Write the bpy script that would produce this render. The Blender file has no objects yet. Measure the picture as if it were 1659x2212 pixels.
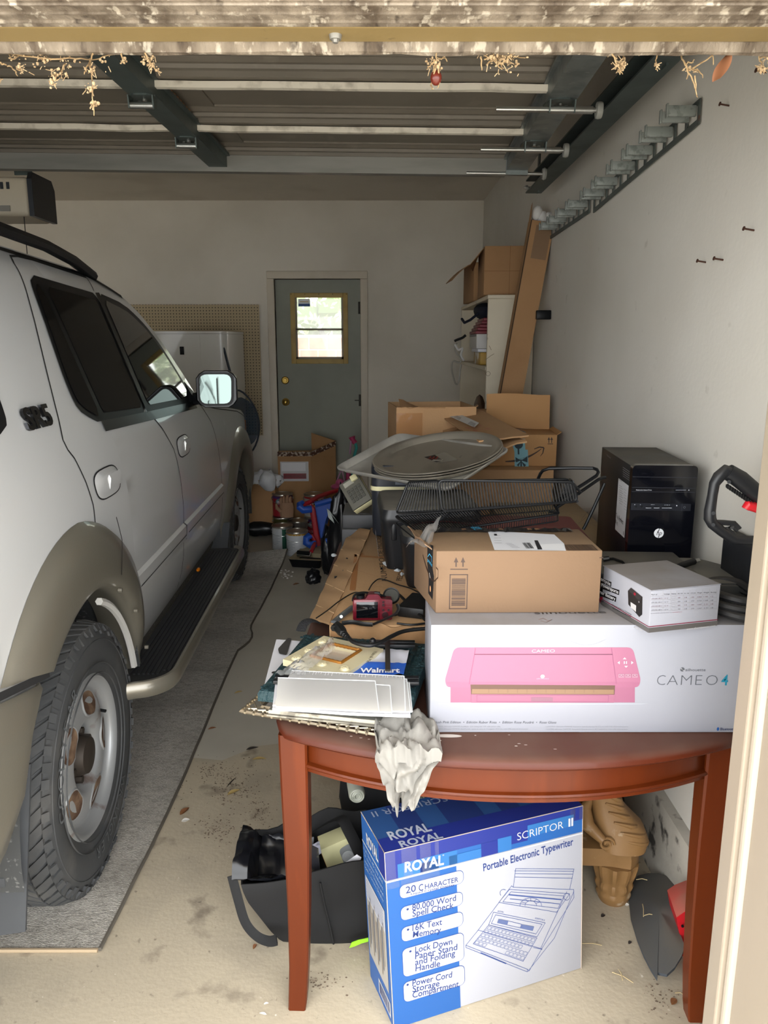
import bpy, bmesh, math, random
from mathutils import Vector as V, Matrix as M, noise as NZ
R = math.radians
random.seed(7)
S = bpy.context.scene
COL = S.collection
# ---------------------------------------------------------------- camera, sky, exposure
FPX, CX, CY, PITCH, CAMH = 1665.0, 829.5, 1106.0, R(12.3), 1.58      # frame 1659 x 2212
cam_d = bpy.data.cameras.new('camera')
cam = bpy.data.objects.new('camera', cam_d)
COL.objects.link(cam)
cam.location = (0, 0, CAMH)
cam.rotation_euler = (R(90) - PITCH, 0, 0)
cam_d.sensor_fit = 'VERTICAL'
cam_d.sensor_height = 36.0
cam_d.lens = FPX / 2212 * 36.0
cam_d.clip_start = 0.02
S.camera = cam
if hasattr(S, 'cycles'): S.cycles.transparent_max_bounces = 32
S.view_settings.view_transform = 'Standard'
S.view_settings.look = 'None'
S.view_settings.gamma = 1
S.view_settings.use_curve_mapping = False
S.view_settings.exposure = 1.85
w = bpy.data.worlds.new('overcast_sky')
S.world = w
w.use_nodes = True
nt = w.node_tree
bg = nt.nodes['Background']
tc = nt.nodes.new('ShaderNodeTexCoord')
sp = nt.nodes.new('ShaderNodeSeparateXYZ')
nt.links.new(tc.outputs['Generated'], sp.inputs[0])
rp = nt.nodes.new('ShaderNodeValToRGB')
nt.links.new(sp.outputs[2], rp.inputs[0])
rp.color_ramp.elements[0].position = 0.0
rp.color_ramp.elements[0].color = (0.92, 0.95, 0.97, 1)
rp.color_ramp.elements[1].position = 0.7
rp.color_ramp.elements[1].color = (0.98, 0.99, 1.0, 1)
nt.links.new(rp.outputs[0], bg.inputs['Color'])
bg.inputs['Strength'].default_value = 2.2

# ---------------------------------------------------------------- helpers: rays and points
_c, _s = math.cos(PITCH), math.sin(PITCH)
def ray(u, v):
    a = (u - CX) / FPX
    b = (CY - v) / FPX
    return V((a, _c + b * _s, -_s + b * _c))
EYE = V((0, 0, CAMH))
def px(u, v, x=None, y=None, z=None):
    d = ray(u, v)
    t = x / d.x if x is not None else y / d.y if y is not None else (z - CAMH) / d.z
    return EYE + d * t
def lin(h):
    h = h.lstrip('#')
    o = []
    for i in (0, 2, 4):
        c = int(h[i:i + 2], 16) / 255
        o.append(c / 12.92 if c <= .04045 else ((c + .055) / 1.055) ** 2.4)
    return (*o, 1)
# ---------------------------------------------------------------- materials
MATS = {}
def mat(name, col, rough=.55, metal=0.0, var=None, bump=None, dust=None, spec=.5, trans=0, coat=0, ior=1.45, alpha=1, stretch=None, tcoord='Object'):
    if name in MATS: return MATS[name]
    m = bpy.data.materials.new(name)
    m.use_nodes = True
    n, l = m.node_tree.nodes, m.node_tree.links
    p = n['Principled BSDF']
    p.inputs['Roughness'].default_value = rough
    p.inputs['Metallic'].default_value = metal
    p.inputs['Specular IOR Level'].default_value = spec
    p.inputs['Transmission Weight'].default_value = trans
    p.inputs['Coat Weight'].default_value = coat
    p.inputs['IOR'].default_value = ior
    p.inputs['Alpha'].default_value = alpha
    rgb = n.new('ShaderNodeRGB')
    rgb.outputs[0].default_value = lin(col)
    cur = rgb.outputs[0]
    t = n.new('ShaderNodeTexCoord')
    vec = t.outputs[tcoord]
    if stretch:
        mp = n.new('ShaderNodeMapping')
        mp.inputs['Scale'].default_value = stretch
        l.new(vec, mp.inputs[0])
        vec = mp.outputs[0]
    def nz(scale, lo, hi, det=6):
        x = n.new('ShaderNodeTexNoise')
        x.inputs['Scale'].default_value = scale
        x.inputs['Detail'].default_value = det
        l.new(vec, x.inputs['Vector'])
        r = n.new('ShaderNodeMapRange')
        r.inputs['From Min'].default_value = lo
        r.inputs['From Max'].default_value = hi
        l.new(x.outputs[0], r.inputs['Value'])
        return r.outputs[0]
    def mix(f, a, b, amt=1.0):
        x = n.new('ShaderNodeMix')
        x.data_type = 'RGBA'
        if amt != 1.0:
            k = n.new('ShaderNodeMath')
            k.operation = 'MULTIPLY'
            k.inputs[1].default_value = amt
            l.new(f, k.inputs[0])
            f = k.outputs[0]
        l.new(f, x.inputs[0])
        l.new(a, x.inputs[6])
        c = n.new('ShaderNodeRGB')
        c.outputs[0].default_value = lin(b)
        l.new(c.outputs[0], x.inputs[7])
        return x.outputs[2]
    for q in (var or []):                       # (colour, scale, lo, hi, amount)
        cur = mix(nz(q[1], q[2], q[3]), cur, q[0], q[4])
    if dust:                                    # settles on faces that look up: (colour, amount)
        g = n.new('ShaderNodeNewGeometry')
        s3 = n.new('ShaderNodeSeparateXYZ')
        l.new(g.outputs['Normal'], s3.inputs[0])
        r = n.new('ShaderNodeMapRange')
        r.inputs['From Min'].default_value = .35
        r.inputs['From Max'].default_value = .97
        l.new(s3.outputs[2], r.inputs['Value'])
        k = n.new('ShaderNodeMath')
        k.operation = 'MULTIPLY'
        l.new(r.outputs[0], k.inputs[0])
        l.new(nz(dust[2] if len(dust) > 2 else 9, .15, .6), k.inputs[1])
        cur = mix(k.outputs[0], cur, dust[0], dust[1])
        rr = n.new('ShaderNodeMapRange')
        rr.inputs['To Min'].default_value = rough
        rr.inputs['To Max'].default_value = max(rough, .8)
        l.new(k.outputs[0], rr.inputs['Value'])
        l.new(rr.outputs[0], p.inputs['Roughness'])
    l.new(cur, p.inputs['Base Color'])
    if bump:                                    # (scale, strength, distance)
        x = n.new('ShaderNodeTexNoise')
        x.inputs['Scale'].default_value = bump[0]
        x.inputs['Detail'].default_value = 5
        l.new(vec, x.inputs['Vector'])
        b = n.new('ShaderNodeBump')
        b.inputs['Strength'].default_value = bump[1]
        b.inputs['Distance'].default_value = bump[2] if len(bump) > 2 else .01
        l.new(x.outputs[0], b.inputs['Height'])
        l.new(b.outputs[0], p.inputs['Normal'])
    MATS[name] = m
    return m
def pm(col, rough=.5, k=1.0):
    new = 'ink_' + col.strip('#') + str(rough) + str(k)
    fresh = new not in MATS
    m = mat(new, col, rough)
    if fresh and k != 1.0:
        for nd in m.node_tree.nodes:
            if nd.type == 'RGB': q = nd.outputs[0].default_value; nd.outputs[0].default_value = (q[0] * k, q[1] * k, q[2] * k, 1)
    return m
# ---------------------------------------------------------------- mesh builder
class B:
    def __init__(s, m=None):
        s.bm = bmesh.new()
        s.m = m or M()
    def add(s, vs, fs):
        v = [s.bm.verts.new(s.m @ V(p)) for p in vs]
        out = []
        for f in fs:
            try: out.append(s.bm.faces.new([v[i] for i in f]))
            except ValueError: pass
        return v, out
    def box(s, x0, y0, z0, x1, y1, z1, bev=0, seg=2, m=None):
        vs = [(x, y, z) for z in (z0, z1) for y in (y0, y1) for x in (x0, x1)]
        if m: vs = [m @ V(p) for p in vs]
        v, f = s.add(vs, [(0, 2, 3, 1), (4, 5, 7, 6), (0, 1, 5, 4), (2, 6, 7, 3), (0, 4, 6, 2), (1, 3, 7, 5)])
        if bev:
            es = list({e for q in f for e in q.edges})
            bmesh.ops.bevel(s.bm, geom=es, offset=bev, segments=seg, profile=.5, affect='EDGES')
        return s
    def cyl(s, p0, p1, r0, r1=None, n=16, cap=True):
        return s.tube([p0, p1], [r0, r0 if r1 is None else r1], n, cap)
    def tube(s, pts, r, n=8, cap=True, closed=False, flat=None):
        pts = [V(p) for p in pts]
        k = len(pts)
        rs = r if isinstance(r, (list, tuple)) else [r] * k
        rings = []
        up = None
        for i in range(k):
            a = pts[(i - 1) % k] if closed or i else pts[0]
            b = pts[(i + 1) % k] if closed or i < k - 1 else pts[-1]
            d = (b - a)
            d = d.normalized() if d.length > 1e-9 else V((0, 0, 1))
            if up is None:
                up = V((0, 0, 1)) if abs(d.z) < .9 else V((0, 1, 0))
            x = d.cross(up)
            if x.length < 1e-6: x = d.orthogonal()
            x.normalize()
            up = x.cross(d).normalized()
            q = rs[i]
            fx, fy = (q, q) if flat is None else (flat[0], flat[1])
            rings.append([pts[i] + x * fx * math.cos(t) + up * fy * math.sin(t) for t in [2 * math.pi * j / n for j in range(n)]])
        vs = [p for g in rings for p in g]
        fs = []
        for i in range(k if closed else k - 1):
            i2 = (i + 1) % k
            for j in range(n):
                j2 = (j + 1) % n
                fs.append((i * n + j, i * n + j2, i2 * n + j2, i2 * n + j))
        if cap and not closed:
            fs += [tuple(range(n))[::-1], tuple((k - 1) * n + j for j in range(n))]
        s.add(vs, fs)
        return s
    def loft(s, rings, cap=True, closed=True):
        k, n = len(rings), len(rings[0])
        vs = [p for g in rings for p in g]
        fs = []
        for i in range(k - 1):
            for j in range(n if closed else n - 1):
                j2 = (j + 1) % n
                fs.append((i * n + j, i * n + j2, (i + 1) * n + j2, (i + 1) * n + j))
        if cap and closed:
            fs += [tuple(range(n))[::-1], tuple((k - 1) * n + j for j in range(n))]
        s.add(vs, fs)
        return s
    def lathe(s, prof, n=32, c=(0, 0, 0), ax='z', a0=0, a1=2 * math.pi):
        full = abs(a1 - a0 - 2 * math.pi) < 1e-6
        rings = []
        for i in range(n if full else n + 1):
            t = a0 + (a1 - a0) * i / n
            g = []
            for r, h in prof:
                q = (r * math.cos(t), r * math.sin(t), h)
                if ax == 'x': q = (h, q[0], q[1])
                if ax == 'y': q = (q[0], h, q[1])
                g.append(V(q) + V(c))
            rings.append(g)
        k, m_ = len(rings), len(prof)
        vs = [p for g in rings for p in g]
        fs = []
        for i in range(k if full else k - 1):
            i2 = (i + 1) % k
            for j in range(m_ - 1):
                fs.append((i * m_ + j, i2 * m_ + j, i2 * m_ + j + 1, i * m_ + j + 1))
        s.add(vs, fs)
        return s
    def prism(s, poly, h0, h1, f=None):
        """2-D outline swept between two heights; f maps (a, b, h) to a point"""
        f = f or (lambda a, b, h: (a, b, h))
        n = len(poly)
        vs = [f(a, b, h0) for a, b in poly] + [f(a, b, h1) for a, b in poly]
        fs = [(i, (i + 1) % n, n + (i + 1) % n, n + i) for i in range(n)] + [tuple(range(n))[::-1], tuple(range(n, 2 * n))]
        s.add(vs, fs)
        return s
    def grid(s, fn, nu, nv, thick=0, tn=None):
        P = [[V(fn(i / nu, j / nv)) for j in range(nv + 1)] for i in range(nu + 1)]
        ix = lambda i, j: i * (nv + 1) + j
        fs = [(ix(i, j), ix(i + 1, j), ix(i + 1, j + 1), ix(i, j + 1)) for i in range(nu) for j in range(nv)]
        vs = [p for g in P for p in g]
        if thick:
            off = V(tn or (0, 0, -1)) * thick
            k = len(vs)
            vs = vs + [p + off for p in vs]
            fs += [tuple(k + q for q in f)[::-1] for f in fs]
            rim = [ix(i, 0) for i in range(nu)] + [ix(nu, j) for j in range(nv)] + [ix(i, nv) for i in range(nu, 0, -1)] + [ix(0, j) for j in range(nv, 0, -1)]
            for a, b in zip(rim, rim[1:] + rim[:1]): fs.append((b, a, k + a, k + b))
        s.add(vs, fs)
        return s
    def sphere(s, c, r, n=12, sq=(1, 1, 1)):
        rings = []
        for i in range(n // 2 + 1):
            t = math.pi * i / (n // 2)
            q = max(math.sin(t), .002)
            rings.append([V(c) + V((r * sq[0] * q * math.cos(a), r * sq[1] * q * math.sin(a), -r * sq[2] * math.cos(t))) for a in [2 * math.pi * j / n for j in range(n)]])
        return s.loft(rings)
def mk(name, b, m, parent=None, smooth=True, ang=38, fix=True):
    me = bpy.data.meshes.new(name)
    if fix: bmesh.ops.recalc_face_normals(b.bm, faces=b.bm.faces)
    b.bm.to_mesh(me)
    b.bm.free()
    o = bpy.data.objects.new(name, me)
    COL.objects.link(o)
    if m: me.materials.append(m)
    if parent: o.parent = parent
    if smooth:
        me.shade_smooth()
        me.set_sharp_from_angle(angle=R(ang))
    return o
def tag(o, label=None, cat=None, group=None, kind=None):
    if label: o['label'] = label
    if cat: o['category'] = cat
    if group: o['group'] = group
    if kind: o['kind'] = kind
    return o
def thing(name, label, cat, loc=(0, 0, 0), rz=0, group=None, m=None, kind=None):
    o = bpy.data.objects.new(name, None)
    COL.objects.link(o)
    o.empty_display_size = .05
    o.matrix_basis = m if m else M.Translation(loc) @ M.Rotation(rz, 4, 'Z')
    return tag(o, label, cat, group, kind)
def struct(name, b, m, parent=None, smooth=False):
    o = mk(name, b, m, parent, smooth)
    o['kind'] = 'structure'
    return o
def copy_tree(o, parent=None):
    c = o.copy()
    COL.objects.link(c)
    if parent: c.parent = parent
    for ch in list(o.children): copy_tree(ch, c)
    return c
def frame(o, x, y):
    """matrix with origin o, x axis x, y axis near y"""
    x = V(x).normalized()
    z = x.cross(V(y)).normalized()
    y = z.cross(x)
    m = M((x, y, z)).transposed().to_4x4()
    m.translation = V(o)
    return m
def para(A, B_, C, D, L):
    """the parallelogram in space whose corners are seen at four picture points, with side AB of length L"""
    r = [ray(*q) for q in (A, B_, C, D)]
    t = M((r[1], -r[2], r[3])).transposed().inverted() @ r[0]
    p = [r[0], r[1] * t[0], r[2] * t[1], r[3] * t[2]]
    k = L / (p[0] - p[1]).length
    return [EYE + q * k for q in p]
# ---------------------------------------------------------------- printing on faces
_T = {}
def tmesh(txt, bold=0):
    k = (txt, bold)
    if k not in _T:
        cu = bpy.data.curves.new('t', 'FONT')
        cu.body = txt
        cu.resolution_u = 3
        cu.offset = bold
        o = bpy.data.objects.new('t', cu)
        me = o.to_mesh()
        vs = [tuple(v.co) for v in me.vertices]
        fs = [tuple(f.vertices) for f in me.polygons]
        o.to_mesh_clear()
        bpy.data.objects.remove(o)
        bpy.data.curves.remove(cu)
        _T[k] = (vs, fs, min(v[0] for v in vs), max(v[0] for v in vs))
    return _T[k]
class Pr:
    """flat print on one face of a thing: o corner, u to the right, v up (all local to parent)"""
    def __init__(s, parent, o, u, v, world=None):
        s.p, s.o, s.u, s.v = parent, V(o), V(u).normalized(), V(v).normalized()
        s.n = s.u.cross(s.v)
        s.d = {}
        s.w = world or (parent.matrix_basis if parent else M())
    def at(s, a, b, L=1): return s.o + s.u * a + s.v * b + s.n * (.0004 * L)
    def uv(s, x, y):
        wo, wu, wv = s.w @ s.o, s.w.to_3x3() @ s.u, s.w.to_3x3() @ s.v
        d = ray(x, y)
        q = M((wu, wv, -d)).transposed().inverted() @ (EYE - wo)
        return q.x, q.y
    def b(s, nm, col):
        k = (nm, col) if nm in ('print', 'lettering', 'badge', 'paint_fleck') else (nm, col, len(s.d))
        return s.d.setdefault(k, B())
    def poly(s, col, pts, L=1, nm='print'):
        s.b(nm, col).add([s.at(a, b, L) for a, b in pts], [tuple(range(len(pts)))])
    def rect(s, col, x, y, w_, h, L=1, nm='print'): s.poly(col, [(x, y), (x + w_, y), (x + w_, y + h), (x, y + h)], L, nm)
    def rr(s, col, x, y, w_, h, r, L=1, nm='print'):
        pts = []
        for cx, cy, a in ((x + w_ - r, y + h - r, 0), (x + r, y + h - r, 90), (x + r, y + r, 180), (x + w_ - r, y + r, 270)):
            pts += [(cx + r * math.cos(R(a + 18 * i)), cy + r * math.sin(R(a + 18 * i))) for i in range(6)]
        s.poly(col, pts, L, nm)
    def disc(s, col, x, y, rx, ry=None, L=1, nm='print', n=28):
        ry = ry or rx
        s.poly(col, [(x + rx * math.cos(2 * math.pi * i / n), y + ry * math.sin(2 * math.pi * i / n)) for i in range(n)], L, nm)
    def line(s, col, pts, w_, L=1, closed=False, nm='print'):
        pts = [V(p) for p in pts]
        for a, b in zip(pts, pts[1:] + (pts[:1] if closed else [])):
            d = b - a
            if d.length < 1e-6: continue
            d.normalize()
            q = V((-d.y, d.x)) * w_ / 2
            e = d * w_ / 2
            s.poly(col, [a - e - q, b + e - q, b + e + q, a - e + q], L, nm)
    def text(s, col, txt, x, y, h, w_=None, L=2, bold=0, shear=0, rot=0, ext=0, nm='lettering', al='l', flipx=False):
        vs, fs, x0, x1 = tmesh(txt, bold)
        k = h / .69
        kx = (w_ / (x1 - x0)) if w_ else k
        W = (x1 - x0) * kx
        sh = {'l': 0, 'c': -W / 2, 'r': -W}[al]
        cr, sr = math.cos(rot), math.sin(rot)
        P = []
        for q in vs:
            a = (q[0] - x0) * kx + sh + shear * q[1] * k
            b = q[1] * k
            P.append(s.at(x + a * cr - b * sr, y + a * sr + b * cr, L))
        bb = s.b(nm, col)
        v, f = bb.add(P, fs)
        if ext:
            r = bmesh.ops.extrude_face_region(bb.bm, geom=f)
            for e in r['geom']:
                if isinstance(e, bmesh.types.BMVert): e.co += s.n * ext
    def done(s, rough=.5, k=1.0):
        for (nm, col, *_), b in s.d.items():
            mk(nm, b, col if not isinstance(col, str) else pm(col, rough, k), s.p, smooth=False, fix=False)
        s.d = {}
class Face: pass
def box_faces(root, w_, d, h, lean=(0, 0)):
    up = (lean[0], lean[1], 1)
    return dict(front=Pr(root, (0, 0, 0), (1, 0, 0), up), top=Pr(root, (lean[0] * h, lean[1] * h, h), (1, 0, 0), (0, 1, 0)),
                left=Pr(root, (0, d, 0), (0, -1, 0), up), right=Pr(root, (w_, 0, 0), (0, 1, 0), up))
def carton(name, label, cat, p, rz, w_, d, h, m, bev=.003, group=None, part='body', lean=(0, 0)):
    r = thing(name, label, cat, p, rz, group)
    b = B()
    b.box(0, 0, 0, w_, d, h, bev)
    for q in b.bm.verts: q.co += V((lean[0], lean[1], 0)) * q.co.z
    mk(part, b, m, r)
    return r, box_faces(r, w_, d, h, lean)
def arc(cx, cy, r, a0, a1, n):
    return [(cx + r * math.cos(R(a0 + (a1 - a0) * i / n)), cy + r * math.sin(R(a0 + (a1 - a0) * i / n))) for i in range(n + 1)]
def lerp(pts, x):
    if x <= pts[0][0]: return pts[0][1]
    for (a, b), (c, d) in zip(pts, pts[1:]):
        if x <= c: return b + (d - b) * (x - a) / (c - a)
    return pts[-1][1]
# ================================================================ STRUCTURE
m_wall = mat('painted_wall', '#d2cec5', .8, var=[('#bcb5a8', 1.3, .45, .75, .5), ('#8d8578', 14, .68, .78, .35)], bump=(60, .08))
m_wallback = mat('painted_wall_back', '#dcd5c8', .85, var=[('#b5ad9e', 1.1, .45, .75, .5)], bump=(60, .06))
m_ceil = mat('painted_ceiling', '#d2cabd', .9, var=[('#a89f90', 1.5, .5, .75, .5)], bump=(40, .1))
m_trim = mat('cream_trim', '#cfc5b4', .5, var=[('#b9ad97', 5, .55, .8, .5)], bump=(30, .06))
m_conc = mat('concrete_floor', '#b0a48f', .85, var=[('#c4b79e', 1.0, .42, .62, .8), ('#8f8677', 3.2, .52, .72, .55), ('#6a5f52', 7, .60, .70, .7), ('#8a6f4a', 2.6, .62, .76, .45), ('#4c4238', 46, .66, .74, .55), ('#ece6da', 60, .70, .76, .6)], bump=(70, .25, .004))
m_paint = mat('grey_floor_paint', '#c2bcae', .7, var=[('#a49e90', 2.0, .45, .7, .6), ('#bfb8a8', 7, .55, .7, .4), ('#5d554b', 40, .7, .76, .4)], bump=(40, .12, .003))
m_curb = mat('stained_curb', '#b3ada1', .9, var=[('#8a857b', 4, .45, .65, .6), ('#1f1c19', 15, .56, .66, .9)], bump=(40, .3, .005))
def wx(y): return .862 - .0057 * y               # inner face of the right wall
YB = 6.75
b = B(); b.add([(-4.9, 1.05, 0), (wx(1.05) + .1, 1.05, 0), (wx(YB) + .1, YB, 0), (-4.9, YB, 0), (-4.9, 1.05, -.1), (wx(1.05) + .1, 1.05, -.1), (wx(YB) + .1, YB, -.1), (-4.9, YB, -.1)], [(0, 1, 2, 3), (4, 7, 6, 5), (0, 4, 5, 1), (1, 5, 6, 2), (2, 6, 7, 3), (3, 7, 4, 0)])
struct('floor', b, m_conc)
b = B(); b.box(-12, -9, -.12, 9, 1.05, -.012); struct('driveway', b, mat('driveway_concrete', '#d6d0c4', .85, var=[('#b5ac9c', 1.0, .5, .7, .5)], bump=(70, .2, .004)))
# thin grey paint coat on the floor, beside the carpet towards the back
def coat(u, v):
    y = 2.75 + (6.5 - 2.75) * v
    x0, x1 = -1.6, .1
    if v == 0: y += .25 * NZ.noise(V((u * 5, 0, 0)))
    return (x0 + (x1 - x0) * u + (.12 * NZ.noise(V((v * 6, 3, 0))) if u == 1 else 0), y, .0015)
b = B(); b.grid(coat, 14, 20); struct('floor_paint', b, m_paint)
b = B(); b.add([(wx(1.0), 1.0, .0), (wx(YB), YB, 0), (wx(YB), YB, 2.9), (wx(1.0), 1.0, 2.9), (1.2, 1.0, 0), (1.2, YB, 0), (1.2, YB, 2.9), (1.2, 1.0, 2.9)], [(0, 1, 2, 3), (4, 7, 6, 5), (0, 4, 5, 1), (1, 5, 6, 2), (2, 6, 7, 3), (3, 7, 4, 0)])
struct('wall_right', b, m_wall)
# back wall with the opening of the door
DX0, DX1, DZ0, DZ1 = -.925, -.2, .10, 2.115
b = B()
for q in ((-5.0, YB, 0, DX0, YB + .12, 2.9), (DX1, YB, 0, 1.2, YB + .12, 2.9), (DX0, YB, DZ1, DX1, YB + .12, 2.9), (DX0, YB, 0, DX1, YB + .12, DZ0)): b.box(*q)
struct('wall_back', b, m_wallback)
b = B(); b.box(-5.05, 1.0, 0, -4.9, YB, 2.9); struct('wall_left', b, m_wallback)
b = B(); b.box(-5.05, 1.1, 2.735, 1.2, YB + .1, 2.85); struct('ceiling', b, m_ceil)
b = B(); b.box(-5.3, 1.10, 2.03, 1.2, 1.25, 2.9); b.box(.70, 1.10, 0, 1.6, 1.25, 2.03); b.box(-7, 1.10, 0, -4.45, 1.25, 2.9); struct('wall_front', b, m_wall)
# raised concrete curbs
b = B(); b.add([(wx(1.2) - .035, 1.2, 0), (wx(YB) - .035, YB, 0), (wx(YB) - .028, YB, .25), (wx(1.2) - .028, 1.2, .25), (wx(YB) + .02, YB, .26), (wx(1.2) + .02, 1.2, .26)], [(0, 1, 2, 3), (3, 2, 4, 5), (0, 3, 5)])
struct('trim_1', b, m_curb)
b = B(); b.box(-4.9, YB - .20, 0, wx(YB) - .03, YB, .12, .008); struct('trim_2', b, m_conc)
# header of the garage opening: dirty board, stop with a bolt, rough lip
m_dirt = mat('dirty_header_paint', '#8b7f6f', .8, var=[('#4d4032', 22, .40, .62, .9), ('#b3a998', 75, .56, .64, .8), ('#33271d', 48, .60, .70, .75)], bump=(80, .7, .01), stretch=(1, .45, .45))
m_stop = mat('tan_stop_paint', '#857148', .6, var=[('#786640', 4, .5, .75, .6), ('#5a4a30', 40, .70, .76, .5)], bump=(30, .1))
b = B(); b.box(-4.5, 1.075, 2.000, .9, 1.165, 2.2, .004)
for i in range(3): b.box(-4.5, 1.085 + i * .027, 1.997, .9, 1.088 + i * .027, 2.002)
struct('trim_3', b, m_dirt)
b = B(); b.box(-4.5, 1.168, 2.002, .9, 1.222, 2.2, .003); ts = struct('trim_4', b, m_stop)
b = B(); b.cyl((-.068, 1.195, 2.003), (-.068, 1.195, 1.996), .0095, .008, 16); b.cyl((-.068, 1.195, 1.997), (-.068, 1.195, 1.992), .005, .004, 6)
mk('bolt', b, mat('dull_zinc', '#8f8c84', .5, .6), ts)
b = B(); b.grid(lambda u, v: (-4.5 + 5.4 * u, 1.224 + .024 * v, 1.992 + .003 * NZ.noise(V((u * 90, v * 3, 0))) + (.012 if v in (0, 1) else 0)), 160, 4, .03, (0, 0, 1))
struct('trim_5', b, m_dirt)
# right jamb: stop, bead, board and outer casing
m_jamb = mat('jamb_paint', '#998d7d', .55, var=[('#968a77', 3, .45, .75, .5), ('#c9c1b2', 30, .68, .74, .5)], bump=(24, .15, .004), stretch=(1, 1, .25))
b = B(); b.box(.615, 1.20, 0, .705, 1.248, 2.0, .004); struct('trim_6', b, m_jamb)
b = B(); b.box(.622, 1.176, 0, .70, 1.2005, 2.0, .009, 3); struct('trim_7', b, mat('bead_paint', '#b0a595', .5, bump=(20, .1)))
b = B(); b.box(.630, 1.02, 0, .76, 1.176, 2.0, .003); b.box(.64, .98, 0, .85, 1.02, 2.1, .008); struct('trim_8', b, m_jamb)
b = B(); b.box(-6, -.12, 2.48, 3, 1.1, 2.54); b.box(-6, -.15, 2.46, 3, -.12, 2.66); struct('sky_blocker', b, m_trim)  # unseen overhang, added to cut the sky light falling on the front objects
# ---------------------------------------------------------------- rear door
m_gdoor = mat('green_grey_door', '#8b8d80', .5, var=[('#75776b', 2.0, .45, .75, .6)], bump=(8, .05))
d1 = thing('door_1', 'grey green rear door with a small square window in the back wall', 'door', (DX0, YB + .03, DZ0), 0, kind='structure')
W_, H_ = DX1 - DX0, DZ1 - DZ0
wx0, wx1, wz0, wz1 = .140, .605, 1.325, 1.890
b = B()
for q in ((.004, 0, .004, wx0, .045, H_ - .006), (wx1, 0, .004, W_ - .002, .045, H_ - .003), (wx0, 0, .004, wx1, .045, wz0), (wx0, 0, wz1, wx1, .045, H_ - .006)): b.box(*q)
mk('slab', b, m_gdoor, d1, False)
m_brassf = mat('yellowed_window_frame', '#b59a5c', .5, var=[('#8d7340', 8, .5, .75, .6)])
b = B()
for q in ((wx0 - .012, -.014, wz0 - .012, wx0 + .028, .03, wz1 + .012), (wx1 - .028, -.014, wz0 - .012, wx1 + .012, .03, wz1 + .012), (wx0 + .028, -.014, wz1 - .026, wx1 - .028, .03, wz1 + .012), (wx0 + .028, -.014, wz0 - .012, wx1 - .028, .03, wz0 + .028)): b.box(*q, bev=.004)
wf = mk('window_frame', b, m_brassf, d1)
for i in range(5):
    b = B(); b.cyl((wx0 - .002 + (wx1 - wx0 + .004) * i / 4, -.0145, wz1 + .002), (wx0 - .002 + (wx1 - wx0 + .004) * i / 4, -.017, wz1 + .002), .004, .003, 8); mk('screw', b, mat('dark_screw', '#4a4233', .4, .6), wf)
b = B(); zc = (wz0 + wz1) / 2 - .005
b.box(wx0 + .02, .0, zc - .008, wx1 - .02, .026, zc + .008, .002)
for q in ((wx0 + .028, .0, wz0 + .028, wx0 + .044, .02, wz1 - .026), (wx1 - .044, 0, wz0 + .028, wx1 - .028, .02, wz1 - .026), (wx0 + .028, 0, wz0 + .028, wx1 - .028, .02, wz0 + .046)): b.box(*q)
mk('sash', b, mat('bronze_sash', '#6f6655', .45, .3), d1)
def glassy(name, tint, refl=.06, rough=.02, haze=0, ior=1.45):
    m = bpy.data.materials.new(name); m.use_nodes = True
    n, l = m.node_tree.nodes, m.node_tree.links
    o = n['Material Output']; n.remove(n['Principled BSDF'])
    t = n.new('ShaderNodeBsdfTransparent'); t.inputs[0].default_value = lin(tint)
    g = n.new('ShaderNodeBsdfGlossy'); g.inputs['Roughness'].default_value = rough
    f = n.new('ShaderNodeFresnel'); f.inputs[0].default_value = ior
    x = n.new('ShaderNodeMixShader'); l.new(f.outputs[0], x.inputs[0]); l.new(t.outputs[0], x.inputs[1]); l.new(g.outputs[0], x.inputs[2])
    last = x.outputs[0]
    if haze:
        d = n.new('ShaderNodeBsdfTranslucent'); d.inputs[0].default_value = (.95, .95, .93, 1)
        d2 = n.new('ShaderNodeBsdfDiffuse'); d2.inputs[0].default_value = (.9, .9, .9, 1)
        y0 = n.new('ShaderNodeMixShader'); y0.inputs[0].default_value = .4
        l.new(d.outputs[0], y0.inputs[1]); l.new(d2.outputs[0], y0.inputs[2])
        y = n.new('ShaderNodeMixShader'); y.inputs[0].default_value = haze
        l.new(last, y.inputs[1]); l.new(y0.outputs[0], y.inputs[2]); last = y.outputs[0]
    l.new(last, o.inputs[0])
    return m
m_pane = glassy('dusty_window_glass', '#f4f6f2', haze=.22)
for z0, z1 in ((wz0 + .03, zc), (zc, wz1 - .03)):
    b = B(); b.box(wx0 + .03, .012, z0 + .004, wx1 - .03, .016, z1 - .004); mk('pane', b, m_pane, d1, False)
q = Pr(d1, (0, .0115, 0), (1, 0, 0), (0, 0, 1))
q.rect('#e8ecf2', wx0 + .055, wz1 - .098, .10, .062, nm='sticker'); q.rect('#2d4f8f', wx0 + .055, wz1 - .098, .10, .022, 2, nm='sticker'); q.rect('#c9a25a', wx0 + .07, wz1 - .062, .07, .006, 2, nm='sticker'); q.done()
m_brass = mat('brass', '#a98b45', .3, .85)
for z in (1.172, .985):
    b = B(); b.lathe([(0, 0), (.033, 0), (.033, -.006), (.026, -.010)], 24, (.068, -.001, z), 'y')
    kb = mk('lock_plate', b, m_brass, d1)
    b = B(); b.lathe([(0, -.05), (.012, -.05), (.023, -.043), (.025, -.032), (.017, -.020), (.011, -.010), (.011, -.006)] if z < 1 else [(0, -.024), (.016, -.024), (.019, -.018), (.019, -.008)], 20, (.068, -.001, z), 'y'); mk('door_knob' if z < 1 else 'lock_cylinder', b, m_brass, kb)
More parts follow.
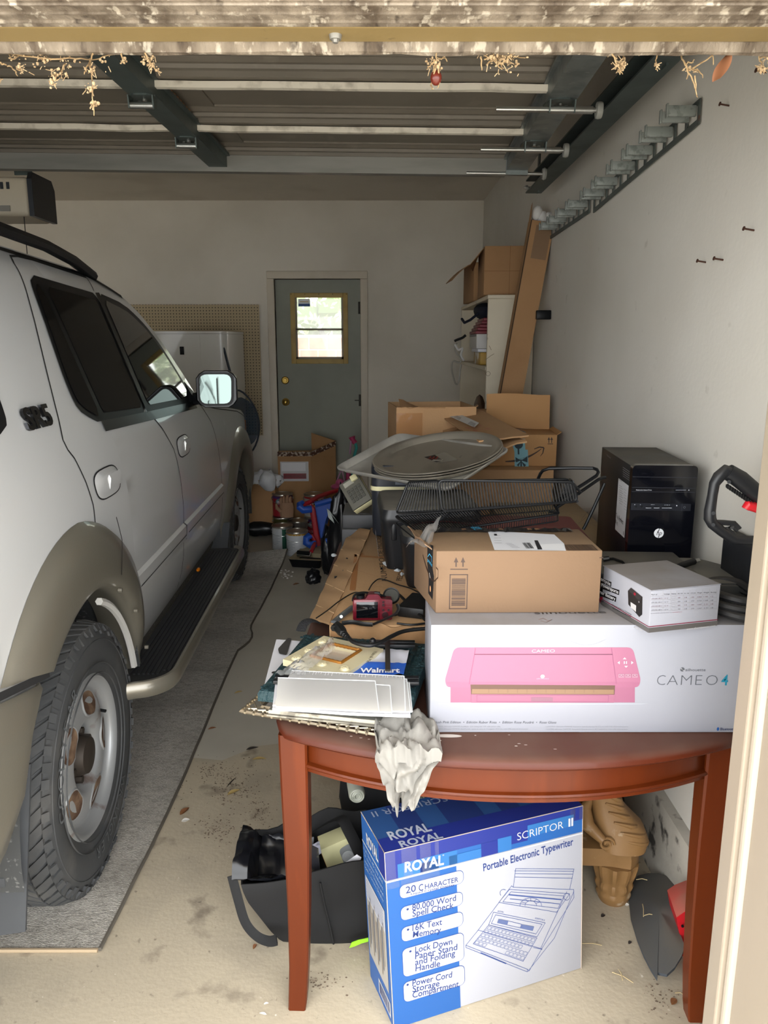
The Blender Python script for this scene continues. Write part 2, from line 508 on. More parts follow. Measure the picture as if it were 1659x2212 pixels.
for z in (1.78, 1.0, .25):
    b = B(); b.box(W_ - .02, -.006, z - .05, W_ + .004, 0, z + .05, .001); b.cyl((W_ - .004, -.007, z - .05), (W_ - .004, -.007, z + .05), .006, n=10); mk('hinge', b, mat('dark_hinge', '#33302b', .5, .6), d1)
b = B(); b.box(W_ - .055, -.012, .995, W_ + .0, 0, 1.003); mk('latch_hook', b, mat('dark_hinge', '', 0), d1)
b = B()
t_ = .062
for q in ((-t_, -.05, -DZ0, 0, .09, H_), (W_, -.05, -DZ0, W_ + t_, .09, H_), (-t_, -.05, H_, W_ + t_, .09, H_ + t_), (-.01, .048, -.02, .02, .09, H_), (W_ - .02, .048, -.02, W_ + .01, .09, H_), (-.01, .048, H_ - .02, W_ + .01, .09, H_ + .01)): b.box(*q, bev=.006)
mk('door_frame', b, m_trim, d1)
b = B(); b.box(0, .045, -.02, W_, .09, .004); mk('threshold', b, mat('dull_zinc', '', 0), d1, False)
# what stands outside the rear window
b = B(); b.box(-6, YB + .12, -.12, 6, 14, -.02); struct('ground', b, mat('lawn', '#6f7a4a', .9, var=[('#8d8a5e', 3, .4, .6, .7)]))
g = thing('brick_fence', 'low red brick fence with pale joints seen through the rear door window', 'fence', (-3, 8.9, -.02))
b = B(); b.box(0, .012, 0, 5, .1, 1.70); mk('mortar', b, mat('mortar', '#cfc6ba', .9), g, False)
me0 = None
for r in range(12):
    for i in range(24):
        if me0 is None:
            b = B(); b.box(0, 0, 0, .19, .05, .125, .004, 1); o = mk('brick', b, mat('red_brick', '#a5604a', .9, var=[('#c08a72', 9, .4, .65, .7)]), g); me0 = o.data
        else:
            o = bpy.data.objects.new('brick', me0); COL.objects.link(o); o.parent = g
        o.location = (.005 + i * .205 - (.1 if r % 2 else 0), 0, .005 + r * .14)
h = thing('hedge', 'pale green leafy hedge beyond the brick fence seen through the rear window', 'hedge', (-1.0, 10.2, -.02))
b = B()
for i in range(60):
    c = V((random.uniform(-1.9, 2.1), random.uniform(-.3, .5), random.uniform(.3, 2.3))); b.sphere(c, random.uniform(.22, .36), 8)
mk('crown', b, mat('hedge_inside', '#5c7048', .9), h)
b = B()
for i in range(2600):
    p = V((random.uniform(-2.1, 2.3), random.uniform(-.75, -.3), random.uniform(.2, 2.6))); s_ = random.uniform(.03, .06); a = V((random.uniform(-1, 1), random.uniform(-1, 1), random.uniform(-1, 1))).normalized(); c = a.orthogonal().normalized()
    b.add([p - a * s_, p + c * s_ * .5, p + a * s_, p - c * s_ * .5], [(0, 1, 2, 3)])
o = mk('foliage', b, mat('hedge_leaf', '#9fb083', .7, var=[('#c7cfae', 20, .4, .6, .8)]), h, False); o['kind'] = 'stuff'
# ================================================================ GARAGE DOOR (open, overhead)
m_door = mat('door_steel_inside', '#6e675c', .55, var=[('#5b554b', 3, .45, .7, .6), ('#8d8577', 12, .6, .75, .35)], bump=(6, .08))
m_galv = mat('galvanised_steel', '#7f8584', .45, .7, var=[('#5f6566', 14, .45, .65, .7), ('#9ba0a0', 30, .6, .7, .5)])
m_gdark = mat('dark_galvanised', '#56605e', .5, .55, var=[('#454d4c', 8, .45, .65, .7)])
m_lip = mat('white_joint_strip', '#d6cfc0', .6, var=[('#8f8778', 20, .5, .7, .7)])
m_shaft = mat('bright_steel', '#b9b9b4', .28, .9)
GZ = 2.33
gm = M.Translation((.60, 3.40, GZ)) @ M.Rotation(R(1.0), 4, 'Y') @ M.Rotation(R(-1.6), 4, 'Z')
gd = thing('garage_door', 'open overhead sectional garage door of ribbed grey steel under the ceiling', 'garage door', m=gm)
LW, SH = 5.0, .475
def section(i, name='door_panel', bend=0):
    y1 = -i * SH; y0 = y1 - SH + .012
    prof = [(y0, -.022), (y0 + .02, -.022), (y0 + .022, 0), (y0 + .045, .004), (y0 + .05, -.006), (y0 + .07, -.006), (y0 + .075, .004), (y0 + .10, .004), (y0 + .12, .014), (y1 - .12, .014), (y1 - .10, .004), (y1 - .085, .004), (y1 - .08, -.006), (y1 - .06, -.006), (y1 - .055, .004), (y1 - .03, .004), (y1 - .028, -.012), (y1, -.012), (y1, .03), (y0, .03)]
    b = B(); b.prism(prof, -LW, 0, lambda a, c, h: (h, a, c))
    return b
for i in range(4):
    bb = section(i)
    o = mk('door_panel', bb, m_door, gd, False)
    if i == 3: o.matrix_basis = M.Translation((0, -3 * SH, 0)) @ M.Rotation(R(16), 4, 'X') @ M.Translation((0, 3 * SH, 0))
    if i < 3:                                        # long pressed rectangles
        b = B()
        for k in range(4):
            x1 = -.10 - k * 1.24; x0 = x1 - 1.06; ya, yb = -i * SH - SH + .135, -i * SH - .135
            for (p, q_) in (((x0, ya), (x1, ya + .008)), ((x0, yb - .008), (x1, yb)), ((x0, ya), (x0 + .008, yb)), ((x1 - .008, ya), (x1, yb))): b.box(p[0], p[1], .008, q_[0], q_[1], .016)
        mk('pressed_moulding', b, m_door, o, False)
for i in (0, 1, 2):
    y = -i * SH - SH
    if i == 2: continue
    b = B(); b.grid(lambda u, v: (-LW + LW * u, y - .006 + .004 * NZ.noise(V((u * 14, i, 0))) + .022 * v, -.034 + .003 * NZ.noise(V((u * 25, 5 + i, 0)))), 80, 1, .018, (0, 0, 1))
    mk('joint_strip', b, m_lip, gd)
def stile(x, w_, m_):
    b = B(); b.box(x - w_ / 2, -3 * SH + .02, -.058, x + w_ / 2, -.01, -.004); b.box(x - w_ / 2 - .012, -3 * SH + .02, -.016, x + w_ / 2 + .012, -.01, -.006)
    return mk('stile', b, m_, gd, False)
for x in (-1.285, -2.6, -3.9): stile(x, .075, m_gdark)
stile(-.055, .085, m_galv)
b = B()
for j in range(8):
    y = -.62 - j * .034; b.box(-1.245, y, -.0045, -1.238, y + .018, -.001)
mk('old_glue', b, mat('orange_glue', '#b06a2c', .7), gd, False)
def hinge(x, y, z=-.062):
    b = B()
    f = [(-.045, .05), (-.04, -.012), (-.02, -.03), (.02, -.03), (.04, -.012), (.045, .05)]
    b.prism([(x + p, y + q_) for p, q_ in f], z, z + .006)
    for s_ in (-1, 1): b.prism([(y - .03, z), (y + .01, z), (y + .0, z - .03), (y - .022, z - .034)], x + s_ * .036 - .002, x + s_ * .036 + .002, lambda a, c, h: (h, a, c))
    o = mk('hinge', b, m_gdark, gd, False)
    b = B(); b.cyl((x - .034, y - .012, z - .024), (x + .034, y - .012, z - .024), .010, n=14); mk('barrel', b, m_shaft, o)
    for dx, dy in ((-.022, .035), (.02, .035), (0, .015)):
        b = B(); b.cyl((x + dx, y + dy, z), (x + dx, y + dy, z - .006), .007, n=6); mk('bolt', b, m_shaft, o)
    return o
for x in (-1.285, -2.6): hinge(x, -SH); hinge(x, -2 * SH)
for x, y in ((-.055, -SH), (-.055, -2 * SH)):
    hinge(x, y)
    b = B(); b.cyl((x - .19, y - .012, -.086), (x + .115, y - .012, -.086), .0075, n=12); b.cyl((x - .03, y - .012, -.086), (x + .09, y - .012, -.086), .011, n=12); o = mk('roller_shaft', b, m_shaft, gd)
    b = B(); b.lathe([(0, .10), (.012, .098), (.022, .10), (.024, .108), (.022, .116), (.012, .118), (0, .116)], 20, (x, y - .012, -.086), 'x'); mk('roller', b, mat('grey_nylon', '#8a8a84', .5), o)
b = B(); b.box(-.10, -.028, -.075, -.01, -.004, .0); b.box(-.075, -.031, -.05, -.045, -.029, -.01); b.cyl((-.06, -.028, -.045), (-.06, -.036, -.045), .009, n=6); mk('top_bracket', b, m_galv, gd, False)
b = B(); b.cyl((-.26, -.016, -.068), (.05, -.016, -.068), .007, n=12); o = mk('roller_shaft', b, m_shaft, gd)
b = B(); b.lathe([(0, .05), (.02, .05), (.024, .058), (.02, .066), (0, .066)], 18, (0, -.016, -.068), 'x'); mk('roller', b, mat('grey_nylon', '', 0), o)
b = B(); b.prism([(-.02, -.075), (.024, -.075), (.024, -.069), (-.014, -.069), (-.014, .0), (.0, .0), (.0, .006), (-.02, .006)], -LW, -.10, lambda a, c, h: (h, a, c)); mk('strut', b, mat('brushed_strut', '#8b8982', .5, .55, var=[('#6a6862', 5, .45, .7, .5), ('#96805a', 2.6, .7, .74, .9)], stretch=(.5, 3, 3)), gd, False)
for x in (-1.28, -2.05, -2.62):
    b = B(); b.cyl((x, -.008, .006), (x, -.008, .016), .008, n=6); b.cyl((x, -.022, -.004), (x, -.028, -.004), .008, n=6); mk('bolt', b, m_shaft, gd)
# bottom roller shaft by the jamb
b = B(); b.cyl((-.02, -1.99, -.24), (.22, -1.99, -.24), .008, n=12); b.lathe([(0, .19), (.022, .19), (.022, .205), (0, .205)], 16, (0, -1.99, -.24), 'x'); mk('roller_shaft', b, m_shaft, gd)
# fixed track
tr = thing('door_track', 'galvanised steel door track running along the right wall under the ceiling', 'track', (.712, 0, 2.335))
cs = [(.028, .03), (-.028, .03), (-.028, -.03), (-.004, -.034), (.028, -.030), (.028, -.024), (-.022, -.024), (-.022, .024), (.028, .024)]
b = B(); b.prism([(p, q_) for p, q_ in [(.026, .03), (-.026, .03), (-.026, .024), (.02, .024), (.02, -.024), (-.026, -.024), (-.026, -.03), (.026, -.03)]], 1.75, 3.98, lambda a, c, h: (a, h, c - .012))
mk('rail', b, m_gdark, tr, False)
b = B(); b.prism([(.026, -.03), (.05, -.03), (.05, -.026), (.03, -.026), (.03, .05), (.026, .05)], 1.75, 3.98, lambda a, c, h: (a, h, c - .012)); mk('rail_angle', b, m_gdark, tr, False)
b = B(); b.tube([(0, 1.75, -.012), (0, 1.55, -.04), (0, 1.40, -.13), (0, 1.33, -.28), (0, 1.32, -.5), (0, 1.32, -2.33)], .02, 6, flat=(.03, .02)); mk('curved_rail', b, m_gdark, tr, False)
b = B(); b.box(.02, 3.90, -.05, .026, 3.94, .40); b.box(.02, 2.2, -.05, .026, 2.24, .40); mk('hanger', b, m_gdark, tr, False)
b = B(); b.cyl((.03, 3.9, -.03), (-.05, 3.9, -.03), .005, n=8); b.cyl((-.03, 3.9, -.03), (-.042, 3.9, -.03), .011, n=6); mk('bolt', b, m_shaft, tr)
# opener motor
op = thing('door_opener', 'cream and black garage door opener motor hung from the ceiling', 'opener', (-1.60, 3.72, 2.15))
b = B(); b.box(-.40, 0, .0, -.015, .26, .17, .02, 3); mk('housing', b, mat('cream_plastic', '#c9bda6', .45), op)
b = B(); b.prism([(.0, .0), (.0, .16), (.02, .19), (.22, .19), (.25, .15), (.25, .0)], -.014, .008, lambda a, c, h: (h, a, c)); mk('end_cover', b, mat('black_plastic', '#23262a', .4, dust=('#8b8578', .35)), op, False)
for i in range(5):
    b = B(); b.box(-.22 + i * .028, -.002, .115, -.206 + i * .028, .004, .145); mk('vent_slot', b, mat('black_plastic', '', 0), op, False)
b = B(); b.box(-.08, .03, .18, .0, .035, .24); b.box(-.06, .03, .2, -.05, .04, .60); b.box(-.35, .03, .17, -.34, .04, .60); mk('bracket', b, m_gdark, op, False)
b = B(); b.box(-.30, -.004, .02, -.10, .002, .045, .001); mk('lamp_lens', b, mat('smoked_lens', '#8a857c', .3), op, False)
b = B(); b.tube([(-.05, .02, .0), (-.052, .02, -.2), (-.047, .022, -.42)], .0022, 6); mk('pull_wire', b, mat('dark_wire', '#2a2724', .6), op)
# ================================================================ CAR
m_car = mat('silver_paint', '#dcdddd', .30, .22, coat=.8, spec=.6)
m_flare = mat('champagne_paint', '#827d71', .32, .45, coat=.5, bump=(200, .03))
m_blk = mat('black_trim', '#101113', .4, spec=.22)
m_gl = mat('tinted_glass', '#0a0b0c', .03, spec=.5)
m_gl2 = mat('privacy_glass', '#060607', .08, spec=.06)
m_rub = mat('tyre_rubber', '#3c3d3e', .75, var=[('#575552', 9, .5, .75, .6)], bump=(90, .15, .002))
m_gap = mat('panel_gap', '#1c1c1d', .8)
car = thing('car', 'silver and champagne sport utility car parked on the carpet strip, seen from behind', 'car', (-1.81, 2.02, .011), R(2.2))
PX = [(.38, .86), (.45, .905), (.52, .94), (.62, .962), (.75, .972), (.9, .978), (1.05, .974), (1.12, .968), (1.22, .948), (1.30, .925), (1.36, .903), (1.5, .855), (1.65, .805), (1.74, .773), (1.79, .752), (1.83, .722), (1.86, .67)]
_SM = {}
def sm(pts, x):                         # smooth table lookup
    k = round(x, 4)
    if k not in _SM: _SM[k] = sum(lerp(pts, x + .055 * (j - 5) / 5) * (6 - abs(j - 5)) for j in range(11)) / 36
    return _SM[k]
def bx(s, z):
    k = 1.0
    if s > 3.0: k -= .13 * ((s - 3.0) / .95) ** 2.2
    if s < -.7: k -= .05 * ((-.7 - s) / .5) ** 2
    return sm(PX, z) * k
TOPZ = [(-1.15, 1.60), (-1.05, 1.80), (-.9, 1.85), (.24, 1.855), (.9, 1.84), (1.1, 1.815), (1.28, 1.77), (1.46, 1.70), (1.6, 1.62), (1.72, 1.53), (1.84, 1.42), (1.95, 1.30), (2.02, 1.255), (2.6, 1.20), (3.2, 1.13), (3.6, 1.04), (3.85, .92), (3.95, .80)]
AR = .505
def zlow(s, side=0):
    for c in (-.02, 3.0):
        d = abs(s - c)
        if d < AR - 1e-6 or (side and d < AR + 1e-6 and side * (c - s) > 0): return .39 + math.sqrt(max(0, AR * AR - d * d))
    return .42
ss = set([-1.15, -1.05, -.9, -.7, .6, .8, 1.0, 1.1, 1.2, 1.28, 1.37, 1.46, 1.53, 1.6, 1.66, 1.72, 1.78, 1.84, 1.9, 1.95, 2.02, 2.15, 2.3, 2.45, 3.5, 3.6, 3.7, 3.8, 3.88, 3.95])
for c in (-.02, 3.0):
    for i in range(1, 24): ss.add(round(c - AR * math.cos(math.pi * i / 24), 4))
ss = sorted(ss)
cols = [(s, zlow(s)) for s in ss]
for c in (-.02, 3.0):
    cols += [(c - AR, .42), (c - AR + 1e-4, .392), (c + AR - 1e-4, .392), (c + AR, .42)]
cols.sort()
NR = 64
def body(sgn):
    b = B()
    P = []
    for s, zl in cols:
        zt = lerp(TOPZ, s)
        P.append([V((sgn * bx(s, zl + (zt - zl) * j / NR), s, zl + (zt - zl) * j / NR)) for j in range(NR + 1)])
    b.loft(P, cap=False, closed=False)
    return b, P
b, PR_ = body(1); mk('body_side', b, m_car, car, ang=70)
b, PL_ = body(-1); mk('body_side', b, m_car, car, ang=70)
def top(s0, s1, crown, name, m_):
    b = B(); rows = []
    for (s, zl), pr in zip(cols, PR_):
        if s0 - 1e-6 <= s <= s1 + 1e-6:
            e = pr[-1]
            rows.append([V((e.x * t, s + (.12 * crown * (1 - t * t) if name == 'windscreen' else 0), e.z + crown * (1 - abs(t) ** 2.2))) for t in [1 - 2 * j / 16 for j in range(17)]])
    b.loft(rows, cap=False, closed=False)
    return mk(name, b, m_, car, ang=60)
top(-1.15, 1.28, .045, 'roof', m_car); top(1.28, 1.95, .03, 'windscreen', m_gl); top(1.95, 3.95, .06, 'bonnet', m_car)
for s_, nm in ((0, 'tailgate'), (-1, 'front_grille')):
    e = PR_[s_]; b = B(); b.loft([[V((p.x * t, p.y, p.z)) for t in (1, .5, 0, -.5, -1)] for p in e], cap=False, closed=False); mk(nm, b, m_car if s_ == 0 else m_blk, car)
b = B(); b.box(-.86, -1.1, .36, .86, 3.8, .44); mk('floor_pan', b, m_blk, car, False)
for c in (-.02, 3.0):                                     # dark wheel wells
    for sg in (1, -1):
        b = B(); A = arc(c, .39, AR, -5, 185, 24)
        b.loft([[V((sg * (bx(c, .8) - .004), p[0], p[1])) for p in A], [V((sg * .5, p[0], p[1])) for p in A]], cap=False, closed=False)
        b.add([(sg * .5, p[0], p[1]) for p in A], [tuple(range(len(A)))]); mk('wheel_well', b, mat('well_liner', '#3a3b3b', .9, var=[('#6a6a68', 80, .58, .68, .8)]), car)
def panel(poly, off, nz=14, ns=14):
    """polygon in (along, height) laid on the car's side"""
    zs = sorted(p[1] for p in poly); z0, z1 = zs[0], zs[-1]
    P = []
    for i in range(nz + 1):
        z = z0 + (z1 - z0) * (i / nz); z = min(max(z, z0 + 1e-4), z1 - 1e-4)
        xs = []
        for (a, c), (d, e) in zip(poly, poly[1:] + poly[:1]):
            if (c - z) * (e - z) <= 0 and c != e: xs.append(a + (d - a) * (z - c) / (e - c))
        P.append([(min(xs), max(xs), z)])
    b = B()
    b.loft([[V((bx(a + (d - a) * j / ns, z) + off, a + (d - a) * j / ns, z)) for j in range(ns + 1)] for ((a, d, z),) in P], cap=False, closed=False)
    return b
def seam(pts, w_=.006, off=.0018, n=6):
    b = B(); Q = []
    for (a, c), (d, e) in zip(pts, pts[1:]):
        for i in range(n): Q.append((a + (d - a) * i / n, c + (e - c) * i / n))
    Q.append(pts[-1])
    L = []
    for i, q in enumerate(Q):
        a = Q[max(0, i - 1)]; c = Q[min(len(Q) - 1, i + 1)]
        d = V((c[0] - a[0], c[1] - a[1])).normalized(); p = V((-d.y, d.x)) * w_ / 2
        L.append([V((bx(q[0] + k * p.x, q[1] + k * p.y) + off, q[0] + k * p.x, q[1] + k * p.y)) for k in (-1, 1)])
    b.loft(L, cap=False, closed=False)
    return b
def rnd(poly, r, n=4):
    out = []
    k = len(poly)
    for i in range(k):
        a, c, d = V(poly[i - 1]), V(poly[i]), V(poly[(i + 1) % k])
        r1 = min(r, (a - c).length * .45, (d - c).length * .45)
        p, q = c + (a - c).normalized() * r1, c + (d - c).normalized() * r1
        for j in range(n + 1):
            t = j / n; out.append(tuple(p * (1 - t) ** 2 + c * 2 * t * (1 - t) + q * t * t))
    return out
RW = [(.335, 1.775), (.935, 1.758), (.97, 1.308), (.41, 1.318), (.268, 1.375), (.268, 1.46)]
FW = [(.945, 1.758), (1.10, 1.752), (1.28, 1.724), (1.45, 1.66), (1.60, 1.565), (1.70, 1.47), (1.79, 1.36), (1.83, 1.285), (.97, 1.306)]
QW = [(-.95, 1.72), (-.13, 1.74), (-.20, 1.36), (-.95, 1.40)]
for nm, pl, gl in (('rear_door_window', RW, [(.44, 1.745), (.89, 1.735), (.925, 1.332), (.475, 1.345)]), ('front_door_window', FW, [(.995, 1.735), (1.10, 1.725), (1.28, 1.695), (1.44, 1.632), (1.57, 1.548), (1.67, 1.45), (1.745, 1.36), (1.76, 1.315), (1.02, 1.332)]), ('quarter_window', QW, [(-.9, 1.69), (-.17, 1.71), (-.23, 1.39), (-.9, 1.43)])):
    fr = mk(nm, panel(rnd(pl, .06), .004, 24, 10), m_blk, car, ang=60)
    mk('glass', panel(rnd(gl, .03), .0062, 24, 10), m_gl if nm[0] == 'f' else m_gl2, fr, ang=60)
    if nm == 'rear_door_window':
        mk('divider_glass', panel(rnd([(.35, 1.745), (.40, 1.745), (.435, 1.345), (.39, 1.345), (.295, 1.395), (.292, 1.46)], .02), .0062, 16, 4), m_gl2, fr, ang=60)
        mk('divider_bar', seam([(.415, 1.75), (.452, 1.335)], .016, .009), m_blk, fr)
    if nm == 'front_door_window': mk('b_pillar', seam([(.945, 1.757), (.975, 1.31)], .05, .008), m_blk, fr)
mk('belt_moulding', seam([(.42, 1.312), (1.0, 1.294), (1.83, 1.272)], .034, .008, 10), mat('black_gloss', '#0c0d0e', .25, coat=.1, spec=.3), car)
b = B(); b.box(0, 0, 0, .02, .02, .03); 
# mirrored plain glass on the far side
for pl in (RW, FW, QW):
    b = panel(rnd(pl, .06), .004, 10, 6)
    for v in b.bm.verts: v.co.x *= -1
    mk('far_window', b, m_gl, car, ang=60)
# panel gaps
REARGAP = [(.96, 1.812), (.50, 1.83), (.387, 1.828), (.33, 1.822), (.303, 1.80), (.28, 1.73), (.234, 1.625), (.11, 1.364), (.077, 1.309), (.082, 1.28), (.105, 1.253), (.13, 1.18), (.14, 1.11), (.128, 1.046)]
mk('door_gap', seam(REARGAP, .007), m_gap, car); mk('door_gap', seam([(1.0, 1.30), (1.10, 1.23), (1.19, 1.134), (1.235, 1.0), (1.255, .86), (1.26, .43)], .007), m_gap, car)
mk('door_gap', seam([(.935, 1.762), (.96, 1.812)], .007), m_gap, car)
mk('door_gap', seam([(1.95, 1.262), (2.09, 1.165), (2.18, 1.02), (2.25, .85), (2.29, .70), (2.3, .45)], .007), m_gap, car)
mk('roof_moulding', seam([(-.9, 1.842), (.24, 1.842), (.98, 1.822), (1.28, 1.76)], .014, .004), m_blk, car)
mk('bonnet_gap', seam([(1.93, 1.265), (2.3, 1.215), (3.0, 1.14), (3.5, 1.05)], .006), m_gap, car)
# handles: rounded cup with a grip
def handle(s, z, k=1.0):
    b = B(); A = [(s + .115 * k * (abs(math.cos(t)) ** .6) * (1 if math.cos(t) > 0 else -1), z + .042 * (abs(math.sin(t)) ** .7) * (1 if math.sin(t) > 0 else -1)) for t in [2 * math.pi * i / 28 for i in range(28)]]
    b.add([(bx(p, q) + .003, p, q) for p, q in A] + [(bx(s, z) + .003 + .007, s + (p - s) * .75, z + (q - z) * .7) for p, q in A], [(i, (i + 1) % 28, 28 + (i + 1) % 28, 28 + i) for i in range(28)] + [tuple(range(28, 56))])
    o = mk('door_handle', b, m_car, car)
    b = B(); A2 = [(s + (p - s) * 1.06, z + (q - z) * 1.10) for p, q in A]; b.add([(bx(p, q) + .002, p, q) for p, q in A2], [tuple(range(28))]); mk('handle_gap', b, m_gap, o)
    b = B(); x = bx(s, z)
    b.loft([[V((x + .004 + h * .55, s + a, z + c)) for a, c, h in ((-.01 + t * .11, -.022, .012), (-.01 + t * .11, .012, .022), (-.01 + t * .11, .024, .012), (-.01 + t * .11, .010, .004))] for t in (0, .3, .7, 1)]); mk('grip', b, m_car, o)
handle(.305, 1.15); handle(1.375, 1.125)
if 1:                                                      # lettering on the rear quarter
    q = Pr(car, (bx(-.05, 1.36) + .003, -.115, 1.355), (-.42 * 0, 1, 0), (-.30, 0, 1), world=None)
    q.text(mat('chrome_dark', '#3a3a3c', .2, .9), 'SR5', 0, 0, .055, .165, L=1, bold=.03, ext=.008, nm='badge'); q.done()
# side moulding in two lengths
for a, c in ((.475, 1.25), (1.268, 2.25)):
    z0, z1 = .71, .798
    b = B(); prof = [(0, z0), (.012, z0 + .012), (.014, (z0 + z1) / 2), (.012, z1 - .012), (0, z1)]
    b.loft([[V((bx(s, z) + e + .001, s + (.03 * (1 - (z - z0) / (z1 - z0)) if s < .6 else 0), z)) for e, z in prof] for s in [a + (c - a) * i / 10 for i in range(11)]], cap=False, closed=False); mk('side_moulding', b, m_car, car)
    mk('moulding_groove', seam([(a + .03, .745), (c, .745)], .004, .0155), m_gap, car)
# wheel arch flares
def flare(c, a0, a1, ro, name='arch_flare', sg=1, ri=.495, tilt=0):
    b = B(); n = 30; rows = []
    for i in range(n + 1):
        t = i / n; a = R(a0 + (a1 - a0) * t)
        def pt(r, e):
            a = R(a0 + (a1 + tilt * (r - ri) / .2 - a0) * t)
            z = .39 + r * math.sin(a); s = c + r * math.cos(a)
            return V((sg * (sm(PX, max(z, .5)) + e), s, z))
        o_ = ro(t)
        rows.append([pt(o_, .001), pt(o_ - .015, .018), pt(o_ - .07, .034), pt(ri + .035, .036), pt(ri + .012, .028), pt(ri, .010), pt(ri, -.10)])
    b.loft(rows, cap=False, closed=False)
    return mk(name, b, m_flare, car, ang=50)
for sg in (1, -1):
    flare(-.02, 2, 126, lambda t: .60 + .10 * min(1, t * 1.6), sg=sg, tilt=12)
    flare(3.0, -4, 182, lambda t: .60 + .05 * math.sin(math.pi * t), sg=sg)
mk('flare_gap', seam([(.205, 1.06), (.235, .98), (.20, .88)], .006, .04), m_gap, car)
b = B(); A = arc(-.02, .39, .455, 12, 70, 12); b.tube([(.965, p, q) for p, q in A], .012, 6); mk('arch_liner_edge', b, mat('chalky_liner', '#b5b3ae', .8), car)
for a in (18, 40, 62):
    b = B(); p = arc(-.02, .39, .495, a, a, 1)[0]; b.cyl((1.0, p[0], p[1]), (1.012, p[0], p[1]), .007, n=8); mk('flare_screw', b, m_flare, car)
# rear bumper
for sg in (1,):
    b = B(); rows = []
    for z in (.785, .775, .70, .60, .52, .47, .44):
        se = -.02 - math.sqrt(max(.001, .50 ** 2 - max(0, z - .39) ** 2)) + .02 * (z - .6) - .035
        if z < .56: se -= (.56 - z) * 1.2
        x = 1.002 - .35 * max(0, .56 - z); kz = .24 * max(0, (z - .6) / .185)
        if z >= .78: x -= .012
        rows.append([V((x - .12, se + .005, z)), V((x - .01, se, z)), V((x, se - .03, z + kz * .03)), V((x + .002, se - .10, z + kz * .10)), V((x - .004, -.92, z + kz * .56)), V((.85, -1.16, z)), V((0, -1.22, z)), V((-.85, -1.16, z)), V((-.98, -.92, z)), V((-.98, -.55, z))])
    b.loft(rows, cap=False, closed=False); mk('rear_bumper', b, m_flare, car, ang=60)
    b = B(); b.loft([[V((1.0065, s_, .80 + .001 + (-.29 - s_) * .24)), V((1.0065, s_, .782 + (-.29 - s_) * .24))] for s_ in (-.36, -.42, -.55, -.9)], cap=False, closed=False); mk('bumper_gap', b, m_gap, car, False)
    b = B(); b.box(.972, -1.10, 1.0, .985, -.80, 1.30, .01); mk('tail_lamp', b, mat('red_lens', '#5a1010', .1), car)
# running board
for sg in (1, -1):
    X0, X1, Y0, Y1, zt = .93, 1.095, .36, 2.10, .455
    out = [(X0, Y1)] + arc(X1 - .06, Y1 - .04, .06, 60, 0, 5) + arc(X1 - .12, Y0 + .10, .12, 0, -80, 8) + [(X0, Y0 - .05)]
    b = B(); b.prism([(sg * p, q) for p, q in out], zt - .03, zt); o = mk('running_board', b, mat('ribbed_step', '#1d1e20', .6), car)
    b = B()
    for i in range(9): x = X0 + .016 + i * .016; b.box(sg * x, Y0 + .06 + (.03 if i > 6 else 0), zt, sg * (x + .008), Y1 - .05, zt + .004)
    mk('step_ribs', b, mat('ribbed_step', '', 0), o, False)
    edge = [(X0 - .02, Y0 - .055)] + [(p, q) for p, q in arc(X1 - .12, Y0 + .10, .125, -80, 0, 8)] + [(X1 + .005, Y0 + .4), (X1 + .005, Y1 - .04)] + arc(X1 - .06, Y1 - .04, .065, 0, 70, 4)
    b = B(); b.tube([(sg * p, q, zt - .018) for p, q in edge], .028, 10, flat=(.018, .030)); mk('step_rail', b, m_flare, o)
b = B(); b.sphere((.952, 1.62, .475), .02, 10, (.5, 1.2, .5)); mk('amber_lamp', b, mat('amber_lens', '#e07a10', .2), car)
b = B(); b.loft([[V((bx(s, .5) - .02, s, .50)), V((bx(s, .45) + .004, s, .44)), V((bx(s, .42) + .002, s, .40)), V((.86, s, .40))] for s in [.47 + i * .2 for i in range(10)]], cap=False, closed=False); mk('sill', b, mat('dirty_sill', '#4a4844', .8, var=[('#8a8780', 90, .6, .7, .8)]), car)
# mud flaps
for s0, nm in ((-.46, 'mud_flap'), (2.42, 'mud_flap')):
    b = B(); b.grid(lambda u, v: (.64 + .345 * u - .03 * (1 - v), s0 - .05 * (1 - v) - .02 * math.sin(math.pi * u), .23 + (.40 if s0 < 0 else .30) * v), 8, 8, .008, (0, 1, 0))
    o = mk('mud_flap', b, mat('grey_flap', '#37393c', .7, var=[('#45484a', 6, .5, .75, .5)]), car)
    if s0 < 0:
        for k in range(3):
            b = B(); b.box(.70, s0 - .066 + .006 * k, .36 + k * .05, .93, s0 - .056 + .006 * k, .385 + k * .05, .004); mk('flap_rib', b, mat('grey_flap', '', 0), o)
# roof rail
b = B(); b.tube([(.725, -1.0, 1.85), (.725, -.8, 1.885), (.725, .2, 1.892), (.725, .6, 1.884), (.725, .85, 1.862), (.725, 1.06, 1.825)], .02, 8, flat=(.020, .020)); mk('roof_rail', b, m_blk, car)
b = B(); b.tube([(-.735, -1.0, 1.86), (-.735, -.8, 1.905), (-.735, .2, 1.905), (-.735, .92, 1.868), (-.735, 1.06, 1.835)], .02, 8); mk('roof_rail', b, m_blk, car)
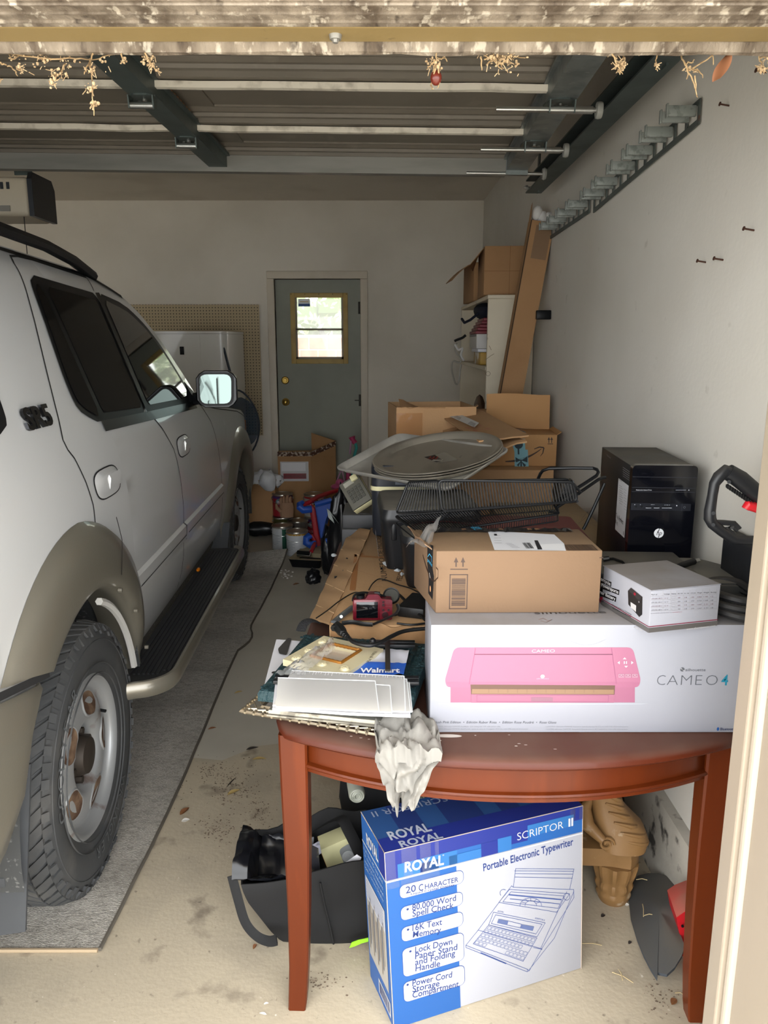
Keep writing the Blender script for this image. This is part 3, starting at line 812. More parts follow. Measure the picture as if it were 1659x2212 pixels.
# door mirror
mm = M.Translation((1.055, 1.80, 1.352)) @ M.Rotation(R(4), 4, 'Z')
b = B(mm); b.loft([[V((sx * .098 * k, y, sz * .090 * k)) for sx, sz in [(max(-1, min(1, 1.18 * math.cos(t))), max(-1, min(1, 1.18 * math.sin(t)))) for t in [2 * math.pi * i / 24 for i in range(24)]]] for y, k in ((-.04, .96), (-.035, 1), (.02, .99), (.07, .85), (.10, .55))]); o = mk('mirror', b, mat('black_gloss', '', 0), car)
b = B(mm); pl = rnd([(-.080, -.070), (.068, -.070), (.074, .072), (-.080, .072)], .035); b.prism(pl, -.044, -.041, lambda a, c, h: (a, h, c)); mk('mirror_glass', b, mat('mirror_glass', '#5c6662', .02, 1.0), o)
b = B(mm); b.prism(rnd([(-.090, -.080), (.080, -.080), (.088, .082), (-.090, .082)], .04), -.0415, -.039, lambda a, c, h: (a, h, c)); mk('mirror_rim', b, m_blk, o)
b = B(); b.tube([(.88, 1.80, 1.30), (.93, 1.80, 1.30), (.98, 1.80, 1.31)], .04, 8, flat=(.035, .03)); mk('mirror_arm', b, m_blk, car)
b = B(); b.loft([[V((bx(1.80, 1.30) + .002, 1.72, 1.295)), V((bx(1.80, 1.30) + .012, 1.90, 1.295)), V((bx(1.8, 1.42) + .002, 1.80, 1.40))], [V((bx(1.80, 1.30) + .03, 1.74, 1.298)), V((bx(1.80, 1.30) + .03, 1.87, 1.298)), V((bx(1.8, 1.42) + .01, 1.80, 1.39))]]); mk('mirror_base', b, m_blk, car)
b = B(); b.box(bx(3.62, 1.0) - .01, 3.50, .93, bx(3.62, 1.0) + .012, 3.60, 1.03, .01); mk('marker_lamp', b, mat('amber_lens', '', 0), car)
# wheels
def wheel(x, y, steer=0):
    """tyre lies about the local x axis, outer face at +x"""
    r = .392
    wm = M.Translation((x, y, r)) @ M.Rotation(steer, 4, 'Z')
    e = bpy.data.objects.new('wheel', None); COL.objects.link(e); e.parent = car; e.matrix_basis = wm
    prof = [(.215, -.20), (.235, -.215), (.29, -.235), (.34, -.235), (.372, -.222), (.386, -.195), (.389, -.15), (.389, -.07), (.386, -.022), (.372, .002), (.352, .010), (.345, .014), (.30, .015), (.262, .006), (.235, -.004), (.222, -.014), (.215, -.03)]
    b = B(); b.lathe(prof, 72, ax='x'); ty = mk('tyre', b, m_rub, e, ang=50)
    b = B()
    for i in range(58):
        a = 2 * math.pi * i / 58
        for k, (xa, xb, tw) in enumerate(((-.218, -.172, .05), (-.166, -.122, -.06), (-.116, -.094, .02), (-.088, -.044, .06), (-.038, .004, -.05))):
            a1 = a + (.5 if k % 2 else 0) * 2 * math.pi / 58
            r0, r1 = .384, .3945
            dr = .012 if k in (0, 4) else 0
            pts = []
            for rr in (r0, r1):
                for (xx, da) in ((xa, -.037 - tw), (xb, -.037 + tw), (xb, .037 + tw), (xa, .037 - tw)):
                    q = rr - (dr if (k == 0 and xx == xa) or (k == 4 and xx == xb) else 0)
                    pts.append((xx, q * math.cos(a1 + da), q * math.sin(a1 + da)))
            b.add(pts, [(3, 2, 1, 0), (4, 5, 6, 7), (0, 1, 5, 4), (1, 2, 6, 5), (2, 3, 7, 6), (3, 0, 4, 7)])
        # shoulder lugs reaching onto the sidewall
        a1 = a
        b.add([(xx, q * math.cos(a1 + da), q * math.sin(a1 + da)) for xx, q in ((.004, .380), (.017, .362 - .010 * (i % 2)), (.010, .360 - .010 * (i % 2)), (-.002, .376)) for da in (-.032, .032)], [(0, 1, 3, 2), (2, 3, 5, 4), (0, 2, 4, 6), (1, 7, 5, 3)])
    o = mk('tread_blocks', b, m_rub, ty, False); o['kind'] = 'stuff'
    b = B()
    for rr in (.337, .268, .238): b.lathe([(rr - .0015, .0125), (rr, .0165), (rr + .0015, .0125)], 72, ax='x')
    mk('sidewall_rings', b, m_rub, ty)
    # raised words
    b = B()
    for txt, ac, rr, hh in (('GOODYEAR', -60, .287, .040), ('WRANGLER', 165, .287, .034)):
        n = len(txt)
        for i, chh in enumerate(txt):
            vs, fs, x0, x1 = tmesh(chh, -.0)
            a = R(ac + (i - (n - 1) / 2) * (9.2 if hh > .035 else 8))
            k = hh / .69
            P = []
            for q in vs:
                tx, tz = (q[0] - (x0 + x1) / 2) * k, (q[1] - .35) * k
                rad = rr + tz; an = a + tx / rr
                P.append((.0175, -rad * math.cos(R(90) + an) * 1.0, rad * math.sin(R(90) + an)))
            b.add(P, fs)
    mk('sidewall_lettering', b, mat('worn_letters', '#55585a', .6), ty, False, fix=False)
    # steel rim
    b = B(); b.lathe([(.232, -.012), (.236, -.004), (.228, .003), (.219, .0), (.212, -.014), (.204, -.026), (.195, -.030), (.186, -.026), (.16, -.016), (.12, -.010), (.100, -.018), (.090, -.04), (.083, -.056), (.05, -.06), (0, -.06)], 60, ax='x')
    # five openings through the disc
    f2 = [f for f in b.bm.faces]
    rim_m = mat('rim_silver', '#a8aaab', .38, .55, var=[('#6b4a34', 11, .62, .72, .7)])
    rim = mk('rim', b, rim_m, e, ang=50)
    for i in range(5):
        a = R(90 + 72 * i - 20)
        c = V((-.03,   .150 * math.cos(a), .150 * math.sin(a))); tang = V((0, -math.sin(a), math.cos(a))); rad = V((0, math.cos(a), math.sin(a)))
        def ring(kt, kr, x): return [V((x, 0, 0)) + V((0, c.y, c.z)) + tang * .052 * kt * math.cos(t) + rad * .036 * kr * math.sin(t) * (1 + .25 * math.cos(t) ** 2) for t in [2 * math.pi * j / 24 for j in range(24)]]
        def surf(p):
            rr = math.hypot(p.y, p.z); return lerp([(.05, -.06), (.083, -.056), (.090, -.04), (.100, -.018), (.12, -.010), (.16, -.016), (.186, -.026), (.195, -.030), (.204, -.026)], rr)
        def on(ps, e_): return [V((surf(p) + e_, p.y, p.z)) for p in ps]
        b = B(); b.loft([on(ring(1.12, 1.15, 0), .0005), on(ring(1.04, 1.05, 0), .004), on(ring(.97, .96, 0), .003)], cap=False); h_ = mk('opening_rim', b, rim_m, rim)
        b = B(); P = on(ring(.99, .98, 0), .0026); b.add(P, [tuple(range(24))]); mk('opening', b, mat('rusty_drum', '#4a3527', .8, .2, var=[('#8a715a', 18, .45, .65, .8)]), h_, False)
    for i in range(6):
        a = R(60 * i + 15); p = (-.060, .070 * math.cos(a), .070 * math.sin(a))
        b = B(); b.cyl(p, (-.026, p[1], p[2]), .0125, .0115, 6); mk('lug_nut', b, mat('rusty_nut', '#3a332d', .6, .5), rim, False)
    b = B(); b.lathe([(.062, -.066), (.060, -.03), (.052, -.008), (.03, -.002), (0, 0)], 30, ax='x'); mk('hub', b, mat('rusty_nut', '', 0), rim)
    b = B(); a = R(25); b.tube([(-.03, .165 * math.cos(a), .165 * math.sin(a)), (.0, .158 * math.cos(a), .158 * math.sin(a))], .005, 8); mk('valve', b, m_blk, rim)
    b = B(); b.cyl((-.19, 0, 0), (-.055, 0, 0), .205, n=40); mk('brake_drum', b, mat('rusty_drum', '', 0), e)
    return e
w1 = wheel(.955, -.0)
w2 = wheel(.945, 3.0, R(-1.5))
for e, y in ((w1, 0.0), (w2, 3.0)):
    c = copy_tree(e, car); c.matrix_basis = M.Translation((-.955, y, .392)) @ M.Rotation(math.pi, 4, 'Z')
# carpet strip under the car
m_carp = mat('grey_carpet', '#b3ada3', .95, var=[('#8d877d', 30, .45, .6, .6), ('#d5cfc4', 130, .5, .62, .7), ('#7d776d', 2.2, .5, .75, .5)], bump=(160, 1.0, .01), stretch=(1, 2.2, 1))
def carpet(u, v):
    y = 1.755 + 3.72 * v; x = -2.85 + (2.09 + .012 * math.sin(v * 9)) * u
    z = .010 + .006 * max(0, u - .9) * NZ.noise(V((0, v * 20, 0))) * 10
    if v > .94: z += .10 * ((v - .94) / .06) ** 1.5 * max(0, u - .55) / .45; x += .10 * ((v - .94) / .06) * max(0, u - .6)
    if .55 < v < .64: x += .04 * math.sin((v - .55) / .09 * math.pi) * (u ** 8)
    return (x, y, max(z, .009))
b = B(); b.grid(carpet, 26, 60, .009); cp = mk('carpet_strip', b, m_carp, None, ang=60)
tag(cp, 'long grey ribbed carpet strip lying under the car', 'carpet')
b = B(); b.tube([V(carpet(1, i / 60)) + V((.004, 0, -.003)) for i in range(61)], .006, 6); mk('binding', b, mat('carpet_binding', '#5a544b', .9), cp)
b = B(); b.tube([V(carpet(i / 20, 0)) + V((0, -.004, -.003)) for i in range(21)], .006, 6); mk('binding', b, mat('carpet_binding_tan', '#a08d72', .9), cp)
# ================================================================ TABLE AND WHAT STANDS ON IT
def zf(pr, ox, oy, k): return lambda *pts: [pr.uv(ox + x / k, oy + y / k) for x, y in pts]
def ztext(pr, z, col, txt, x0, y0, x1, y1, hp, **kw):
    a, c, d = z((x0, y0), (x1, y1), (x0, y0 - hp))
    pr.text(col, txt, a[0], a[1], math.dist(a, d), math.dist(a, c), rot=math.atan2(c[1] - a[1], c[0] - a[0]), **kw)
m_wood = mat('cherry_wood', '#5c2508', .40, coat=.08, spec=.3, var=[('#401504', 5, .45, .7, .6), ('#773510', 12, .55, .75, .5)], stretch=(1, 1, .12), bump=(60, .03))
m_woodtop = mat('dusty_cherry_top', '#4a1c0b', .42, coat=.08, spec=.3, var=[('#582613', 3, .45, .7, .5)], dust=('#645046', .65, 6))
m_card = mat('cardboard', '#b28c64', .8, var=[('#a07a52', 5, .5, .75, .5)], bump=(120, .08))
m_card2 = mat('cardboard_dark', '#a27c56', .85, var=[('#8f6a46', 4, .5, .75, .5)], bump=(120, .08))
m_kraft = mat('cardboard_orange', '#755c45', .75, var=[('#695039', 4, .5, .75, .4)], bump=(140, .06), dust=('#8a7458', .5))
m_kraft2 = mat('cardboard_far', '#b98c5c', .75, var=[('#a87c4e', 4, .5, .75, .4)], bump=(140, .06))
m_white = mat('white_card', '#94959d', .45, dust=('#7a726b', .75, 5))
m_bp = mat('black_plastic_dusty', '#17181b', .38, dust=('#6f6a60', .75, 7))
m_nv = mat('dark_slate_plastic', '#24272f', .4, dust=('#6f6d6a', .5, 7))
m_blackc = mat('black_cord', '#121212', .5)
tb = thing('table', 'cherry wood table with bowed front end and slightly curved legs, loaded with boxes', 'table', (.2675, 1.535, 0), R(-2.0))
TWX, TL = .515, 1.70
def outline(inset, bow=.125):
    w_ = TWX - inset
    pts = [(w_ * x, -bow * (1 - abs(x) ** 2.2) + inset) for x in [-.94 + 1.88 * i / 24 for i in range(25)]]
    l = [(-w_, .06 + inset)]; l2 = [(-w_ * .975, .018 + inset)]
    r = [(w_ * .975, .018 + inset), (w_, .06 + inset)]
    return l + l2 + pts + r + [(w_, TL - .06 - inset), (w_ * .97, TL - inset)] + [(-w_ * .97, TL - inset), (-w_, TL - .06 - inset)]
b = B()
b.loft([[V((x, y, z)) for x, y in outline(i)] for i, z in ((.018, .731), (.006, .733), (.0, .740), (.001, .749), (.006, .7555), (.014, .759), (.024, .76))]); mk('table_top', b, m_woodtop, tb)
b = B()
b.loft([[V((x, y, z)) for x, y in outline(i)] for i, z in ((.044, .731), (.044, .662), (.036, .659), (.034, .655), (.036, .651), (.040, .649), (.040, .640))], cap=False)
b.loft([[V((x, y, z)) for x, y in outline(i)] for i, z in ((.060, .731), (.060, .640), (.040, .640))], cap=False); mk('apron', b, m_wood, tb)
for sx in (-1, 1):
    for y0, sy in ((.045, -1), (TL - .05, 1)):
        b = B(); rows = []
        for z, w_, o_ in ((.731, .032, 0), (.60, .031, -.002), (.45, .029, -.005), (.28, .0255, -.004), (.12, .023, .004), (.03, .022, .016), (0, .021, .022)):
            cx, cy = sx * (TWX - .043 + o_ * .35), y0 + sy * o_ * .35
            rows.append([V((cx + a * w_, cy + c * w_, z)) for a, c in ((-1, -.85), (-.85, -1), (.85, -1), (1, -.85), (1, .85), (.85, 1), (-.85, 1), (-1, .85))])
        b.loft(rows); mk('leg', b, m_wood, tb)
q = Pr(tb, (0, 0, .7602), (1, 0, 0), (0, 1, 0))
# white paint smears and drips on the edge
for i in range(16):
    x = random.uniform(-.46, .1); y = random.uniform(-.08, .02); q.disc('#cfc6bd', x, max(y, -.118 * (1 - abs(x / .5) ** 2.2) + .03), random.uniform(.001, .004), random.uniform(.0006, .0015), nm='paint_fleck', n=8)
q.disc('#c9bfb8', -.13, -.03, .03, .007, nm='paint_fleck'); q.done()
# --- long white box with the pink machine
r, f = carton('white_carton', 'long white carton printed with a pink cutting machine on the table front', 'box', (.098, 1.5236, .7605), 0, .690, .215, .2462, m_white)
F_ = f['front']; z = zf(F_, 900, 1380, 2.1858)
pk, pk2 = '#c8809f', '#be7796'
F_.poly(pk, z(*rnd([(178, 40), (1020, 40), (1058, 195), (1048, 228), (142, 228), (133, 195)], 26)), 1, 'picture')
F_.poly(pk2, z((160, 226), (1030, 226), (1030, 300), (160, 300)), 1, 'picture')
F_.poly('#c37a9a', z((140, 205), (1054, 205), (1030, 229), (160, 229)), 2, 'picture')
F_.line('#b5658f', z((278, 44), (248, 212)), .0008, 3); F_.line('#b5658f', z((919, 44), (943, 212)), .0008, 3)
F_.line('#7d4560', z((275, 73), (922, 73)), .0014, 3)
F_.poly('#7a5a4c', z((254, 215), (936, 219), (933, 262), (257, 260)), 3, 'picture'); F_.poly('#a88468', z((262, 235), (930, 238), (930, 260), (260, 258)), 4, 'picture')
F_.poly('#bf7896', z((258, 260), (933, 262), (930, 300), (258, 300)), 4, 'picture')
F_.line('#a8648a', z((284, 264), (905, 265), (903, 296), (284, 294)), .0007, 5, True); F_.poly('#a9788c', z((540, 274), (642, 275), (642, 294), (540, 293)), 5, 'picture')
for i in range(12): F_.line('#8d6d5c', z((340 + i * 45, 236), (340 + i * 45, 252)), .0007, 5)
F_.poly('#c9ccd6', z((100, 302), (1100, 303), (1060, 310), (140, 309)), 1, 'picture')
ztext(F_, z, '#f6dbe9', 'CAMEO', 543, 64, 652, 63, 14)
F_.disc('#f6dbe9', *z((594, 176))[0], .0045, L=4); ztext(F_, z, '#f3c6dd', 'silhouette', 566, 190, 624, 190, 6)
for t in (((972, 95), (990, 95), (981, 86)), ((979, 126), (997, 126), (988, 135)), ((958, 103), (958, 119), (947, 111)), ((1012, 103), (1012, 119), (1023, 111))): F_.poly('#f9e3ee', z(*t[::-1]), 4)
for x in (977, 987): F_.poly('#f9e3ee', z((x, 117), (x + 5, 117), (x + 5, 104), (x, 104)), 4)
for x in (954, 986, 1018):
    F_.line('#f9e3ee', z((x, 166), (x + 23, 166), (x + 23, 180), (x, 180)), .0006, 4, True); F_.line('#f9e3ee', z((x + 6, 175), (x + 11, 170), (x + 17, 175)), .001, 4)
F_.disc('#6b6d74', *z((1254, 144))[0], .0046, L=2); F_.line('#e6e7ee', z((1248, 140), (1254, 142), (1256, 147), (1261, 149)), .0016, 3)
ztext(F_, z, '#6b6d74', 'silhouette', 1268, 152, 1363, 152, 13)
for ch, x0, x1 in (('C', 1133, 1172), ('A', 1180, 1232), ('M', 1246, 1296), ('E', 1314, 1345), ('O', 1364, 1418)): ztext(F_, z, '#6f727a', ch, x0, 218, x1, 218, 48, bold=-.022)
ztext(F_, z, '#2f9ab8', '4', 1436, 218, 1468, 218, 48, bold=.015)
ztext(F_, z, '#6a6c73', 'Blush Pink Edition  •  Edición Rubor Rosa  •  Edition Rose Poudré  •  Rosa Gloss', 80, 398, 658, 399, 11, shear=.2)
for x0, x1, y, t in ((80, 395, 416, 'CONTENTS: Silhouette CAMEO®, AutoBlade, 12-in cutting mat, USB cable, power cable'), (80, 525, 428, 'CONTIENE: Silhouette CAMEO®, AutoCuchilla, tapete de corte de 12 pulgadas (30,5 cm), cable USB, cable de alimentación'), (606, 998, 417, '• CONTENT: Silhouette CAMEO®, AutoLame, tapis de découpe de 30,5 cm, câble USB, câble d’alimentation'), (606, 995, 429, '• CONTÉM: Silhouette CAMEO®, AutoLâmina, Base de corte de 30,5 centímetros, Cabo USB, Cabo de força')): ztext(F_, z, '#b4b6bd', t, x0, y, x1, y, 6)
ztext(F_, z, '#2a3a66', 'Bluetooth', 1433, 431, 1500, 431, 12, bold=.01); F_.disc('#1f5fae', *z((1422, 425))[0], .0026, .004, L=2)
F_.line('#d3d4dc', z(*[(705 + i * 12, 0 + 30 * math.sin(i / 16 * math.pi)) for i in range(17)]), .0008, 1)
F_.done(.35, .54)
T_ = f['top']; z = zf(T_, 1200, 940, 3.614); ztext(T_, z, '#3a3533', 'silhouette', -160, 1400, 400, 1392, 20)
T_.line('#8d6a5f', zf(T_, 880, 1120, 2.13)((605, 465), (625, 460), (650, 472), (665, 466), (640, 478), (615, 473)), .0015, 1); T_.done()
# --- tan delivery box in front
K7 = (700, 900, 2.6758)
ink = '#3d2b22'
def smile(pr, pts, wmax, col, L=2):
    n = len(pts)
    for i in range(n - 1):
        t = i / (n - 1); t2 = (i + 1) / (n - 1)
        w0, w1 = wmax * (.25 + .75 * math.sin(math.pi * min(1, .12 + t * .88))), wmax * (.25 + .75 * math.sin(math.pi * min(1, .12 + t2 * .88)))
        a, c = V(pts[i]), V(pts[i + 1]); d = (c - a).normalized(); q_ = V((-d.y, d.x))
        pr.poly(col, [a - q_ * w0 / 2, c - q_ * w1 / 2, c + q_ * w1 / 2, a + q_ * w0 / 2], L)
def barcode(pr, x, y, w_, h, n, col, L=2, vert=False):
    rnd_ = random.Random(n); t = 0
    while t < 1:
        k = rnd_.choice((.4, .7, 1.2)) / n
        if vert: pr.rect(col, x + t * w_, y, k * w_, h, L)
        else: pr.rect(col, x, y + t * h, w_, k * h, L)
        t += k + rnd_.choice((.4, .8)) / n
r, f = carton('delivery_box', 'tan delivery box with torn black tape standing on the white carton', 'box', (.112, 1.592, 1.0072), R(0.8), .357, .195, .1405, m_kraft)
for q0 in r.children[0].data.vertices: q0.co.x -= .19 * q0.co.y * (1 - q0.co.x / .357)
f['left'] = Pr(r, (-.19 * .195, .195, 0), (.19, -1, 0), (0, 0, 1))
F_ = f['front']; z = zf(F_, *K7)
for x in (763, 803):
    F_.poly(ink, z((x - 4, 868), (x + 4, 868), (x + 4, 840), (x - 4, 840))); F_.poly(ink, z((x - 13, 842), (x + 13, 842), (x, 812)))
F_.poly(ink, z((730, 885), (831, 885), (831, 879), (730, 879)))
a, c = z((725, 1110), (829, 913)); F_.line(ink, [a, (c[0], a[1]), c, (a[0], c[1])], .0022, 1, True)
barcode(F_, a[0] + .004, a[1] + .007, c[0] - a[0] - .008, c[1] - a[1] - .014, 26, ink)
F_.poly(ink, z((1592, 818), (1614, 818), (1614, 813), (1592, 813))); F_.done()
T_ = f['top']; z = zf(T_, *K7)
T_.poly('#dcdee4', z((985, 772), (1398, 776), (1388, 735), (1330, 682), (945, 660)), 1, 'label')
T_.poly('#eceef2', z((1188, 765), (1398, 776), (1385, 735), (1240, 740)), 2, 'label')
for i in range(5): T_.line('#6b6570', z((1050 + i * 9, 735 + i * 6), (1085 + i * 11, 735 + i * 6)), .0012, 3)
for i in range(4): T_.line('#55555a', z((985, 690 + i * 14), (1018 + i * 3, 690 + i * 14)), .0012, 3)
T_.poly('#25252a', z((985, 690), (1000, 690), (998, 680), (982, 680)), 3); T_.poly('#25252a', z((1235, 770), (1262, 770), (1235, 718), (1215, 718)), 3)
p0, p1, p2 = z((1170, 765), (1215, 765), (1160, 728)); barcode(T_, p0[0], p0[1], p1[0] - p0[0], abs(p2[1] - p0[1]) * .9, 16, '#25252a', 3, True)
p0, p1 = z((1408, 773), (1565, 741)); barcode(T_, p0[0], p0[1], (p1[0] - p0[0]) * .9, p1[1] - p0[1], 40, ink, 1, True); T_.line(ink, [p0, (p0[0] + (p1[0] - p0[0]) * .92, p0[1])], .0015, 1); T_.line(ink, [(p0[0], p1[1]), (p0[0] + (p1[0] - p0[0]) * .92, p1[1])], .0015, 1)
T_.done()
# torn tape along the back of the lid and down the left end
def torn(x0, x1, y0, y1, z_, n, amp, seed):
    rg = random.Random(seed); lo, hi = [], []
    for i in range(n + 1):
        x = x0 + (x1 - x0) * i / n; lo.append((x, y0 + rg.uniform(-amp, amp))); hi.append((x, y1 + rg.uniform(-amp, amp)))
    b = B(); P = [[V((a[0], a[1], z_ + rg.uniform(0, .004))), V((c[0], c[1], z_ + rg.uniform(0, .006)))] for a, c in zip(lo, hi)]
    b.loft(P, cap=False, closed=False); return b
m_tape = mat('black_tape', '#1b1a1c', .35)
tp = mk('tape', torn(-.02, .335, .160, .193, .1415, 40, .005, 3), m_tape, r, False)
z = zf(T_, *K7); T2 = Pr(r, (0, 0, .1450), (1, 0, 0), (0, 1, 0)); ztext(T2, zf(T2, *K7), '#36a6d6', 'prime', 868, 655, 915, 652, 22); 
for x in (800, 1015, 1180, 1225): ztext(T2, zf(T2, *K7), '#d8a070', 'prime', x, 655, x + 22, 654, 9)
T2.done()
L_ = f['left']; z = zf(L_, *K7)
L_.poly('#1b1a1c', z((598, 735), (632, 745), (628, 880), (636, 925), (628, 1060), (603, 1020), (606, 940), (598, 850)), 1, 'tape')
L_.line('#4ab4e0', z((602, 810), (612, 793), (625, 812), (625, 840)), .002, 3); ztext(L_, z, '#4ab4e0', 'prime', 600, 835, 626, 868, 22)
smile(L_, z(*[(572 + 74 * (i / 12), 800 + 150 * math.sin(i / 12 * math.pi * .55)) for i in range(13)]), .006, ink, 2); smile(L_, z((648, 870), (661, 885), (660, 930), (640, 950)), .004, ink, 2)
L_.line('#e8e0d8', z((612, 905), (616, 930)), .002, 3); L_.disc('#d9a070', *z((617, 995))[0], .005, .007, L=3); L_.done()
b = B(); b.add([(-.001, .0, .139), (-.001, .19, .139), (-.055, .20, .120), (-.03, .02, .128)], [(0, 1, 2, 3)]) if 0 else b.grid(lambda u, v: (-.004 - .016 * u - .19 * (.02 + .16 * v), .02 + .16 * v, .140 + .012 * u + .004 * math.sin(v * 9)), 3, 8, .003)
mk('flap', b, m_kraft, r, False)
# clear plastic bag scrap on its left corner
def clearm(name, tint='#f4f4f6', rough=.08, k=.25, ior=1.3):
    return glassy(name, tint, rough=rough, haze=k, ior=ior)
m_clear = clearm('clear_film', haze_ := '#f6f6f8') if 0 else clearm('clear_film')
b = B(); P0, P1 = px(905, 1178, y=1.66), px(948, 1120, y=1.70)
b.grid(lambda u, v: tuple(P0.lerp(P1, v) + V((.045 * (u - .5) * (1.3 - v), .02 * math.sin(u * 7), .012 * (u - .5) + .006 * math.sin(v * 11 + u * 5)))), 10, 10); tag(mk('plastic_bag', b, m_clear, None), 'small clear plastic bag scrap on the torn corner of the tan delivery box', 'bag')
# --- battery box
r, f = carton('battery_box', 'small white battery box with dusty top on the right end of the white carton', 'box', (.536, 1.475, 1.0072), R(15), .163, .182, .0895, m_white)
F_ = f['front']; z = zf(F_, 1200, 940, 3.614)
def band(pr, w_, tx, al):
    pr.rect('#6a6664', 0, .0005, w_, .0105, 1, 'band'); pr.rect('#8a1f3a', 0, .0125, w_, .0018, 1, 'band')
band(F_, .163, 0, 0); ztext(F_, z, '#e8e6e4', 'www.shoraipower.com', 1020, 1520, 1245, 1492, 14)
cols_x = [740, 838, 898, 945, 997, 1047, 1097, 1147, 1202, 1258]; 
def gy(i, x): return 1215 + i * 29.5 + (-20) * (x - 740) / 518 + (0 if i else 0)
for i in (1.5, 2.5, 3.5, 4.5, 5.4): F_.line('#b9b6b8', z((742, gy(i, 742)), (1256, gy(i, 1256))), .0005, 1)
for x in cols_x[1:]: F_.line('#b9b6b8', z((x, gy(.2, x)), (x, gy(5.4, x))), .0005, 1)
heads = ['Part #', 'Voltage', 'Polarity', 'Wt / Wr', 'A / Hr', 'CCA', 'Weight', 'Weight', 'Max charge']
rows_ = [('LFX18A1-BS12', '12 V', '', '48', '18', '190', '0.862', '1.90', '12'), ('LFX18L1-BS12', '12 V', '', '50', '18', '270', '0.763', '1.68', '18'), ('LFX19A4-BS12', '12 V', '', '60', '19', '285', '1.047', '2.31', '18'), ('LFX19L1-BS12', '12 V', '', '50', '18', '270', '1.047', '2.31', '18')]
for x, x2, t in zip(cols_x, cols_x[1:], heads): ztext(F_, z, '#4a4648', t, x + 6, gy(1.15, x), min(x2 - 5, x + 52), gy(1.15, min(x2 - 5, x + 52)), 9)
for k, rw in enumerate(rows_):
    for x, x2, t in zip(cols_x, cols_x[1:], rw):
        if t: xe = min(x2 - 8, x + 12 + 7 * len(t)); ztext(F_, z, '#77737a' if k % 2 else '#8a6a72', t, x + 8, gy(k + 2.25, x), xe, gy(k + 2.25, xe), 9)
        elif 890 < x < 950: F_.line('#b0adb0', z((x + 8, gy(k + 2.3, x)), (x + 36, gy(k + 2.3, x + 36)), (x + 36, gy(k + 1.8, x + 36)), (x + 8, gy(k + 1.8, x + 8))), .0005, 1, True)
ztext(F_, z, '#77737a', 'For full specifications, please see manual or visit', 742, 1394, 905, 1385, 6); ztext(F_, z, '#b0404f', 'www.shoraipower.com', 908, 1385, 985, 1381, 6); F_.done(.35, .58)
L_ = f['left']; z = zf(L_, 1200, 940, 3.614); band(L_, .182, 0, 0); ztext(L_, z, '#d9d6d4', 'www.shoraipower.com', 540, 1466, 680, 1532, 13)
for (x0, y0, x1, y1, t) in ((360, 1126, 436, 1165, 'Motorcycle'), (360, 1180, 498, 1228, 'Powersports'), (360, 1237, 474, 1282, 'Starter Battery')):
    L_.poly('#161416', z((x0 - 140, y0 - 36), (x1, y1 - 2), (x1 - 3, y1 + 26 - 22 + 20), (x0 - 140, y0 - 12)) if 0 else z((x0 - 60, y0 - 34), (x1 + 2, y1 - 18), (x1 - 2, y1 + 20), (x0 - 60, y0 - 4)), 1, 'band')
    ztext(L_, z, '#f0f0f2', t, x0 - 45 if t != 'Powersports' else x0, y0 + (0 if t == 'Powersports' else -18), x1 - 6, y1 + 10, 26, bold=.015)
ztext(L_, z, '#4a4648', 'Advanced Lithium-Iron Technology', 440, 1325, 595, 1405, 11); ztext(L_, z, '#2a2628', 'Three-Year Prorated Warranty', 445, 1352, 590, 1425, 11, bold=.01)
L_.poly('#b0203a', z((348, 1310), (362, 1290), (372, 1265), (352, 1262), (340, 1290)), 1); ztext(L_, z, '#2a2628', 'SHORAI', 318, 1290, 378, 1304, 14, bold=.02)
L_.poly('#2b2a2c', z((566, 1215), (590, 1192), (680, 1262), (678, 1400), (655, 1420), (570, 1322)), 1, 'picture'); L_.poly('#3a393c', z((570, 1212), (592, 1190), (680, 1262), (655, 1290)), 2, 'picture')
L_.poly('#e8e6e8', z((588, 1302), (632, 1330), (630, 1380), (590, 1345)), 2, 'picture'); L_.disc('#b0203a', *z((622, 1240))[0], .004, .003, L=3); L_.disc('#9a9698', *z((655, 1302))[0], .0022, L=3); L_.done(.35, .58)
T_ = f['top']; z = zf(T_, 1200, 940, 3.614); T_.disc('#a5584e', *z((778, 1095))[0], .034, .017, L=1); 
ztext(T_, z, '#5c4a48', 'SHORAI', 660, 1062, 885, 1132, 36, shear=.3, bold=.02); T_.disc('#a5584e', *z((738, 1170))[0], .006, .003, L=1); T_.done()
b = B(); b.box(-.0005, .0, .0896, .163, .184, .0906); mk('lid_edge', b, m_white, r, False)
# --- computer tower on its hidden carton, dusty device, red case
r, f = carton('packing_box', 'plain cardboard box under the black computer tower', 'box', (.50, 1.93, .7605), R(-1.5), .30, .44, .143, m_card)
r = thing('computer_tower', 'black computer tower with dusty top standing against the right wall', 'computer', (.637, 1.952, .905), R(-4.2))
TW, TD, TH = .163, .39, .372
b = B(); b.box(0, .025, 0, TW, TD, TH - .004, .002); mk('case', b, m_bp, r)
b = B(); b.prism(rnd([(0, 0), (TW, 0), (TW, TH), (0, TH)], .012), 0, .025, lambda a, c, h: (a, h, c)); mk('front_panel', b, mat('piano_black', '#0b0c12', .12, coat=.6, dust=('#6f6a60', .6)), r)
F_ = Pr(r, (0, 0, 0), (1, 0, 0), (0, 0, 1)); z = zf(F_, 1200, 940, 3.614)
for y in (325, 408, 440): F_.line('#2d2f36', [(.002, z((600, y))[0][1]), (TW - .002, z((600, y))[0][1])], .0012, 1)
a, c = z((592, 530), (592, 585)); F_.rect('#1b1d24', .002, c[1], TW - .012, a[1] - c[1], 1, 'port_panel'); F_.line('#3a3d46', [(TW * .8, c[1]), (TW * .8, a[1])], .001, 2)
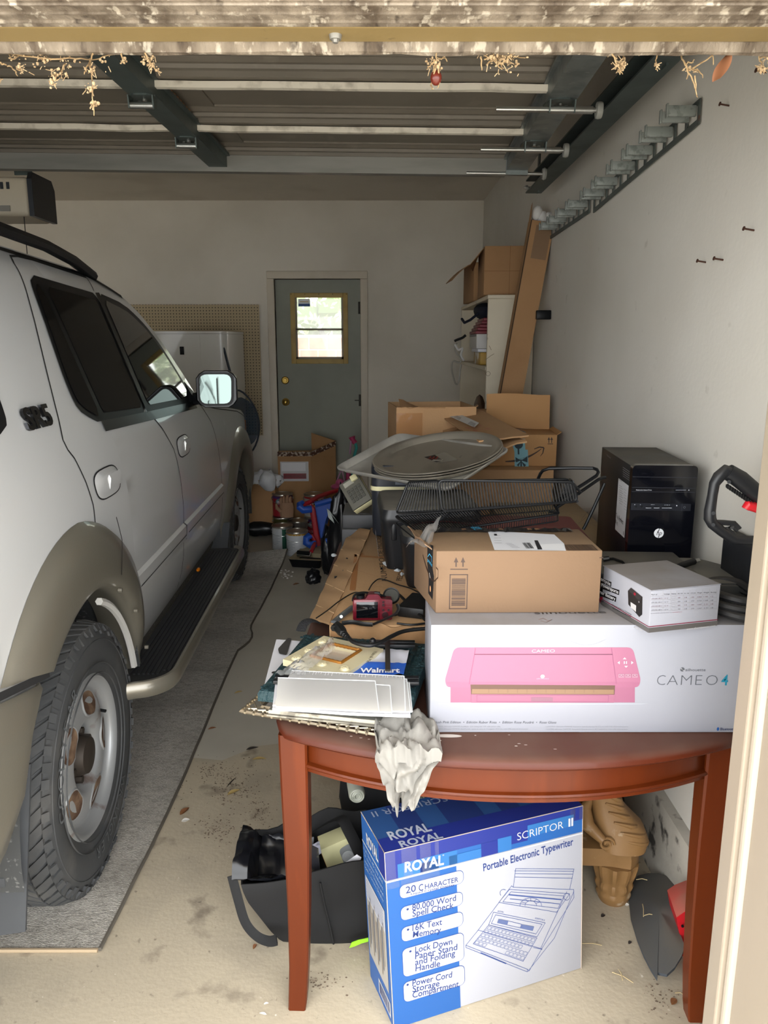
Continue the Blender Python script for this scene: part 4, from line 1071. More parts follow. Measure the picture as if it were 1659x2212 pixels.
ztext(F_, z, '#c8cad0', 'Multimedia Optical Drive', 628, 432, 750, 432, 9); F_.line('#6d7079', z((940, 428), (1015, 428)), .002, 2); F_.poly('#b5b8c0', z((1034, 432), (1046, 432), (1040, 422)), 2)
for x in (628, 672): F_.disc('#05060a', *z((x, 556))[0], .003, L=2); F_.disc('#9a9da6', *z((x - 10, 542))[0], .0012, L=2)
for x0, x1 in ((705, 745), (768, 808), (832, 905)): F_.rect('#07080c', z((x0, 568))[0][0], z((x0, 568))[0][1], z((x1, 556))[0][0] - z((x0, 568))[0][0], .004, 2); F_.line('#c5c8d0', z((x0, 568), (x1, 568)), .0012, 3)
ztext(F_, z, '#b9bcc4', 'USB 2.0', 743, 545, 772, 545, 6); ztext(F_, z, '#b9bcc4', 'SD · MS · xD', 850, 548, 892, 548, 6); F_.disc('#e8eaf0', *z((946, 550))[0], .0015, L=2)
F_.line('#8a8d96', [(z((1006, 563))[0][0] + .0025 * math.cos(t), z((1006, 563))[0][1] + .0025 * math.sin(t)) for t in [i * .4 for i in range(16)]], .0006, 2)
cx, cy = z((806, 765))[0]; F_.disc('#eef0f4', cx, cy, .0125, L=2, nm='emblem'); F_.text('#0b0c12', 'hp', cx, cy - .005, .0115, .013, L=3, shear=.3, al='c', nm='emblem'); F_.line('#0b0c12', [(cx + .001, cy + .0125), (cx - .003, cy + .002)], .0018, 3); F_.line('#0b0c12', [(cx - .001, cy - .0125), (cx + .002, cy - .003)], .0018, 3)
F_.done(.3)
L_ = Pr(r, (0, TD, 0), (0, -1, 0), (0, 0, 1)); z = zf(L_, 1200, 940, 3.614)
L_.poly('#d9dadd', z((493, 335), (572, 395), (538, 803), (466, 735)), 1, 'label')
ztext(L_, z, '#2a2a2e', 'The Perfect', 472, 640, 530, 700, 38); ztext(L_, z, '#2a2a2e', 'Fit', 470, 690, 486, 705, 32)
for i in range(9): L_.line('#77777c', z((500, 390 + i * 17), (522 + (i * 7) % 14, 406 + i * 17)), .001, 2)
for i in range(8): L_.line('#9a9a9e', z((536, 420 + i * 22), (556, 434 + i * 22)), .001, 2)
ztext(L_, z, '#2a2a2e', 'My new PC', 498, 350, 522, 368, 12); L_.disc('#2a2a2e', *z((533, 765))[0], .003, .006, L=2)
for i in range(5): L_.line('#77777c', z((527, 250 + i * 17), (578, 285 + i * 17)), .0014, 1)
ztext(L_, z, '#9a9a9e', 'Pavilion', 402, 160, 432, 185, 14); L_.done(.3)
# dusty flat device in front of the tower with a plug lying on it
r = thing('electronic_device', 'flat dusty black device with rounded corners behind the battery box', 'electronics', (.478, 1.725, 1.0072), R(-3))
b = B(); b.box(0, 0, 0, .255, .20, .052, .006); mk('body', b, m_bp, r)
b = B(); b.prism(rnd([(.20, -.055), (.345, -.055), (.36, -.02), (.36, .10), (.30, .17), (.20, .17)], .03), .001, .042); b.prism(rnd([(.21, -.05), (.34, -.05), (.35, -.02), (.35, .09), (.30, .16), (.21, .16)], .03), .042, .047); mk('side_unit', b, mat('dusty_grey_plastic', '#3a3b3a', .45, dust=('#77736a', .8, 7)), r)
r = thing('cable', 'black cable with a metal connector lying on the flat dusty device', 'cable', (0, 0, 0))
P_ = [px(1306, 1208, z=1.062), px(1325, 1207, z=1.068), px(1345, 1214, z=1.066), px(1352, 1222, z=1.064), px(1400, 1226, z=1.064), px(1440, 1225, z=1.065), px(1460, 1223, z=1.066)]
b = B(); b.tube(P_, .0035, 8); mk('wire', b, m_blackc, r)
b = B(); b.tube([px(1460, 1223, z=1.067), px(1472, 1221, z=1.068), px(1499, 1213, z=1.070)], [.004, .007, .008], 10); mk('connector', b, m_blackc, r)
b = B(); b.tube([px(1499, 1213, z=1.070), px(1510, 1210, z=1.071)], .0055, 4); mk('metal_tip', b, m_shaft, r)
b = B(); b.tube([px(1303, 1208, z=1.066), px(1316, 1206, z=1.069)], .006, 8); mk('end_grip', b, m_blackc, r)
# coil of strap at the right
r = thing('strap_coil', 'coil of black ribbed strap beside the battery box near the door jamb', 'strap', (.762, 1.60, 1.0072))
for k, (rx, dz) in enumerate(((.052, .006), (.060, .020), (.048, .036))):
    b = B(); b.tube([(rx * math.cos(t), .075 * math.sin(t) + .012 * k, dz + .006 + .004 * math.sin(2 * t)) for t in [2 * math.pi * i / 28 for i in range(28)]], .008, 8, closed=True, flat=(.012, .0085)); mk('loop', b, mat('black_strap', '#18181a', .55, dust=('#5a5650', .4)), r)
# rear handle of a garden saw
r = thing('saw', 'black power saw with ribbed rear handle and red trigger by the right jamb', 'saw', (.78, 1.63, 1.0072))
m_hnd = mat('handle_plastic', '#1c1d20', .42, bump=(60, .05), dust=('#6a665e', .35))
def P8(x, y, Y=1.60): return px(1200 + x / 3.614, 940 + y / 3.614, y=Y) - V((.78, 1.63, 1.0072))
b = B(); b.tube([P8(1345, 285), P8(1440, 345), P8(1540, 430), P8(1640, 505), P8(1760, 560)], [.017, .019, .0185, .018, .018], 14); mk('grip', b, m_hnd, r)
b = B(); b.tube([P8(1375, 300), P8(1330, 275), P8(1275, 325), P8(1240, 380), P8(1225, 470), P8(1205, 590), P8(1205, 650), P8(1225, 690), P8(1290, 745), P8(1390, 815), P8(1500, 822), P8(1640, 822)], [.014, .013, .013, .011, .0105, .012, .013, .012, .011, .011, .0105, .0105], 12); mk('guard', b, m_hnd, r)
b = B(); b.tube([P8(1235, 680), P8(1300, 682), P8(1395, 690), P8(1432, 730), P8(1418, 738), P8(1385, 712), P8(1330, 722), P8(1390, 780)], .006, 8); mk('hook', b, m_hnd, r)
b = B()
for i in range(11): t = i / 10; p = P8(1345 + 185 * t, 400 + 125 * t); b.sphere(p, .006, 6, (.5, 1.6, 1))
mk('grip_rib', b, mat('grip_rubber', '#101012', .7), r)
b = B(); b.tube([P8(1480, 575), P8(1500, 545), P8(1560, 560), P8(1600, 590)], [.008, .012, .012, .008], 10); mk('trigger', b, mat('red_plastic', '#c8202a', .35), r)
for x, y in ((1355, 365), (1232, 700), (1232, 610)):
    b = B(); b.cyl(P8(x, y, 1.587), P8(x, y, 1.583), .004, n=10); mk('screw', b, m_blk, r)
b = B(); b.box(.028, -.02, .0, .068, .16, .14, .012, 3); b.tube([P8(1640, 822, 1.62), V((.05, .03, .12))], .014, 10); mk('motor_housing', b, m_hnd, r)
# red case and the cardboard under it
r, f = carton('packing_box', 'wide cardboard box with a line drawing on its dusty top under the wire rack', 'box', (.41, 2.40, .7605), R(-1), .34, .60, .205, mat('cardboard_dusty', '#a08562', .85, dust=('#8f8068', .6)))
T_ = f['top']; z = zf(T_, 1200, 940, 3.614)
for s_ in (((40, 600), (250, 600), (200, 660), (340, 720)), ((60, 580), (300, 570)), ((150, 700), (330, 680)), ((120, 610), (240, 640), (180, 690))): T_.line('#6f5638', z(*s_), .002, 1)
T_.done()
r = thing('red_case', 'dusty maroon flat case with bright red sides behind the tan delivery box', 'case', (.225, 2.02, .9665), R(-3))
b = B(); b.prism(rnd([(0, 0), (.37, 0), (.365, .50), (0, .50)], .02), 0, .046); mk('body', b, mat('red_case_plastic', '#b01226', .35), r)
b = B(); b.prism(rnd([(-.003, -.003), (.373, -.003), (.368, .503), (-.003, .503)], .022), .0465, .053); mk('lid', b, mat('maroon_lid', '#6b2228', .5, dust=('#84564f', .7)), r)
# --- wire rack: two wire trays and bent legs
m_wire = mat('black_wire', '#101113', .4, spec=.25)
r = thing('wire_rack', 'black wire rack lying on its side with slanted wire trays and bent legs', 'rack', (0, 0, 0))
def Q7(x, y, Y): return px(700 + x / 2.6758, 900 + y / 2.6758, y=Y)
A1, A2, A3, A4 = Q7(662, 368, 1.72), Q7(1440, 378, 1.74), Q7(1465, 490, 1.74), Q7(682, 545, 1.72)
C1, C2, C3, C4 = Q7(487, 378, 1.86), Q7(1420, 362, 1.88), Q7(1350, 500, 1.88), Q7(415, 558, 1.86)
def wires(b, a, c, d, e, n, rr=.0016):
    for i in range(1, n): t = i / n; b.tube([a.lerp(c, t), e.lerp(d, t)], rr, 5, cap=False)
def loop(b, pts, rr=.0032, k=3):
    out = []
    n = len(pts)
    for i in range(n):
        a, c, d = pts[i - 1], pts[i], pts[(i + 1) % n]
        for t in [j / k for j in range(k + 1)]:
            p = c + (a - c).normalized() * .012; q_ = c + (d - c).normalized() * .012
            out.append(p * (1 - t) ** 2 + c * 2 * t * (1 - t) + q_ * t * t)
    b.tube(out, rr, 7, closed=True)
b = B(); loop(b, [A1, A2, A3, A4]); loop(b, [C1, C2, C3, C4]); loop(b, [A1, C1, C4, A4], .0026); b.tube([A2, C2], .003, 6); b.tube([A3, C3], .003, 6); mk('tray_rim', b, m_wire, r)
b = B(); wires(b, A1, A2, A3, A4, 46); wires(b, A1, C1, C4, A4, 15); wires(b, A4, A3, C3, C4, 44); wires(b, A2, C2, C3, A3, 9); o = mk('tray_wires', b, m_wire, r); o['kind'] = 'stuff'
D1, D2, D3, D4 = Q7(410, 575, 1.96), Q7(1350, 500, 1.96), Q7(1355, 562, 1.84), Q7(548, 682, 1.83)
b = B(); loop(b, [D1, D2, D3, D4]); loop(b, [D1 + V((0, 0, -.018)), D2 + V((0, 0, -.018)), D3 + V((0, 0, -.018)), D4 + V((0, 0, -.018))], .002); mk('lower_rim', b, m_wire, r)
b = B(); wires(b, D1, D2, D3, D4, 60); wires(b, D4, D3, D3 + V((0, 0, -.018)), D4 + V((0, 0, -.018)), 60, .001); o = mk('lower_wires', b, m_wire, r); o['kind'] = 'stuff'
def leg(pts, Y0, Y1, rr=.0042):
    n = len(pts); P = [px(700 + x / 2.6758, 900 + y / 2.6758, y=Y0 + (Y1 - Y0) * i / (n - 1)) for i, (x, y) in enumerate(pts)]
    b = B(); b.tube(P, rr, 8); mk('leg', b, m_wire, r)
leg([(1238, 358), (1250, 330), (1265, 312), (1300, 300), (1430, 297), (1555, 298), (1578, 306), (1586, 322), (1574, 342), (1500, 390), (1400, 452), (1335, 495)], 1.95, 1.84)
leg([(1340, 528), (1480, 437), (1585, 364), (1612, 353), (1625, 352)], 1.86, 1.93); leg([(1498, 652), (1512, 628), (1560, 525), (1612, 408), (1622, 385)], 1.93, 1.93)
b = B(); b.tube([Q7(1428, 372, 1.74), Q7(1485, 440, 1.75), Q7(1470, 450, 1.75)], .003, 6); b.tube([Q7(1330, 510, 1.86), Q7(1355, 555, 1.84), Q7(1300, 550, 1.84)], .003, 6); b.tube([Q7(730, 555, 1.8), Q7(560, 680, 1.81)], .0025, 6); mk('latch_wire', b, m_wire, r)
# --- sheet pan, stack of round trays
m_alu = mat('aluminium_pan', '#d9d6ce', .36, .7, var=[('#8f8b82', 6, .45, .7, .5), ('#d0cdc6', 30, .6, .72, .4)], bump=(30, .04))
m_tray = mat('worn_steel_tray', '#bdb6a8', .32, .75, var=[('#6f685b', 5, .52, .68, .55), ('#3d372f', 17, .70, .76, .6)], stretch=(1, .5, 1))
pp = para((735, 1003), (873, 928), (1106, 968), (970, 1058), .39)
pmx = frame(pp[3], pp[2] - pp[3], pp[0] - pp[3])
PWd, PDp = (pp[2] - pp[3]).length, (pp[0] - pp[3]).length
r = thing('sheet_pan', 'large aluminium sheet pan with rolled rim carrying round trays', 'pan', m=pmx)
def rr_ring(x0, y0, x1, y1, rad, z_, n=5): return [V((x, y, z_)) for x, y in rnd([(x0, y0), (x1, y0), (x1, y1), (x0, y1)], rad, n)]
b = B(); b.loft([rr_ring(.03, .03, PWd - .03, PDp - .03, .03, -.024), rr_ring(.022, .022, PWd - .022, PDp - .022, .034, -.021), rr_ring(.010, .010, PWd - .010, PDp - .010, .04, 0), rr_ring(.004, .004, PWd - .004, PDp - .004, .044, .003), rr_ring(0, 0, PWd, PDp, .046, .0), rr_ring(.001, .001, PWd - .001, PDp - .001, .046, -.005), rr_ring(.006, .006, PWd - .006, PDp - .006, .044, -.007)], cap=False)
k_ = rr_ring(.03, .03, PWd - .03, PDp - .03, .03, -.024); b.add(k_, [tuple(range(len(k_)))]); mk('pan', b, m_alu, r)
def P_on(m, u, v, h=0):
    mi = m.inverted(); o_ = mi @ EYE; d = mi.to_3x3() @ ray(u, v); t = (h - o_.z) / d.z; return o_ + d * t
c0 = P_on(pmx, 944, 972, .025)
for k in range(3):
    pn = pmx.to_3x3() @ V((0, 0, 1)); tx = (V((1, 0, 0)) - pn * pn.x).normalized()
    m_ = frame(pmx @ (c0 + V((0, 0, -.047 + .0095 * k))) + tx * .004 * math.sin(k * 3), tx, pn.cross(tx))
    t = thing('round_tray', ['lowest of the round metal trays stacked on the sheet pan', 'middle of the round metal trays stacked on the sheet pan', 'topmost worn round metal tray of the stack on the sheet pan, stained'][k], 'tray', m=m_, group='round trays on the sheet pan')
    e1, e2 = 1.0, 1.12
    prof = [(r_ * 1.17, h_) for r_, h_ in ((0, .0), (.150, .0), (.176, .003), (.190, .018), (.198, .023), (.206, .023), (.209, .020), (.205, .0205), (.192, .0155), (.178, .0005), (.15, -.002), (0, -.002))]
    b = B(); b.lathe(prof, 56)
    for v_ in b.bm.verts: v_.co.y *= .84
    mk('dish', b, m_tray, t)
    if k == 2:
        q = Pr(t, (0, 0, .0005), (1, 0, 0), (0, 1, 0)); zz = zf(q, 700, 900, 2.6758)
        q.poly('#7d776b', zz((610, 228), (700, 205), (775, 250), (670, 268)), 1, 'sticker_residue'); q.poly('#2b2622', zz((578, 235), (640, 222), (690, 255), (650, 264)), 2, 'sticker')
        ztext(q, zz, '#b02a20', '3 3 3', 600, 245, 650, 246, 12, L=3); ztext(q, zz, '#d8d2c6', 'IIIIIII', 625, 258, 680, 258, 8, L=3); q.done(.4)
# --- black bins, printer, calculator
r = thing('plastic_bin', 'tall dark slate plastic bin with cream strip wrapped around under the sheet pan', 'bin', (-.048, 2.84, .866))
b = B(); b.loft([[V((p.x + .15, p.y + .13, z_)) for p in rr_ring(-.15 * k, -.13 * k, .15 * k, .13 * k, .035, 0)] for z_, k in ((0, .94), (.01, .97), (.23, 1.0), (.232, .985), (.236, .985), (.238, 1.0), (.262, 1.0), (.27, .97))]); mk('body', b, m_nv, r)
b = B(); b.loft([[V((p.x + .15, p.y + .13, z_)) for p in rr_ring(-.153 * k, -.133 * k, .153 * k, .133 * k, .037, 0)] for z_, k in ((.176, .99), (.176, 1.0), (.192, 1.0), (.192, .99))], cap=False); mk('cream_strip', b, mat('cream_plastic2', '#d6cfa4', .5), r)
b = B(); b.box(.09, -.004, .20, .16, .002, .235); mk('grey_tab', b, mat('grey_tab', '#6a6f78', .5), r, False)
m_ = frame(px(763, 1100, y=2.95), px(806, 1072, y=2.95) - px(763, 1100, y=2.95), V((-.02, .10, .16)))
r = thing('calculator', 'cream desk calculator with grey face leaning beside the tall dark bin', 'calculator', m=m_)
b = B(); b.box(-.005, -.005, -.05, .085, .125, -.012, .004); mk('base', b, mat('cream_plastic2', '', 0), r)
b = B(); b.box(-.004, -.004, -.0115, .084, .124, .0, .003); mk('face', b, mat('calculator_face', '#5d5b52', .6), r)
b = B(); b.box(.012, .095, .0, .055, .115, .003); mk('display', b, mat('calculator_display', '#9a988c', .4), r)
b = B(); b.box(.05, .10, .0, .078, .124, .012, .002); mk('paper_holder', b, mat('cream_plastic2', '', 0), r)
for i in range(4):
    for j in range(4): b = B(); b.box(.012 + i * .016, .02 + j * .016, .0, .024 + i * .016, .032 + j * .016, .005, .001); mk('key', b, mat('dark_key', '#4a4943', .6), r)
r = thing('printer', 'small dusty black printer at the far left end of the table', 'printer', (-.175, 3.08, .7605))
b = B(); b.box(0, 0, 0, .20, .26, .075, .006); b.box(.004, .004, .076, .196, .256, .135, .006); mk('body', b, mat('printer_grey', '#3c3d40', .5, dust=('#6f6d68', .7)), r)
b = B(); b.box(.02, -.004, .012, .17, .002, .03); b.box(.075, .02, .135, .115, .08, .138, .001); mk('paper_slot', b, m_bp, r)
r = thing('wood_block', 'small pale wood block under the dusty black printer', 'block', (-.055, 3.02, .7605)); b = B(); b.box(0, 0, 0, .05, .05, .085, .004); mk('block', b, m_card, r)
r = thing('tool_case', 'black plastic tool case with rounded front bin, latches and a white label', 'case', (.055, 2.20, .8615), R(3))
b = B(); b.loft([[V((p.x + .13, p.y + .09, z_)) for p in rr_ring(-.13 * k, -.09 * k, .13 * k, .09 * k, .04, 0)] for z_, k in ((0, .86), (.02, .9), (.135, .99), (.138, 1.0), (.142, 1.0), (.16, .97), (.163, .93))]); mk('front_bin', b, m_bp, r)
b = B(); b.loft([[V((p.x + .10, p.y + .37, z_)) for p in rr_ring(-.15 * k, -.17 * k, .17 * k, .17 * k, .03, 0)] for z_, k in ((0, .90), (.12, .96), (.155, 1.0), (.165, 1.02), (.175, 1.02), (.20, .98), (.205, .94))]); mk('rear_bin', b, m_bp, r)
b = B(); b.box(-.02, .20, .10, -.004, .24, .178, .005); b.tube([(-.012, .21, .178), (-.02, .215, .15), (-.022, .225, .12)], .006, 8); mk('latch', b, m_bp, r)
b = B(); b.lathe([(.10, .0), (.104, .002), (.10, .004)], 20, (.13, .09, .1635)); mk('red_edge', b, mat('dark_red_edge', '#4a1a1c', .5), r)
q = Pr(r, (-.052, .30, .0), (0, -1, 0), (-.12, 0, 1)); q.rect('#c9cbd0', .0, .03, .06, .09, 8, 'label')
for i in range(6): q.line('#44464c', [(.008 + i * .008, .04), (.008 + i * .008, .075)], .003, 9)
q.done()
# --- cardboard: large flat carton with lettering, sheet leaning off the edge
m_cardl = mat('light_cardboard', '#b18d66', .8, var=[('#a07d57', 5, .5, .75, .5), ('#c09d76', 14, .6, .75, .4)], bump=(120, .08))
r, f = carton('flat_carton', 'large flat tan carton with Spanish lettering lying on the table', 'box', (-.145, 1.925, .7605), R(-4.5), .46, 1.05, .099, m_cardl, part='body')
T_ = f['top']; zt = zf(T_, 700, 900, 2.6758)
a, c = zt((372, 945), (372, 700)); T_.text('#4a3a2c', 'NÚMERO DE MODELO', a[0], a[1], .040, c[1] - a[1] + .06, L=2, rot=R(90)) if 0 else None
p0, p1, p2 = zt((330, 950), (352, 690), (368, 950)); ztext(T_, zt, '#4a3a2c', 'NUMERO DE MODELO', 368, 950, 362, 690, 1, L=2) if 0 else T_.text('#4a3a2c', 'NUMERO DE MODELO', p2[0], p2[1], (p2[0] - p0[0]) * .92, math.dist(p2, p1) * 1.12, rot=math.atan2(p1[1] - p2[1], p1[0] - p2[0]) + .03, L=2)
T_.line('#a9713f', zt((165, 1000), (190, 800), (215, 795)), .018, 1, nm='packing_tape'); T_.line('#a9713f', zt((195, 805), (330, 815)), .02, 1, nm='packing_tape')
for s_ in (((170, 880), (560, 1010)), ((215, 740), (540, 765)), ((230, 690), (300, 690)), ((180, 960), (420, 1000))): T_.line('#a87e50', zt(*s_), .002, 1)
ztext(T_, zt, '#4a3a2c', 'PESO', 448, 950, 462, 905, 10, L=2); T_.done()
b = B(); b.grid(lambda u, v: (  .005 + .45 * u, -.006 - .004 * math.sin(u * 40) * v - .008 * NZ.noise(V((u * 14, v * 3, 2))), .02 + (.078 + .014 * NZ.noise(V((u * 9, 0, 7)))) * v), 40, 4, .004, (0, 1, 0)); mk('torn_front', b, mat('torn_orange_board', '#96704a', .75, var=[('#a78762', 10, .45, .65, .7), ('#b97a42', 24, .6, .75, .6)], bump=(40, .3, .004), stretch=(.4, 1, 1)), r)
b = B(); b.grid(lambda u, v: (.31 + .12 * u, -.012, .045 + .03 * v + .006 * math.sin(u * 6)), 6, 2, .002, (0, 1, 0)); mk('printed_scrap', b, mat('printed_scrap', '#c96a3e', .5, var=[('#e8d8cc', 40, .5, .6, .9)]), r)
rb = thing('cardboard_sheet', 'creased cardboard sheet sloping off the left table edge, with scraps on it', 'cardboard', (0, 0, 0))
def sheet(u, v):
    a = px(668, 1338, z=.785).lerp(px(757, 1142, z=.80), v); c = px(712, 1346, z=.862).lerp(px(800, 1146, z=.866), v)
    return tuple(a.lerp(c, u) + V((0, 0, .003 * math.sin(v * 40) + .004 * math.sin(u * 3.1))))
b = B(); b.grid(sheet, 6, 40, .006); mk('sheet', b, m_cardl, rb)
b = B()
for i in range(5): t = .12 + i * .19; b.tube([V(sheet(0, t)) + V((0, 0, .001)), V(sheet(1, t - .05)) + V((0, 0, .001))], .0016, 4)
mk('crease', b, mat('light_crease', '#dcb98e', .8), rb)
def scrap(name, label, pts, m_, cat='scrap', h=.003, group=None):
    c = sum(pts, V()) / len(pts)
    b = B(); b.add([p - c for p in pts] + [c - c + V((0, 0, h))], [(i, (i + 1) % len(pts), len(pts)) for i in range(len(pts))] + [tuple(range(len(pts)))[::-1]])
    o = mk(name, b, m_, None, False); o.location = c; return tag(o, label, cat, group)
def blob(u, v, rw, rh, n, z_, seed):
    rg = random.Random(seed); return [px(u + rw * rg.uniform(.5, 1.1) * math.cos(2 * math.pi * i / n), v - rh * rg.uniform(.5, 1.1) * math.sin(2 * math.pi * i / n), z=z_) for i in range(n)]
m_bls = mat('black_film', '#16151a', .4)
for i, (u, v, w_, h, z_, t) in enumerate(((744, 1232, 5, 4, .835, 'black plastic scrap near the middle of the creased cardboard sheet'), (727, 1247, 8, 4, .828, 'long black plastic scrap on the creased cardboard sheet, nearest the camera'), (749, 1206, 2.5, 2, .84, 'tiny black plastic crumb at the far end of the creased cardboard sheet'), (824, 1228, 4, 3, .868, 'black crumb on the flat carton beside the lettering'))): scrap('plastic_scrap', t, blob(u, v, w_, h, 8, z_, i), m_bls)
m_wp = mat('pale_film', '#d5dce2', .35)
for i, (u, v, w_, h, t) in enumerate(((836, 1217, 11, 6, 'largest pale plastic flake by the tool case'), (853, 1222, 7, 6, 'pale plastic flake beside the white label of the tool case'), (858, 1232, 8, 4, 'thin pale plastic flake in front of the tool case, on the flat carton'), (868, 1240, 5, 6, 'small pale plastic flake nearest the camera by the tool case'), (720, 1199, 9, 4, 'white paper scrap stuck on the edge of the creased cardboard sheet'))): scrap('plastic_flake', t, blob(u, v, w_, h, 7, .868 if i < 4 else .832, 20 + i), m_wp, h=.006)
# --- red camera with strap, lens cap, charger, cable
r = thing('camera', 'red compact camera standing with its dark screen facing out', 'camera', (-.082, 1.93, .866), R(2))
cw, ch = .104, .060
m_cam = mat('red_metallic', '#620f1d', .3, .2, coat=.5)
b = B(); b.prism(rnd([(0, 0), (cw, 0), (cw, ch * .93), (cw * .72, ch * .97), (cw * .66, ch * 1.18), (cw * .38, ch * 1.18), (cw * .33, ch * .97), (0, ch * .95)], .006), 0, .028, lambda a, c, h: (a, h, c)); mk('body', b, m_cam, r)
b = B(); b.box(.009, -.0015, .006, .066, .001, .051, .0008); mk('screen', b, mat('lcd_black', '#0a0b0e', .08, coat=.4), r)
b = B(); b.box(.003, -.001, .001, .071, .0005, .056, .0006); mk('screen_frame', b, m_cam, r)
for x, z_, q_ in ((.080, .042, .0035), (.080, .028, .003), (.094, .028, .003), (.085, .014, .0085), (.080, .050, .003)):
    b = B(); b.cyl((x, .0, z_), (x, -.0025, z_), q_, n=14); mk('button', b, mat('camera_button', '#2a1216', .3), r)
b = B(); b.cyl((.02, .014, ch * .95), (.02, .014, ch * 1.1), .011, n=18); b.cyl((.05, .02, .03), (.05, .06, .03), .026, n=24); mk('dial', b, m_blk, r)
def tubeY(name, pts, rr, m_, par=None, flat=None, n=8, Y0=None, Y1=None, zz=None):
    k = len(pts); P = [px(x, y, z=zz) if zz is not None else px(x, y, y=Y0 + (Y1 - Y0) * i / (k - 1)) for i, (x, y) in enumerate(pts)]
    Q = []
    for i in range(k - 1):                       # smooth
        p0, p1, p2, p3 = P[max(0, i - 1)], P[i], P[i + 1], P[min(k - 1, i + 2)]
        for j in range(5):
            t = j / 5; Q.append(.5 * ((2 * p1) + (p2 - p0) * t + (2 * p0 - 5 * p1 + 4 * p2 - p3) * t * t + (3 * p1 - p0 - 3 * p2 + p3) * t ** 3))
    Q.append(P[-1])
    b = B(); b.tube(Q, rr, n, flat=flat); return mk(name, b, m_, par)
st = thing('camera_strap', 'black camera strap looped over the red camera', 'strap', (0, 0, 0))
K1 = lambda x, y: (500 + x / 3.606, 1180 + y / 3.606)
tubeY('webbing', [K1(*p) for p in ((945, 425), (960, 380), (1030, 360), (1110, 375), (1180, 385), (1240, 430))], .004, m_blackc, st, (.003, .008), Y0=1.95, Y1=1.96)
tubeY('webbing', [K1(*p) for p in ((1290, 450), (1300, 490), (1270, 530), (1190, 570), (1100, 610))], .004, m_blackc, st, (.002, .007), Y0=1.925, Y1=1.90)
tubeY('webbing', [K1(*p) for p in ((860, 600), (940, 590), (1030, 605), (1100, 610))], .004, m_blackc, st, (.002, .006), zz=.872)
b = B(); p = px(*K1(1135, 375), y=1.945); b.box(p.x - .008, p.y - .004, p.z - .007, p.x + .008, p.y + .004, p.z + .007, .002); mk('buckle', b, m_blackc, st)
r = thing('lens_cap', 'round black lens cap leaning behind the red camera', 'lens cap', m=frame(px(*K1(1245, 385), y=2.0), (1, 0, 0), (0, .55, .8)))
b = B(); b.lathe([(0, 0), (.019, 0), (.0195, .003), (.022, .004), (.023, .002), (.023, -.005), (0, -.005)], 28); mk('cap', b, m_blackc, r)
q = Pr(r, (0, 0, .0003), (1, 0, 0), (0, 1, 0)); q.disc('#3a3a34', 0, 0, .0185, L=1, nm='dusty_face'); q.done()
r = thing('power_adapter', 'black power adapter brick lying beside the red camera', 'adapter', (.035, 1.97, .8615), R(-20)); b = B(); b.box(0, 0, 0, .075, .13, .03, .005); mk('brick', b, m_blackc, r)
r = thing('pocket_tool', 'slim grey folded tool with a round rivet beside the red camera', 'tool', (0, 0, 0)); 
tubeY('blade', [K1(*p) for p in ((800, 590), (870, 530), (950, 470))], .004, mat('grey_blade', '#5c5f62', .35, .4), r, (.011, .004), zz=.870)
b = B(); b.cyl(px(*K1(855, 548), z=.874), px(*K1(855, 548), z=.879), .004, n=12); mk('rivet', b, m_shaft, r)
r = thing('thin_cable', 'thin black cable winding over the flat carton', 'cable', (0, 0, 0))
tubeY('wire', [K1(*p) for p in ((660, 560), (740, 505), (850, 420), (960, 360), (1040, 375))], .0018, m_blackc, r, zz=.868)
tubeY('wire', [K1(*p) for p in ((1070, 340), (1100, 290), (1150, 255), (1210, 265), (1300, 300), (1400, 330), (1510, 390))], .002, m_blackc, r, zz=.869)
tubeY('wire', [K1(*p) for p in ((1270, 540), (1350, 520), (1420, 510), (1510, 520))], .002, m_blackc, r, zz=.867); tubeY('wire', [K1(*p) for p in ((1290, 600), (1400, 612), (1510, 600))], .003, m_blackc, r, zz=.868); tubeY('wire', [K1(*p) for p in ((1310, 380), (1400, 470), (1460, 530), (1510, 575))], .004, m_blackc, r, zz=.875)
# --- stack at the near left: frames, plaque, sign holders, papers
m_orn = mat('antique_silver', '#a79b86', .3, .85, var=[('#5f5544', 14, .5, .7, .6)])
def flat_frame(name, label, pts, z0, h, wd, m_, prof=None, cat='frame', back=None):
    """rectangular frame on z0 whose corners (near left, far left, far right, near right) are seen at picture points"""
    P = [px(u, v, z=z0 + h) for u, v in pts]
    cen = sum(P, V()) / 4
    ux = ((P[3] - P[0]) + (P[2] - P[1])).normalized()
    W = ((P[3] - P[0]).length + (P[2] - P[1]).length) / 2
    uy = V((-ux.y, ux.x, 0)); D = (abs((P[1] - P[0]).dot(uy)) + abs((P[2] - P[3]).dot(uy))) / 2
    o = cen - ux * W / 2 - uy * D / 2; o.z = z0
    r = thing(name, label, cat, m=frame(o, ux, uy))
    prof = prof or [(0, 0), (0, h * .7), (.15, h), (.5, h * .86), (.85, h), (1, h * .6), (1, 0)]
    b = B(); rings = []
    for t, z_ in prof: i = wd * t; rings.append([V((i, i, z_)), V((W - i, i, z_)), V((W - i, D - i, z_)), V((i, D - i, z_))])
    b.loft(rings, cap=False); mk('moulding', b, m_, r, True, 30)
    if back:
        b = B(); b.box(wd * .9, wd * .9, .001, W - wd * .9, D - wd * .9, h * .35); mk('backing', b, back, r, False)
    return r, W, D
